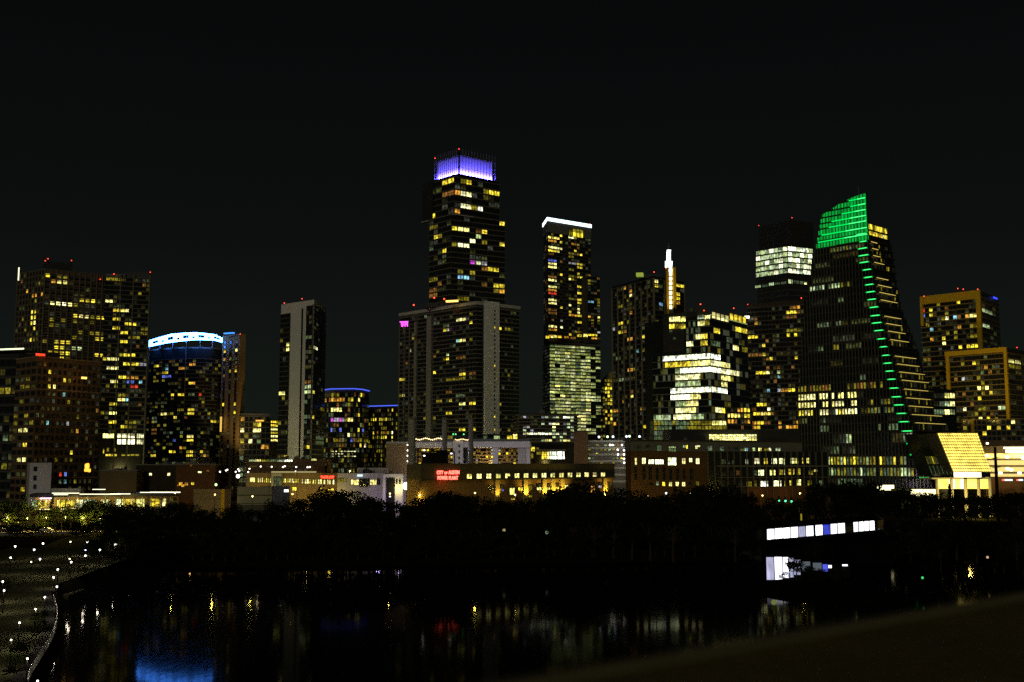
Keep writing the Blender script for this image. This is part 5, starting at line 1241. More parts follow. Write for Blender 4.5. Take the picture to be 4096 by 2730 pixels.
# --- garage in the middle
Y0 = 500
a, b = P(2310, 1760, Y0)[:2], P(2560, 1762, Y0 - 4)[:2]
zt = zat(2420, 1762, Y0)
B = tower('parking_garage', 'pale parking garage with rows of small white lamps under a roof garden', [a, b], GZ, zt, CONCD, 25, 'garage')
W = []
for k in range(6):
    for j in range(13):
        if R.random() < .6:
            x = 2318 + j * 16.5; y = 1778 + 17.5 * k; W.append((x, y, x + R.choice((6, 9, 11)), y + 7, R.choice('deddqyg')))
free_windows(B, a, b, W, n=1)
for x, y in ((2440, 1781), (2449, 1781), (2488, 1781), (2471, 1800), (2472, 1819), (2496, 1802), (2496, 1819), (2496, 1836), (2497, 1852), (2440, 1781)): B.part('garage_lamp', MB().ball(P(x, y, Y0 - 6), .42, 6, 4), LW)
for k in range(7): B.part('deck_edge', MB().wall(a, b, zt - 3.0 * k - .9, zt - 3.0 * k, .35, 0), CONC)
B.part('left_stair', MB().wall(P(2300, 1730, Y0 - 3)[:2], P(2352, 1730, Y0 - 3)[:2], GZ, zat(2330, 1727, Y0), 0, 8), BROWN)
q = P(2430, 1860, 480); point('street_glow', (q[0], q[1] - 6, 22), 1700, (1, .82, .35), .8, B)
finish(B)
for i, (x, yv) in enumerate(((2396, 1749), (2430, 1748), (2452, 1748), (2506, 1747), (2518, 1746), (2558, 1747))):
    o = single('garden_lamp', MB().ball(P(x, yv, 494), .5, 8, 5), emit('garden_lamp_glow_%d' % i, ((.7, .8, 1), (.6, 1, .5), (.8, .85, 1))[i % 3], 3.2), ('blue white', 'green white', 'pale blue', 'cold white', 'white', 'violet white')[i] + ' roof garden lamp, number %s from the left on the garage' % ('one', 'two', 'three', 'four', 'five', 'six')[i], 'lamp', 'roof garden lamps on the garage')

# --- brick library with big windows
a, b = P(2520, 1768, 424)[:2], P(3310, 1768, 452)[:2]
Y0 = 424
zt = zat(2600, 1765, 426); zbk = zat(2600, 1806, 426); d4 = unit(b - a)
def on4(x): return onplane(2400 + x / 2.353, 1850, a, d4)[:2]
B = Thing('brick_library', 'red brick and glass library with tall bright windows above the trees', 'building', (*((a + b) / 2), GZ))
B.part('brick_wall', MB().wall(on4(290), on4(1010), GZ, zbk, 0, 5), BRICK)
B.part('attic_storey', MB().wall(on4(285), on4(1900), zbk + .02, zt, .35, 5), surf('zinc_panel', (.13, .13, .125), .6, .2, .2))
B.part('roof_edge', MB().wall(on4(275), on4(1910), zt, zt + .5, 1.0, 5.2), DARK)
B.part('glass_wing', MB().wall(on4(1010), on4(2140), GZ, zbk, .1, 5), GLASS2)
B.part('brick_return', MB().wall(on4(1380), on4(2140), GZ, zat(3100, 1950, 440), .6, 0), BRICK)
free_windows(B, a, b, L4('775,310,803,335,g 806,308,820,345,y 890,312,937,328,w 890,330,912,345,p 530,305,573,365,e 640,318,710,335,g 640,338,710,370,e 1008,315,1050,365,e 1120,320,1160,365,e 1200,330,1230,360,z 1260,330,1290,360,z 1315,335,1350,365,e 1353,335,1372,365,g 1374,335,1386,365,c 1428,333,1455,365,g 1483,335,1515,365,p 1540,335,1580,365,d 1583,335,1603,365,w 1645,335,1692,365,g 430,310,465,365,z 340,310,380,365,z'), out=.37)
free_windows(B, a, b, L4('327,425,345,497,p 393,427,428,488,w 455,444,505,488,W 515,444,555,490,W 557,444,597,490,W 638,422,675,502,W 677,422,715,502,W 770,430,802,488,p 837,430,865,470,w 900,430,933,488,w 325,510,345,640,- 400,510,425,640,- 460,510,485,640,- 525,520,548,640,- 590,510,612,640,- 650,530,675,640,- 715,530,740,640,- 780,530,800,640,- 845,530,870,640,- 527,650,550,688,g 583,655,610,695,y 647,655,677,697,p 710,655,740,697,p 770,655,800,697,p 835,655,865,695,- 900,650,930,690,d 470,660,495,690,-'), n=2, rows=2)
free_windows(B, a, b, L4('1365,440,1390,490,g 1450,430,1503,488,w 1538,430,1575,488,y 1610,430,1662,488,w 1678,430,1715,488,w 1728,430,1742,495,w 1788,428,1825,485,w 1827,428,1862,485,p 1900,428,1915,485,y 1940,428,1975,482,p 1280,545,1310,595,q 1440,545,1480,595,e 1487,540,1540,598,w 1595,540,1647,595,p 1682,538,1717,590,y 1730,535,1745,590,p 1768,530,1797,590,y 1815,530,1825,590,y 1850,525,1882,590,y 1375,650,1425,705,d 1508,645,1543,705,W 1545,645,1578,705,W 1632,640,1667,700,w 1669,640,1702,700,w 1733,640,1745,700,y 1850,630,1888,690,p 1440,640,1470,700,d 1780,640,1800,690,y 1575,750,1630,790,y 1680,745,1735,775,y 1500,755,1525,775,q 1960,545,2000,590,d 2010,540,2040,560,p 1950,640,1990,690,d 2060,640,2100,690,e 1200,460,1220,490,k 1240,450,1260,490,k 1140,440,1180,490,e 1220,555,1250,600,z 1140,560,1180,600,z 1120,640,1160,690,z 1300,660,1340,700,z'), n=3, rows=2, out=.12)
for y in (500, 508, 612, 700): B.part('floor_rail', MB().wall(on4(1095), on4(2130), zat(3000, 1650 + (y + 5) / 2.353, 436), zat(3000, 1650 + y / 2.353, 436), 1.0, 0), SLABD if y != 508 else CONCD)
piers(B, on4(1010), on4(2140), lin(20, length(on4(1010), on4(2140))), GZ, zbk, .16, .9, SLABD, 'mullion')
rb = P(2683, 1740, 438)[:2], P(3200, 1745, 446)[:2]
B.part('roof_hall', MB().wall(*rb, zt, zat(2800, 1718, 440), 0, 12), DARK)
bs = P(2835, 1740, 437.6)[:2], P(3030, 1740, 440.6)[:2]
for r_ in range(3):
    for j in range(18):
        x0 = 2836 + j * 10.6; free_windows(B, *bs, [(x0, 1738 + r_ * 9, x0 + 10, 1746.5 + r_ * 9, R.choice('ppwp'))], n=1, out=.05, th=.12)
q = on4(1450); point('brick_floodlight', (q[0] + 2, q[1] - 5, zat(3020, 1972, 430)), 170, (1, .45, .12), .4, B)
q = on4(1700); point('brick_floodlight', (q[0] + 2, q[1] - 5, zat(3020, 1972, 430)), 170, (1, .45, .12), .4, B)
q = on4(330); point('brick_floodlight', (q[0] + 1, q[1] - 5, zat(2540, 1965, 418)), 150, (1, .65, .15), .4, B)
finish(B)

# --- lit garage on the right edge
Y0 = 500
a, b = P(3935, 1780, Y0 + 6)[:2], P(4300, 1780, Y0 - 10)[:2]
zt = zat(4000, 1785, Y0)
B = tower('blazing_garage', 'blazing yellow lit open garage at the right edge', [a, b], GZ, zt, TAN, 25, 'garage')
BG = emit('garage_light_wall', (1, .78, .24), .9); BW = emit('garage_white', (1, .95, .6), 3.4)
for k in range(5):
    y0 = 1815 + 27 * k
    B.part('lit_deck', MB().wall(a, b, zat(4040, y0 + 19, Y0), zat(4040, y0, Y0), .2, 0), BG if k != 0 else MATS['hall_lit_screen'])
    B.part('deck_parapet', MB().wall(a, b, zat(4040, y0 + 27, Y0), zat(4040, y0 + 19, Y0), .6, 0), TAN)
for x0, x1, y0, y1 in ((4018, 4200, 1789, 1796), (4025, 4200, 1800, 1812)): B.part('bright_fascia', MB().wall(P(x0, 1800, 494)[:2], P(x1, 1800, 492)[:2], zat(4060, y1, 494), zat(4060, y0, 494), 0, 1), BW)
for x, y in ((3946, 1824), (4029, 1829), (4093, 1834), (4002, 1893), (4078, 1893), (4030, 1876), (4045, 1880), (3940, 1880), (4095, 1828)): B.part('garage_lamp', MB().ball(P(x, y, 492), .95, 8, 5, .7), BW)
for x0, x1 in ((3945, 3975), (3998, 4028), (4035, 4075)): B.part('upper_window', MB().wall(P(x0, 1775, 520)[:2], P(x1, 1775, 520)[:2], zat(4000, 1778, 520), zat(4000, 1771, 520), 0, .4), BW)
B.part('upper_storey', MB().wall(P(3925, 1775, 520.5)[:2], P(4250, 1775, 515)[:2], GZ, zat(4000, 1762, 520), 0, 14), BROWN)
B.part('shop_wall', MB().wall(P(3965, 1920, 488)[:2], P(4250, 1920, 484)[:2], GZ, zat(4050, 1908, 487), 0, 4), BRICK)
q = P(4060, 1850, 470); point('garage_spill', (q[0], q[1] + 8, 30), 4200, (1, .75, .2), 1, B)
finish(B)
SG = Thing('shop_sign', 'small red and pale blue lit shop signs at the right edge', 'sign', P(4030, 1920, 484))
for x0, x1, m in ((4010, 4019, emit('sign_red', (1, .1, .08), 2.5)), (4021, 4050, emit('sign_pale_blue', (.55, .9, 1), 2.2)), (4068, 4075, MATS['sign_red']), (4077, 4092, MATS['sign_pale_blue'])):
    SG.part('sign_face', MB().wall(P(x0, 1921, 483)[:2], P(x1, 1921, 483)[:2], zat(4030, 1924, 483), zat(4030, 1918, 483), 0, .5), m)
UP = Thing('utility_pole', 'dark utility pole with cross arms against the blazing garage', 'pole', P(3988, 1975, 430))
UP.part('pole', MB().cyl(P(3988, 1960, 430)[:2], .75, .5, GZ, zat(3985, 1788, 430), 10), BLACK)
for y in (1833, 1872): UP.part('cross_arm', MB().bar(P(3970, y, 429.5), P(4002, y - 3, 429.5), .14), BLACK)

# --- shop row with red sign (left centre)
Y0 = 470
a, b = P(985, 1895, Y0)[:2], P(1350, 1895, Y0 + 3)[:2]
zt = zat(1150, 1893, Y0)
B = tower('shop_row', 'long low tan shop building with tall slit windows and a red sign', [a, b], GZ, zt, TAN, 22, 'building')
sl_ = '522,548,575,600,p 583,550,590,600,d 606,552,616,602,p 626,553,634,602,p 647,553,658,602,p 672,555,682,604,y 692,555,702,605,y 712,557,722,605,y 733,558,743,606,p 870,560,880,606,y 886,560,896,606,p 905,560,917,606,y 921,560,932,606,y 937,560,947,606,p 961,562,970,608,p 977,562,986,608,p 1000,562,1010,610,y 1020,563,1030,610,y 1065,565,1078,615,p 1098,566,1113,616,p 1120,566,1136,616,w 1142,568,1158,616,y 1180,570,1192,618,p 1204,570,1216,618,y 1235,570,1251,622,w 1257,570,1273,622,p 1293,572,1310,623,w 1331,573,1345,624,p 1352,573,1368,624,p 1390,574,1403,625,w'
free_windows(B, a, b, L2(sl_), n=1, rows=2)
B.part('pale_entrance', MB().wall(P(1088, 1910, Y0 - 1)[:2], P(1128, 1910, Y0 - 1)[:2], GZ, zat(1100, 1894, Y0), 1, 3), CONCL)
free_windows(B, P(1088, 1910, Y0 - 2)[:2], P(1128, 1910, Y0 - 2)[:2], L2('770,545,855,640,e'), n=3, rows=2, out=.1)
free_windows(B, a, b, L2('965,650,1010,690,y 1080,670,1095,685,d 1240,660,1270,672,y 1340,665,1400,685,y'), n=2)
B.part('roof_plant', MB().wall(P(1240, 1870, Y0 + 8)[:2], P(1300, 1870, Y0 + 8)[:2], zt, zat(1260, 1864, Y0 + 8), 0, 6), BRICK)
B.part('roof_deck_light', MB().wall(P(1085, 1886, Y0 + 3)[:2], P(1265, 1888, Y0 + 4)[:2], zt + .1, zt + .7, 0, .4), emit('deck_light', (1, .85, .35), .35))
for x in (1030, 1130, 1230, 1320): q = P(x, 1950, 458); point('shop_light', (q[0], q[1] + 2, GZ + 8), 900, (1, .74, .08), .5, B)
finish(B)
SG = Thing('red_shop_sign', 'red glowing letter sign on the long tan shop row', 'sign', P(1310, 1912, Y0 - 1))
o = text(SG, "TRADER JOE'S", P(1282, 1914, Y0 - 1.2), 1.5, emit('red_sign', (1, .07, .03), 3.2), .12, 0, 'letters', .05)
bpy.context.view_layer.update(); o.scale.x = 54 * Y0 / F / o.dimensions.x
SG.part('sign_back', MB().wall(P(1280, 1910, Y0 - .9)[:2], P(1338, 1910, Y0 - .9)[:2], zat(1300, 1916, Y0), zat(1300, 1902, Y0), .1, 1.2), surf('sign_back_red', (.2, .03, .02), .7, .1, .5))
point('sign_glow', P(1310, 1909, Y0 - 4), 60, (1, .06, .03), 1, SG)
# garage decks behind with white lamps
a, b = P(985, 1840, 505)[:2], P(1300, 1842, 505)[:2]
B = tower('deck_garage', 'open deck garage with bright strip lit floors behind the shop row', [a, b], GZ, zat(1100, 1838, 505), BROWN, 20, 'garage')
free_windows(B, a, b, L2('512,362,575,385,g 577,362,640,385,p 645,362,720,386,d 722,362,800,386,e 802,362,880,386,g 882,362,970,386,W 512,424,600,437,d 690,422,800,436,d 820,424,1000,436,e 1165,355,1220,375,p'), n=4)
for k in range(3): B.part('deck_edge', MB().wall(a, b, zat(1100, 1848 + 14 * k + 4, 505), zat(1100, 1848 + 14 * k, 505), .5, 0), BROWN)
finish(B)
ORD = ('first', 'second', 'third', 'fourth', 'fifth', 'sixth', 'seventh', 'eighth', 'ninth', 'tenth', 'eleventh', 'twelfth', 'thirteenth', 'fourteenth', 'fifteenth', 'sixteenth')
LP = emit('street_lamp_pink', (1, .80, .68), 5)
def street_lamp(x, y, Y, zg, label, group, r=.4, m=None, light=0, col=(1, .8, .5), name='street_lamp'):
    p = P(x, y, Y)
    T = Thing(name, label, 'lamp', (p[0], p[1], zg), group)
    T.part('post', MB().cyl(p[:2], .11, .07, zg, p[2] - r * .6, 6), BLACK)
    T.part('globe', MB().ball(p, r, 8, 6, .9), m or LP, )
    T.part('cap', MB().cyl(p[:2], r * .9, r * .2, p[2] + r * .82, p[2] + r * 1.15, 8), BLACK)
    if light: point('globe_light', (p[0], p[1], p[2] - r * 1.3), light, col, .2, T)
    return T
lst = [(880, 1888), (904, 1883), (909, 1880), (943, 1888), (953, 1878), (957, 1884), (993, 1889), (998, 1876), (1043, 1867), (1087, 1868), (1132, 1869), (1139, 1866), (1182, 1887), (1185, 1869), (1230, 1870), (1239, 1869)]
for i, (x, y) in enumerate(lst):
    street_lamp(x, y, 476, GZ, '%s small white street lamp from the left behind the shop row' % ORD[i], 'street lamps behind the shop row', .34, LP if i % 3 else LW, 90 if i % 4 == 0 else 0, (1, .75, .4))

# --- lilac washed building
a, b = P(1350, 1900, 466)[:2], P(1535, 1897, 462)[:2]
LIL = surf('pale_lilac_render', (.55, .52, .56), .85, .1, .1)
B = tower('lilac_lit_market', 'low modern building washed in lilac light with yellow windows', [a, b], GZ, zat(1450, 1894, 464), LIL, 16, 'building')
B.part('white_block', MB().wall(P(1532, 1900, 458)[:2], P(1612, 1900, 458)[:2], GZ, zat(1570, 1897, 458), 0, 14), LIL)
B.part('block_opening', MB().wall(P(1545, 1930, 457.8)[:2], P(1580, 1930, 457.8)[:2], GZ, zat(1570, 1913, 458), .05, 0), BLACK)
free_windows(B, P(1532, 1900, 458)[:2], P(1612, 1900, 458)[:2], L2('2050,570,2067,620,- 2080,570,2097,620,-'), n=1)
free_windows(B, a, b, L2('1578,572,1664,630,p 1778,572,1850,630,p 1915,570,1940,625,y 1668,560,1772,650,- 1852,560,1885,628,- 1445,560,1530,600,d'), n=3, rows=2)
B.part('sign_lettering', MB().wall(P(1429, 1905, 462)[:2], P(1450, 1904, 462)[:2], zat(1440, 1907, 462), zat(1440, 1899, 462), 0, .3), emit('pale_cyan_sign', (.7, .95, 1), 1.3))
B.part('roof_step', MB().wall(P(1430, 1885, 472)[:2], P(1535, 1885, 471)[:2], zat(1450, 1894, 464), zat(1480, 1872, 471), 0, 10), LIL)
q = P(1515, 1960, 448); point('lilac_wash', (q[0], q[1], GZ + 5), 1300, (.55, .36, 1), .6, B); q = P(1600, 1960, 446); point('lilac_wash', (q[0], q[1], GZ + 6), 550, (.6, .42, 1), .6, B)
finish(B)
FLD = Thing('floodlight_mast', 'dazzling white floodlight on a mast beside the lilac building', 'floodlight', P(1626, 1985, 440))
p = P(1626, 1945, 440); FLD.part('mast', MB().cyl(p[:2], .14, .1, GZ, p[2] - .3, 6), BLACK); FLD.part('lamp_head', MB().ball(p, 1.5, 10, 6), emit('floodlight_glow', (1, 1, .85), 9))
FLD.part('lamp_bracket', MB().bar(p + (-.9, .3, -1.2), p + (.9, .3, -1.2), .1), BLACK)
point('flood', p + (0, -2, .2), 120, (1, .95, .8), .5, FLD)

# --- billboard wall and brown wall in front of the shop row
BB = Thing('blank_hoarding', 'blank grey hoarding wall rising above the dark trees', 'hoarding', P(1015, 2010, 425))
a, b = P(950, 1950, 425)[:2], P(1088, 1950, 424)[:2]
BB.part('panel', MB().wall(a, sub(a, b, 0, .92)[1], zat(1000, 2020, 425), zat(1000, 1948, 425), .1, .4), surf('hoarding_grey', (.22, .22, .20), .85, .12, .2))
BB.part('panel', MB().wall(sub(a, b, .93, 1)[0], b, zat(1000, 2020, 425), zat(1000, 1948, 425), .1, .4), MATS['hoarding_grey'])
BB.part('joint', MB().wall(a, b, zat(1000, 1983, 425), zat(1000, 1980, 425), .16, 0), BLACK); BB.part('joint', MB().wall(a, b, zat(1000, 2016, 425), zat(1000, 2014, 425), .16, 0), BLACK)
BB.part('dark_flank', MB().wall(b, P(1158, 1950, 432)[:2], GZ - 3, zat(1000, 1947, 425), 0, 6), DARK)
BB.part('foot_wall', MB().wall(a, b, GZ - 4, zat(1000, 2020, 425), -.2, .8), DARK)
BB.part('lit_sign', MB().wall(P(1137, 1964, 427)[:2], P(1154, 1964, 427)[:2], zat(1145, 1969, 427), zat(1145, 1959, 427), .3, 0), emit('white_sign', (.9, 1, .95), 2.2))
BW_ = Thing('yellow_lit_wall', 'tan wall panel lit yellow at its right edge among the trees', 'wall', P(850, 2020, 430))
a, b = P(775, 1960, 433)[:2], P(900, 1958, 430)[:2]
BW_.part('wall_panel', MB().wall(a, b, GZ - 4, zat(850, 1958, 430), 0, 5), TAN)
BW_.part('edge_post', MB().wall(sub(a, b, .9, 1)[0], b, GZ - 4, zat(850, 1957, 430), .3, -.02), GOLD)
for y in (1975, 1995): BW_.part('groove', MB().wall(a, b, zat(850, y + 1.5, 430), zat(850, y, 430), .12, -.01), BROWN)
q = P(905, 1990, 420); point('wall_wash', (q[0] - 2, q[1], 16), 260, (1, .72, .2), .3, BW_)

# --- low brown blocks at the left
for nm, lab, x0, x1, yt, yb, Y, mt, dp, ws in (
    ('low_brown_block', 'low brown block with two white windows left of the shop row', 545, 770, 1862, 1990, 500, surf('sooty_brown', (.05, .04, .028), .9, .3, .2), 20, '2005,143,2045,180,w 2250,143,2290,182,w'),
    ('dim_tan_block', 'dim tan windowless block above the glass pavilion', 400, 548, 1885, 1975, 490, surf('dim_tan', (.13, .10, .05), .9, .3, .2), 16, '1670,110,1680,118,d'),
    ('brick_corner_block', 'brick corner block with amber windows behind the trees', 705, 862, 1860, 1980, 486, BRICK, 18, '2385,300,2400,320,o 2440,300,2480,330,o')):
    a, b = P(x0, yt, Y)[:2], P(x1, yt, Y)[:2]
    B = tower(nm, lab, [a, b], GZ - 2, zat((x0 + x1) / 2, yt, Y), mt, dp, 'building')
    free_windows(B, a, b, L8(ws), n=2)
    B.part('parapet', MB().prism(offset_poly(B.poly, .3), zat((x0 + x1) / 2, yt, Y), zat((x0 + x1) / 2, yt, Y) + .5), CONCD)
    if nm == 'brick_corner_block':
        free_windows(B, a, b, C1('935,1215,955,1233,o 965,1215,985,1233,o 1000,1215,1015,1230,y 1035,1158,1055,1167,w 995,1120,1005,1132,q 1080,1150,1095,1160,q'), n=2)
        q = P(770, 1960, 474); point('amber_wash', (q[0], q[1], 15), 500, (1, .5, .12), .5, B)
    if nm == 'dim_tan_block':
        q = P(400, 1930, 480); point('wall_wash', (q[0] + 6, q[1] + 2, 18), 220, (1, .6, .15), .5, B)
    finish(B)

# --- glass pavilion with bright rooms (left)
Y0 = 436
a, b = P(120, 2010, Y0)[:2], P(700, 1995, Y0 + 16)[:2]
d8 = unit(b - a)
zr = zat(250, 1990, Y0); zf = zat(250, 2038, Y0)
B = Thing('glass_pavilion', 'long glass fronted pavilion with glowing yellow rooms behind the street trees', 'building', (*((a + b) / 2), 6))
B.part('rear_wall', MB().wall(a + np.array([0, 5.]), b + np.array([0, 5.]), 5.5, zr, 0, 10), TAN)
B.part('roof_slab', MB().wall(a, b, zr, zr + 1.3, 2.5, 15), DARK)
B.part('upper_volume', MB().wall(P(205, 1970, Y0 + 4)[:2], P(320, 1970, Y0 + 6)[:2], zr + 1.3, zat(250, 1956, Y0), 0, 10), CONCL)
B.part('floor_slab', MB().wall(a, b, zf - .5, zf, 1.2, 10), CONCD)
LN = emit('eave_light', (1, .93, .62), 2.2)
for x0, x1, y in ((208, 315, 1973), (215, 270, 1979), (318, 480, 1977), (440, 520, 1976), (560, 720, 1970), (600, 720, 1969), (370, 420, 1958)): B.part('eave_light_line', MB().wall(P(x0, y, Y0 - 3)[:2], P(x1, y, Y0 - 3)[:2], zat(x0, y + 2.0, Y0 - 3), zat(x0, y - .6, Y0 - 3), 0, .5), LN)
B.part('violet_sign', MB().wall(P(159, 1995, Y0 - 3)[:2], P(208, 1992, Y0 - 3)[:2], zat(180, 1997, Y0 - 3), zat(180, 1992, Y0 - 3), 0, .5), emit('violet_sign', (.85, .62, 1), 2.2))
for x0, x1, cc in ((128, 150, 'g'), (152, 190, 'y'), (228, 240, 'Y'), (242, 262, 'y'), (264, 300, 'y'), (302, 318, 'g'), (318, 334, 'w'), (336, 356, 'W'), (358, 380, 'g'), (400, 420, 'p'), (422, 440, 'g'), (464, 484, 'W'), (486, 500, 'Y'), (500, 540, 'y'), (542, 580, 'p'), (600, 640, 'y'), (650, 665, 'p'), (680, 692, 'd')):
    free_windows(B, a + np.array([0, 4.8]), b + np.array([0, 4.8]), [(x0, 2001 - .014 * (x0 - 120), x1, 2034 - .014 * (x0 - 120), cc)], n=2, rows=1)
for j in range(16):
    x = 125 + j * 37; p = onplane(x, 2010, a, d8); B.part('column', MB().cyl(p[:2], .16, .16, 5.5, zr, 6), STEEL)
for x0, x1, y, c_ in ((132, 205, 2038, 2.2), (238, 268, 2036, 2.4), (275, 320, 2034, 1.6), (340, 430, 2032, 1.8), (468, 495, 2028, 2), (140, 165, 2050, 1.2), (240, 260, 2045, 1.6)):
    B.part('terrace_light', MB().wall(P(x0, y, Y0 - 4)[:2], P(x1, y, Y0 - 4)[:2], zat(x0, y + 2, Y0 - 4), zat(x0, y - 1.4, Y0 - 4), 0, .4), emit('terrace_light_%d' % x0, (1, .82, .28), c_))
for x in (180, 300, 420, 520): q = P(x, 2020, Y0 + 2); point('room_light', (q[0], q[1], zr - 1.5), 1400, (1, .78, .25), .6, B)
finish(B)

# rooftop plant on the low buildings
def roof_units(names, n, zoff=.0):
    for nm in names:
        o = bpy.data.objects.get(nm)
        if not o: continue
        ws = [c for c in o.children if c.type == 'MESH' and c.name.split('.')[0] in ('walls', 'attic_storey', 'rear_wall', 'upper_wall')]
        if not ws: continue
        w = max(ws, key=lambda c: max(v.co.z for v in c.data.vertices))
        vs = np.array([tuple(v.co) for v in w.data.vertices]); zt_ = vs[:, 2].max(); tp = vs[vs[:, 2] > zt_ - .1][:, :2]
        c0 = tp.mean(0)
        for k in range(n):
            f = np.array([R.random() for _ in tp]); f /= f.sum(); p = (tp * f[:, None]).sum(0) * .9 + c0 * .1
            sx_, sy_, sz_ = R.uniform(1, 3), R.uniform(1, 2.2), R.uniform(.7, 1.9)
            m = MB().box(p[0] - sx_ / 2, p[1] - sy_ / 2, zt_, p[0] + sx_ / 2, p[1] + sy_ / 2, zt_ + sz_)
            if k % 2: m.cyl(p, .35, .35, zt_ + sz_, zt_ + sz_ + .5, 8)
            u = bpy.data.objects.new('rooftop_unit', m.mesh('rooftop_unit', CONCD if k % 3 else DARK)); link(u, o)
roof_units(['shop_row', 'deck_garage', 'lilac_lit_market', 'low_brown_block', 'dim_tan_block', 'brick_corner_block', 'brick_library', 'white_lit_office', 'mid_rise_flats', 'striped_office_block', 'yellow_lit_flats', 'rounded_apartment_block', 'olive_mid_rise', 'parking_garage'], 6)

# ================================================================== street, cars, park
road = [atz(-60, 2143, 6.5), atz(560, 2127, 6.5), atz(560, 2108, 6.7), atz(-60, 2112, 6.7)]
def sheet(name, pts, z, mat):
    mb = MB(); n = len(pts)
    mb.add([(p[0], p[1], z) for p in pts], [tuple(range(n))])
    o = bpy.data.objects.new(name, mb.mesh(name, mat)); link(meta(o, kind='structure')); return o
ZRD = 6.55
road = [G(-60, 383), G(620, 392), G(620, 412), G(-60, 404)]
sheet('street', road, ZRD, surf('warm_asphalt', (.11, .10, .085), .9, .3, .25, bump=.3))
mb = MB().wall(G(-60, 381.5), G(620, 390.5), 5.2, ZRD + .12, 0, 1.4); o = single('pavement', mb, PAVE, None, None, kind='structure')
SLM = emit('sodium_lamp', (1, .74, .22), 5)
for i, (x, y) in enumerate(((30, 2070), (110, 2073), (185, 2071), (262, 2069), (330, 2073), (400, 2074))):
    street_lamp(x, y, 388, ZRD, '%s amber street lamp from the left along the street' % ORD[i], 'amber lamps along the street', .2, SLM, 2600, (1, .68, .16))
def car(label, x, Y, paint, rz=0):
    p = G(x, Y); T = Thing('parked_car', label, 'car', (p[0], p[1], ZRD)); T.o.rotation_euler = (0, 0, 0)
    def loc(mb): return mb
    x0, y0, z = p[0], p[1], ZRD
    prof = [(-2.25, .35), (-2.2, .78), (-1.45, .92), (-.75, 1.42), (.65, 1.45), (1.45, .95), (2.15, .82), (2.25, .4)]
    vs = [(x0 + u, y0 - .85, z + v) for u, v in prof] + [(x0 + u, y0 + .85, z + v) for u, v in prof]; n = len(prof)
    T.part('body', MB().add(vs, [tuple(range(n))[::-1], tuple(range(n, 2 * n))] + [(i, (i + 1) % n, n + (i + 1) % n, n + i) for i in range(n)]), paint)
    g = [(-1.25, .95), (-.7, 1.34), (.58, 1.36), (1.15, .97)]
    for s in (-1, 1):
        yy = y0 + s * .87
        T.part('side_window', MB().add([(x0 + u, yy, z + v) for u, v in g] + [(x0 + u, yy - s * .03, z + v) for u, v in g], [(0, 1, 2, 3), (7, 6, 5, 4), (0, 4, 5, 1), (1, 5, 6, 2), (2, 6, 7, 3), (3, 7, 4, 0)]), GLASS)
        for u in (-1.4, 1.4):
            w = MB(); A = [2 * math.pi * i / 12 for i in range(12)]
            w.add([(x0 + u + .33 * math.cos(t), yy + .02 * s, z + .33 + .33 * math.sin(t)) for t in A] + [(x0 + u + .33 * math.cos(t), yy - .2 * s, z + .33 + .33 * math.sin(t)) for t in A], [tuple(range(12)), tuple(range(12, 24))[::-1]] + [(i, (i + 1) % 12, 12 + (i + 1) % 12, 12 + i) for i in range(12)])
            T.part('wheel', w, BLACK)
    return T
car('white parked car under the street trees', 197, 389, WHITE)
car('dark parked car left of the white car, under round shrubs', 70, 387, DARK)
car('dark parked car farthest left on the street', 15, 388, surf('grey_car_paint', (.12, .12, .12), .4, .1, .5))
# added street lamps behind the trees, put in for a low yellow glow
for i, x in enumerate((700, 860, 1010, 1170, 1400, 1560, 1680, 1900, 2060, 2210, 2420, 2590, 2760, 3050, 3200)):
    Yl = 392 if x < 2460 else 408
    if 1700 < x < 2460: Yl = 390
    street_lamp(x, 1972 + (i * 7) % 16, Yl, GZ - 1, '%s added yellow street lamp from the left along the lakeside road' % ORD[i], 'added lamps along the lakeside road', .3, SLM, 1500, (1, .78, .08))
# added street lights that brighten the lower storeys of the towers
for i, (x, Y, w) in enumerate(((470, 600, 9000), (740, 640, 11000), (1040, 650, 9000), (1225, 615, 9000), (1400, 690, 12000), (1640, 514, 6500), (1860, 514, 6500), (2130, 600, 8000), (2430, 640, 12000), (2580, 610, 10000), (2790, 585, 7000), (3050, 660, 12000), (3240, 480, 5000))):
    p = P(x, 1885, Y)
    street_lamp(x, 1885, Y, GZ, '%s added tall street light from the left in the streets between the towers' % ORD[i], 'added street lights between the towers', .45, SLM, w, (1, .86, .30))
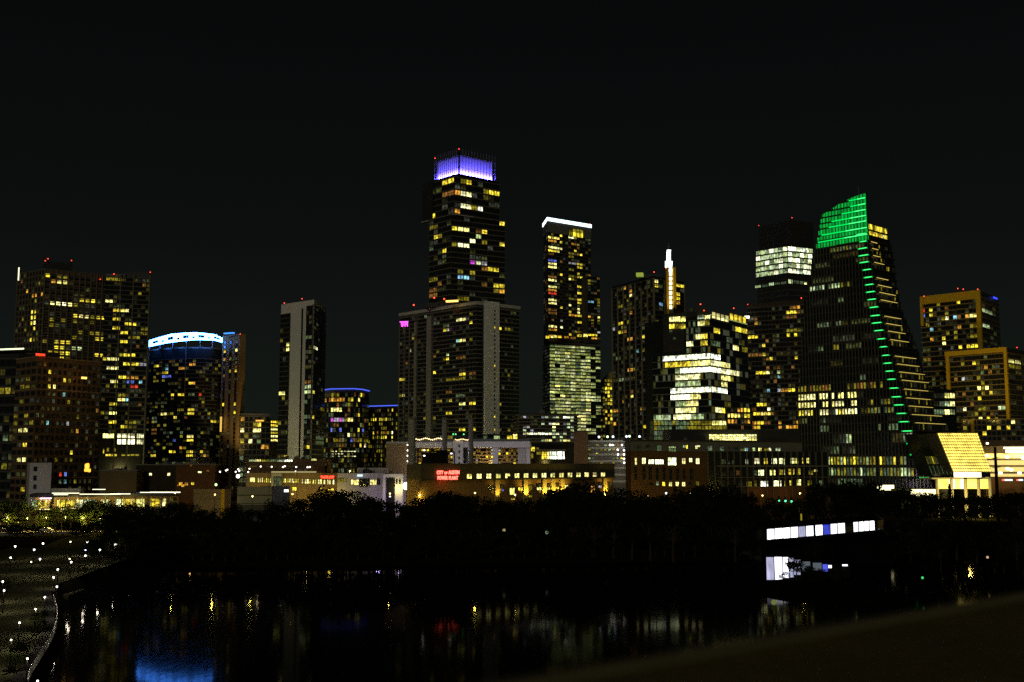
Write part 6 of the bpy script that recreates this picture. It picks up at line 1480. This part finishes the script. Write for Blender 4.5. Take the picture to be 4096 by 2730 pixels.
# the lawn
lawn = MB(); LX = np.arange(-150, -10, 2.5); LYs = np.arange(118, 386, 4.0)
nv = {}
for j, y in enumerate(LYs):
    for i, x in enumerate(LX):
        xs_ = np.interp(-y, [-p[1] for p in SH], [p[0] for p in SH])
        xx = min(x, xs_ - .4); nv[(i, j)] = (xx, y, land_h(xx, y) + .04)
vs = [nv[(i, j)] for j in range(len(LYs)) for i in range(len(LX))]; nn = len(LX)
fs = [(j * nn + i, j * nn + i + 1, (j + 1) * nn + i + 1, (j + 1) * nn + i) for j in range(len(LYs) - 1) for i in range(nn - 1) if vs[j * nn + i + 1][0] - vs[j * nn + i][0] > .05]
o = bpy.data.objects.new('lawn', lawn.add(vs, fs).mesh('lawn', surf('lawn_grass', (.075, .075, .04), .95, .4, .12, bump=.6, fine=2.0))); link(meta(o, kind='structure'))
for i, (x, y0, y1, Y) in enumerate(((1188, 1872, 2000, 440), (2182, 1830, 1960, 470), (3345, 1870, 2010, 405), (2386, 1850, 1990, 400))):
    T = Thing('lamp_mast', '%s thin dark mast from the left among the low buildings' % ORD[i], 'mast', P(x, y1, Y), 'thin masts'); T.part('pole', MB().bar(P(x, y1 + 20, Y), P(x, y0, Y), .1, 6), BLACK); T.part('arm', MB().bar(P(x - 6, y0 + 2, Y), P(x + 6, y0 + 2, Y), .07, 5), BLACK)
# low fence posts along the pavement
FN = Thing('post_fence', 'short row of white fence posts in front of the white car', 'fence', (*G(190, 383), ZRD))
for i in range(9): FN.part('post', MB().bar((*G(168 + i * 5.5, 382), ZRD - .2), (*G(168 + i * 5.5, 382), ZRD + .95), .09), CONCL)
FN.part('rail', MB().bar((*G(166, 382), ZRD + .9), (*G(216, 382), ZRD + .9), .06), CONCL)
# lit shopfront on the far left behind the trees
SF = Thing('lit_shopfront', 'yellow lit shopfront windows at the far left behind street trees', 'shopfront', P(40, 2120, 416))
a, b = P(-30, 2100, 416)[:2], P(130, 2100, 418)[:2]
SF.part('wall', MB().wall(a, b, 5, zat(60, 2050, 416), 0, 8), TAN)
free_windows(SF, a, b, L8('30,850,52,930,d 85,850,102,900,y 200,850,228,910,Y 245,850,262,910,p 268,845,285,910,Y 205,795,220,812,y 240,800,255,815,y -20,800,15,900,o'), n=1)

# park lamps on the lawn
PK = lambda x, y: (x / 2.01, 1950 + y / 2.01)
park = [(122, 475, 1), (346, 452, 1), (567, 438, 0), (703, 440, 2), (275, 502, 2), (687, 505, 3), (803, 503, 4), (86, 566, 1), (251, 600, 0), (322, 577, 2), (560, 576, 0), (687, 550, 2), (573, 601, 2), (465, 660, 4), (430, 724, 2), (458, 799, 2), (23, 757, 2), (33, 830, 2), (361, 883, 2), (287, 979, 2), (157, 1088, 1), (90, 1227, 5), (220, 1376, 1), (303, 1556, 1), (928, 462, 4)]
PC = [emit('park_lamp_%d' % i, c, 5.5) for i, c in enumerate(((1, .85, .45), (1, .9, .7), (1, .93, .9), (.45, .5, 1), (.7, 1, .85), (1, .9, .5)))]
CN = ('amber', 'cream', 'white', 'blue', 'greenish white', 'yellowish')
park_s = sorted(park, key=lambda q: q[1])
rown = {}
for i, (x, y, k) in enumerate(park_s):
    px_, py_ = PK(x, y)
    # lamp heads stand four metres above the lawn: find the distance where that is so
    bestY = 200
    for Yt in np.arange(110, 385, 1.0):
        p = P(px_, py_, Yt)
        if p[2] - 4.0 >= max(2.6, float(np.interp(Yt, [120, 200, 300, 372, 392], [2.6, 3.0, 4.2, 6.0, 6.4]))): bestY = Yt
    zg = max(.2, P(px_, py_, bestY)[2] - 4.0)
    lab = '%s park lamp on the dark lawn, %s from the top' % (CN[k], ORD[i] if i < 16 else ('seventeenth', 'eighteenth', 'nineteenth', 'twentieth', 'twenty first', 'twenty second', 'twenty third', 'twenty fourth', 'twenty fifth')[i - 16])
    r = .0024 * bestY * (.62 if k in (0, 3) else .8)
    street_lamp(px_, py_, bestY, zg - .3, lab, 'park lamps on the lawn', max(.11, r * .44), PC[k], 480 if y > 640 else 240, (1, .85, .65), 'park_lamp')

# lakeside railing with posts
RL = Thing('lakeside_railing', 'pale curved railing winding down the lakeside lawn', 'railing', (SH[6][0], SH[6][1], 2.8))
PTS = [(x / 2.01, 1950 + y / 2.01) for x, y in ((425, 800), (424, 850), (440, 890), (452, 925), (462, 985), (460, 1030), (452, 1080), (428, 1150), (395, 1215), (358, 1272), (318, 1330), (285, 1382), (255, 1430), (235, 1485), (222, 1560))]
W_ = [np.array([*atz(x, y, 4.0), 4.0]) for x, y in PTS]
dense = []
for i in range(len(W_) - 1):
    for k in range(4): dense.append(W_[i] + (W_[i + 1] - W_[i]) * k / 4)
RM = surf('pale_rail_steel', (.62, .62, .60), .5, .3, .8)
for i in range(len(dense) - 1):
    RL.part('top_rail', MB().bar(dense[i], dense[i + 1], .075, 5), RM); RL.part('mid_rail', MB().bar(dense[i] - (0, 0, .55), dense[i + 1] - (0, 0, .55), .03, 4), RM)
    RL.part('post', MB().bar(dense[i] - (0, 0, 1.15), dense[i], .04, 4), RM)
# path along the railing
mb = MB()
inner = [w + np.array([-2.0, .3, 0]) for w in W_]
for i in range(len(W_) - 1):
    q = [W_[i], W_[i + 1], inner[i + 1], inner[i]]; mb.add([(p[0] - .3, p[1], land_h(inner[i][0] - 1, p[1]) + .06) for p in q], [(0, 1, 2, 3)])
o = bpy.data.objects.new('lakeside_path', mb.mesh('lakeside_path', ASPH)); link(meta(o, kind='structure'))
# low stone culvert at the bank with a faint light
CU = Thing('stone_culvert', 'low dark stone culvert on the bank with a faint lit arch', 'culvert', P(390, 2340, 255))
CU.part('wall', MB().wall(P(275, 2380, 250)[:2], P(340, 2375, 262)[:2], -1, .9, 0, 2), surf('bank_stone', (.12, .11, .08), .9, .3, .4))

# ================================================================== boathouse with glowing bays
YA, YB = 350, 404
pa, pb = P(3064, 2118, YA), P(3503, 2086, YB)
BH = Thing('boathouse', 'low boathouse with a row of glowing white bays and one blue bay', 'building', (*((pa[:2] + pb[:2]) / 2), 0))
dB = unit(pb[:2] - pa[:2]); nB = np.array([dB[1], -dB[0]])
zt = pa[2]; aB = pa[:2]
def uB(x): q = onplane(x, 2120, aB, dB); return float(np.dot(q[:2] - aB, dB))
BWm = {}
for k, c, s in (('w', (.90, .90, 1), 2.3), ('W', (1, 1, 1), 3.0), ('b', (.03, .06, .9), .75), ('l', (.62, .62, .95), .7), ('d', (.20, .35, .60), .12)):
    m, t, b = base_mat('bay_' + k)
    tc = t.nodes.new('ShaderNodeTexCoord'); mp_ = t.nodes.new('ShaderNodeMapping'); mp_.inputs['Scale'].default_value = (1.2, 1.2, .25)
    n1 = t.nodes.new('ShaderNodeTexNoise'); n1.inputs['Scale'].default_value = .8; n1.inputs['Detail'].default_value = 3
    mr = t.nodes.new('ShaderNodeMapRange'); mr.inputs[1].default_value = .3; mr.inputs[2].default_value = .7; mr.inputs[3].default_value = s * .5; mr.inputs[4].default_value = s * 1.3
    t.links.new(tc.outputs['Object'], mp_.inputs[0]); t.links.new(mp_.outputs[0], n1.inputs['Vector']); t.links.new(n1.outputs['Fac'], mr.inputs[0]); t.links.new(mr.outputs[0], b.inputs['Emission Strength'])
    b.inputs['Emission Color'].default_value = (*c, 1); m.cycles.emission_sampling = 'NONE'; BWm[k] = m
bays = [(3065, 3096, 'w'), (3098, 3128, 'W'), (3130, 3159, 'W'), (3161, 3190, 'W'), (3192, 3221, 'l'), (3223, 3252, 'w'), (3260, 3289, 'W'), (3290, 3319, 'b'), (3320, 3347, 'w'), (3349, 3378, 'W'), (3412, 3432, 'w'), (3434, 3454, 'W'), (3456, 3475, 'W'), (3477, 3497, 'W'), (3509, 3518, 'd')]
BH.part('rear_wall', MB().wall(aB - dB * 2, pb[:2] + dB * 6, -.5, zt + .2, -.3, 9), DARK)
BH.part('roof', MB().wall(aB - dB * 2.5, pb[:2] + dB * 6, zt + .2, zt + .9, 1.0, 9.5), BLACK)
for x0, x1, k in bays:
    u0, u1 = uB(x0), uB(x1); q0, q1 = aB + dB * u0, aB + dB * u1
    BH.part('glowing_bay', MB().wall(q0, q1, .8, zt - .05 if k != 'd' else zt - 3, .1, .15), BWm[k])
    BH.part('bay_post', MB().wall(q0 - dB * .3, q0 - dB * .05, -.5, zt + .1, .3, .3), BLACK)
    if k in 'wWl': BH.part('bay_handle', MB().wall(q0 + dB * (u1 - u0) * .28, q0 + dB * ((u1 - u0) * .28 + .22), 3.2, 5.4, .22, -.12), STEEL)
BH.part('bay_divider', MB().wall(aB + dB * uB(3380), aB + dB * uB(3411), -.5, zt + .1, .25, .3), DARK)
# solid dark boat deck in front of the bays
zd = 6.4
def edge(x, y): return atz(x, y, zd)
fr = [edge(3040, 2148), edge(3342, 2174), edge(3395, 2170), edge(3560, 2176)]
BH.part('boat_deck', MB().prism(fr + [aB + dB * uB(3520) + nB * .8, aB + nB * .8 - dB * 4], -1, zd), surf('tarred_timber', (.006, .006, .006), .95, .3, .5, spec=.05))
for f in (0.02, .3, .6, .95):
    q = fr[0] + (fr[1] - fr[0]) * f - np.array([0, .4]); BH.part('deck_post', MB().cyl(q, .2, .2, -1, zd + .1, 6), BLACK)
BH.part('step_rail', MB().bar(P(3381, 2171, 350), P(3392, 2168, 352), .06), WHITE); BH.part('step_rail', MB().bar(P(3381, 2163, 350), P(3392, 2160, 352), .06), WHITE)
for x in (3381, 3392): BH.part('step_post', MB().bar(P(x, 2172, 351), P(x, 2159, 351), .05), WHITE)
FDK = Thing('lower_panel_row', 'lower glowing panels standing in for the bay reflection, half hidden by a leafy tree', 'panel row', P(3120, 2318, 288))  # glowing panels modelled in place of the bays' reflection on the water
for x0, x1, y0, y1, k in ((3064, 3094, 2230, 2320, 'l'), (3097, 3127, 2229, 2319, 'w'), (3130, 3152, 2230, 2312, 'w'), (3155, 3172, 2233, 2310, 'l'), (3174, 3200, 2240, 2300, 'l'), (3204, 3240, 2247, 2288, 'd'), (3250, 3286, 2252, 2282, 'd'), (3289, 3310, 2258, 2286, 'b'), (3312, 3326, 2262, 2273, 'w'), (3368, 3390, 2259, 2265, 'w')):
    Yp = 290 + (x0 - 3064) * .02; FDK.part('glowing_panel', MB().wall(P(x0, y0, Yp)[:2], P(x1, y0, Yp)[:2], zat(x0, y1, Yp), zat(x0, y0, Yp), .1, .2), BWm[k])
    FDK.part('panel_post', MB().wall(P(x0 - 2, y0, Yp)[:2], P(x0, y0, Yp)[:2], -.5, zat(x0, y0, Yp) + .2, .3, .3), BLACK)
FDK.part('rear_wall', MB().wall(P(3060, 2250, 290.4)[:2], P(3400, 2250, 297.2)[:2], -.5, zat(3100, 2266, 290), 0, 4), BLACK)
FDK.part('roof', MB().add([P(3058, 2227, 289.6), P(3150, 2227, 291.4), P(3400, 2255, 296.4), P(3400, 2250, 301), P(3058, 2222, 296)], [(0, 1, 2, 3, 4)]), BLACK)
LY = Thing('bank_lamp', 'dim yellow lamp on a post above the boathouse', 'lamp', P(3205, 2080, 395))
p = P(3205, 2070, 395); LY.part('lamp_strip', MB().bar(p + (0, 0, -1.1), p + (0, 0, 1.2), .28), emit('dim_yellow_lamp', (.9, .75, .05), .3)); LY.part('post', MB().bar(p + (0, .4, -5), p + (0, .4, 1.3), .08), BLACK)
for i, (x, y, c, s, lab) in enumerate(((3117, 2003, (.1, 1, .45), 2, 'first'), (3142, 2005, (.1, 1, .5), 3, 'second'), (3166, 2007, (.1, 1, .45), 3, 'third'))):
    T = Thing('traffic_light', '%s green traffic light from the left below the library' % lab, 'traffic light', P(x, 2025, 398), 'green traffic lights')
    p = P(x, y, 398); T.part('lens', MB().ball(p, .36, 8, 5), emit('green_signal_%d' % i, c, s)); T.part('housing', MB().box(p[0] - .3, p[1] + .15, p[2] - .6, p[0] + .3, p[1] + .5, p[2] + 1.5), BLACK); T.part('post', MB().bar((p[0], p[1] + .4, GZ - 2), (p[0], p[1] + .4, p[2] - .5), .09), BLACK)
for i, (x, y, Y, c, s, r, lab) in enumerate(((2016, 2122, 342, (1, .85, .35), .3, .5, 'dim yellow lamp seen through the trees below the power plant'), (2187, 2131, 342, (.8, 1, .65), .3, .5, 'pale green lamp seen through the trees right of the yellow one'), (2665, 1974, 405, (.7, .8, 1), 2.5, .4, 'tiny blue white lamp below the library'), (3690, 2312, 262, (.05, .9, .2), .9, .3, 'tiny green lamp in the dark trees below the sail tower'), (3950, 2230, 300, (1, .6, .3), .7, .35, 'tiny amber lamp in the dark trees at the right'), (1560, 1987, 425, (.8, .8, 1), 2.5, .35, 'tiny white lamp below the floodlight'), (864, 1940, 440, (.6, 1, .3), 3, .5, 'small green white lamp in the trees by the tan wall'), (952, 1906, 455, (1, 1, .8), 4, .8, 'white lamp above the hoarding'), (3095, 2410, 240, (.7, .8, .2), .18, .6, 'faint yellow green lamp low in the bank trees'))):
    p = P(x, y, Y); T = Thing('path_lamp', lab, 'lamp', (p[0], p[1], p[2] - 4)); T.part('globe', MB().ball(p, r, 8, 5), emit('path_lamp_glow_%d' % i, c, s)); T.part('post', MB().bar((p[0], p[1], p[2] - 4), (p[0], p[1], p[2] - r), .07), BLACK)

# ================================================================== trees
def crown_mesh(seed, kind):
    rr = random.Random(seed); vs = []; fs = []
    lobes = []
    nl_ = 13 if kind != 'conifer' else 9
    zlo, zhi, zc, zr_ = (.38, .86, .6, .42) if kind == 'round' else (.12, .86, .42, .55)
    for i in range(nl_):
        if kind == 'conifer':
            f = i / (nl_ - 1); lobes.append((rr.uniform(-.06, .06), rr.uniform(-.06, .06), .12 + .85 * f, .40 * (1 - f) + .05, .10))
        else:
            th = rr.uniform(0, 6.28); q = rr.random() ** .5 * .38
            z = rr.uniform(zlo, zhi); k = math.sqrt(max(.05, 1 - ((z - zc) / zr_) ** 2))
            lobes.append((q * math.cos(th) * k, q * math.sin(th) * k, z, rr.uniform(.10, .21), rr.uniform(.08, .15)))
    for lx, ly, lz, lr, lh in lobes:
        cnt = int(95 if kind != 'conifer' else 110)
        for _ in range(cnt):
            u = rr.gauss(0, 1), rr.gauss(0, 1), rr.gauss(0, 1); m = math.sqrt(sum(c * c for c in u)) or 1
            q = rr.random() ** .35
            c = (lx + u[0] / m * lr * q * rr.uniform(.9, 1.25), ly + u[1] / m * lr * q * rr.uniform(.9, 1.25), lz + u[2] / m * lh * q)
            s = rr.uniform(.010, .027)
            A = Vector((rr.uniform(-1, 1), rr.uniform(-1, 1), rr.uniform(-1, 1))).normalized(); Bv = A.orthogonal().normalized()
            k = len(vs); C0 = Vector(c)
            vs += [tuple(C0 + A * s * 1.5), tuple(C0 + Bv * s), tuple(C0 - A * s * 1.3), tuple(C0 - Bv * s)]; fs.append((k, k + 1, k + 2, k + 3))
    return MB().add(vs, fs), lobes
def trunk_mesh(seed, lobes, kind):
    rr = random.Random(seed); mb = MB()
    top = .62 if kind != 'conifer' else .95
    pts = [(0, 0, 0)]
    for i in range(1, 5): pts.append((rr.uniform(-.02, .02), rr.uniform(-.02, .02), top * i / 4))
    for i in range(4):
        r0, r1 = .030 * (1 - .2 * i), .030 * (1 - .2 * (i + 1)); n = 7
        a = [(pts[i][0] + r0 * math.cos(6.283 * j / n), pts[i][1] + r0 * math.sin(6.283 * j / n), pts[i][2]) for j in range(n)]
        b = [(pts[i + 1][0] + r1 * math.cos(6.283 * j / n), pts[i + 1][1] + r1 * math.sin(6.283 * j / n), pts[i + 1][2]) for j in range(n)]
        mb.add(a + b, [(j, (j + 1) % n, n + (j + 1) % n, n + j) for j in range(n)])
    if kind != 'conifer':
        for lx, ly, lz, lr, lh in lobes:
            s0 = rr.uniform(.3, .55); mb.bar((0, 0, min(s0, lz - .05)), (lx, ly, lz), .009, 4)
    return mb
TR = []
for i in range(10):
    kind = 'conifer' if i == 6 else ('round' if i < 6 else 'bush')
    cm, lb = crown_mesh(100 + i, kind); TR.append((cm.mesh('crown', LEAF if i % 2 else LEAF2), trunk_mesh(200 + i, lb, kind).mesh('trunk', BARK), cm.mesh('crown', LEAF_LIT)))
def tree(x, ytop, Y, label, group, width=None, variant=None, zg=None, name='tree'):
    p = P(x, ytop, Y); zg = land_h(p[0], p[1]) if zg is None else zg
    zg = max(zg, -.2); h = max(3.0, p[2] - zg)
    v = (R.randrange(7, 10) if name in ('bush', 'shrub') else R.randrange(6)) if variant is None else variant
    T = Thing(name, label, 'tree', (p[0], p[1], zg - .1), group)
    w = width or h * R.uniform(.85, 1.2)
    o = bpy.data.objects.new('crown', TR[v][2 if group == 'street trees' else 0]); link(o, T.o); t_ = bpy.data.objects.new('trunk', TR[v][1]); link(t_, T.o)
    rz = R.uniform(0, 6.28)
    for q in (o, t_): q.scale = (w, w, h / (.97 if v < 6 else 1.02)); q.rotation_euler = (0, 0, rz)
    return T
sky_x = [430, 500, 560, 620, 700, 760, 830, 900, 960, 1010, 1060, 1110, 1170, 1230, 1290, 1345, 1400, 1450, 1500, 1550, 1600, 1650, 1700, 1745, 1790, 1840, 1880, 1925, 1970, 2020, 2060, 2110, 2160, 2200, 2240, 2290, 2335, 2390, 2450, 2500, 2550, 2600, 2650, 2700, 2750, 2800, 2850, 2900, 2950, 3000, 3050, 3100, 3160, 3210, 3260, 3320, 3360, 3400, 3440, 3480, 3530, 3580, 3640, 3690, 3740, 3790, 3840, 3890, 3940, 3990, 4050, 4100]
sky_y = [2015, 2010, 2000, 2005, 2000, 2010, 2025, 2030, 2020, 2025, 2025, 1995, 1985, 1985, 1960, 1945, 1955, 1975, 1975, 1995, 2005, 2015, 2015, 2000, 1955, 1990, 2000, 1985, 1990, 1990, 1995, 1985, 1985, 1985, 1950, 1925, 1925, 1985, 1955, 1955, 1965, 1975, 1978, 1970, 1945, 1938, 1935, 1932, 1965, 1985, 1995, 1988, 1992, 1985, 1975, 1925, 1930, 1915, 1912, 1940, 1952, 1955, 1945, 1965, 1965, 1945, 1985, 1988, 1978, 1982, 1955, 1960]
def where(x, row):
    L_ = [(700, 'glass pavilion'), (930, 'yellow lit wall'), (1170, 'hoarding'), (1360, 'red shop sign'), (1560, 'lilac building'), (1720, 'floodlight'), (1900, 'neon sign'), (2130, 'power plant windows'), (2460, 'power plant uplights'), (2700, 'brick library wall'), (3060, 'library glass wing'), (3330, 'traffic lights'), (3700, 'sail tower'), (3920, 'glowing hall'), (9999, 'blazing garage')]
    return 'dark leafy tree in the %s row of the tree line below the %s' % (row, next(n for m, n in L_ if x < m))
kn = {1345: 'broad dark tree in front of the shop row', 1790: 'dark tree in front of the neon sign wall', 2290: 'tall spreading tree in front of the power plant uplights', 2450: 'dark tree between the power plant and the library', 2900: 'largest dark tree mass before the library', 3440: 'tall dark tree at the foot of the sail tower', 3320: 'feathery dark tree left of the sail tower foot', 3640: 'round dark tree before the lit ground floor of the sail tower', 3790: 'pointed conifer in front of the glowing hall', 4050: 'dark tree at the right edge below the garage'}
for x, y in zip(sky_x, sky_y):
    lab = kn.get(x); Yt = R.uniform(368, 388)
    if x > 3060: Yt = R.uniform(392, 410)
    if 1700 < x < 2460: Yt = R.uniform(372, 386)
    tree(x + R.uniform(-8, 8), y + R.uniform(-4, 6), Yt, lab or where(x, 'back'), None if lab else 'trees along the lake', variant=6 if x == 3790 else None, width=(8.5 if x == 3790 else None))
for row, (Y0, dy) in enumerate(((356, 25), (345, 60))):
    x = 440 + row * 37
    while x < 4150:
        if not (3030 < x < 3560):
            y = np.interp(x, sky_x, sky_y) + dy + R.uniform(-8, 30)
            p = P(x, y, Y0)
            if land_h(p[0], p[1] + R.uniform(-4, 4)) > .3: tree(x, y, Y0, where(x, ('middle', 'front')[row]), 'trees along the lake')
        x += R.uniform(62, 96)
# dense shrubs right at the water's edge
for row in (0, 1):
    x = 380 + 20 * row
    while x < 4160:
        if not (3030 < x < 3570):
            Yb = 300
            while Yb < 352 and land_h(*P(x, 2220, Yb)[:2]) < .6: Yb += 1
            Yb += 2 + 7 * row
            p = P(x, HZ + (30 - land_h(*P(x, 2220, Yb)[:2]) - R.uniform(4.5, 8)) * F / Yb, Yb)
            xx, yy = proj(p)
            tree(xx, yy, Yb, where(x, ('outer', 'inner')[row]).replace('leafy tree', 'low shrub').replace('tree line', 'water edge'), 'shrubs at the water edge', R.uniform(7, 10), name='shrub')
        x += R.uniform(34, 52)
for x, y in ((1728, 1985), (1772, 1968), (1815, 1962), (1858, 1980)): tree(x, y, 352, 'added tall dark tree in the front row below the neon sign', 'trees along the lake')  # added trees that screen the neon's reflection from the water
# trees of the right bank beyond and beside the boathouse
for x, y, Y in ((3040, 2150, 345), (3000, 2120, 350), (3545, 2110, 385), (3600, 2090, 380), (3670, 2070, 370), (3740, 2080, 360), (3820, 2060, 350), (3900, 2090, 340), (3980, 2070, 330), (4060, 2100, 320), (3640, 2160, 345), (3760, 2170, 330), (3880, 2190, 320), (4010, 2200, 310), (4090, 2230, 300)):
    tree(x, y, Y, 'dark tree on the black right bank beside the boathouse', 'trees on the right bank')
for i, (x, y, Y, w) in enumerate(((3262, 2158, 338, 5), (3225, 2163, 337, 4), (3470, 2142, 372, 6), (3435, 2158, 368, 4))):
    tree(x, y, Y, ('small bush tip in front of the blue bay', 'low bush before the pale bay', 'leafy bush before the right group of bays', 'low twiggy bush left of the leafy one')[i], 'bushes before the boathouse', w, name='bush')
tree(3185, 2222, 283, 'leafy tree in front of the lower glowing panels', None, 7.5, zg=.6)
for x, y in ((3235, 2258), (3285, 2270), (3340, 2268), (3140, 2296)): tree(x, y, 285, 'low bush before the lower glowing panels', 'bushes before the lower panels', 4.2, name='bush', zg=.3)
# street trees at the left
for i, (x, y, Y, v) in enumerate(((28, 2005, 398, 1), (62, 1998, 400, 3), (103, 1976, 396, 6), (150, 2000, 396, 1), (208, 1984, 397, 6), (250, 2020, 396, 5), (290, 2012, 398, 1), (335, 2010, 396, 3), (385, 1990, 399, 2), (420, 2002, 394, 1), (455, 2000, 396, 3), (40, 2048, 392, 1), (175, 2050, 392, 3), (350, 2045, 392, 5), (440, 2050, 392, 1))):
    tree(x, y, Y, '%s street tree from the far left in front of the pavilion' % ORD[i] if i < 11 else '%s lower street tree along the kerb' % ORD[i - 11], 'street trees', zg=6.0, variant=v, width=(6 if v == 6 else None))
for i, (x, y, Y, w) in enumerate(((40, 2128, 380, 7), (82, 2132, 380, 6), (130, 2132, 380, 7), (335, 2122, 382, 9), (315, 2130, 381, 7), (418, 2127, 384, 1.8), (290, 2132, 381, 4))):
    tree(x, y, Y, '%s clipped shrub from the left along the pavement' % ORD[i], 'shrubs along the pavement', w, name='shrub', zg=5.9)
tree(465, 2178, 352, 'small lamp lit tree at the right end of the lawn', None, 9, zg=3.5)
for i, (x, y, Y) in enumerate(((160, 2505, 190), (148, 2520, 182), (60, 2660, 150), (75, 2640, 158), (14, 2400, 230))):
    tree(x, y, Y, '%s low bush from the railing on the lawn' % ORD[i], 'bushes on the lawn', 3.2, name='bush')

# ================================================================== the viewer's own parapet (near, out of focus)
zp = H - .36
e1, e2 = atz(1760, 2790, zp), atz(4700, 2275, zp)
dp = unit(e2 - e1); npn = np.array([dp[1], -dp[0]])
PP = Thing('near_parapet', 'blurred brown parapet of the near terrace across the lower right corner', 'parapet', (*((e1 + e2) / 2), 0))
PPM = surf('parapet_render', (.22, .17, .06), .85, .35, 2.2, bump=.4, fine=30)
PP.part('wall', MB().prism([e1 - dp * 1.2, e2 + dp * 3, e2 + dp * 3 + npn * .9, e1 - dp * 1.2 + npn * .9], 0, zp - .05), PPM)
PP.part('coping', MB().prism([e1 - dp * 1.2, e2 + dp * 3, e2 + dp * 3 + npn * 1.0, e1 - dp * 1.2 + npn * 1.0], zp - .045, zp), PPM)
PP.part('edge_highlight', MB().prism([e1 - dp * 1.2 + npn * .01, e2 + dp * 3 + npn * .01, e2 + dp * 3 + npn * .05, e1 - dp * 1.2 + npn * .05], zp + .001, zp + .012), surf('parapet_highlight', (.24, .20, .11), .85, .3, 3.0))  # paler strip paints a highlight along the parapet rim
tl_ = e2 + npn * .5 + dp * .9
TLm = Thing('terrace_lamp', 'small warm lamp standing on the near parapet outside the frame', 'lamp', (tl_[0], tl_[1], zp))
TLm.part('stand', MB().cyl(tl_, .02, .02, zp, zp + .5, 8), BLACK); TLm.part('shade', MB().cyl(tl_, .09, .06, zp + .5, zp + .62, 12), BLACK)
TLm.part('bulb', MB().ball((tl_[0], tl_[1], zp + .48), .03, 8, 5), emit('terrace_bulb', (1, .75, .3), 4))
point('terrace_lamp_light', (tl_[0], tl_[1], zp + .43), .15, (1, .76, .16), .04, TLm)
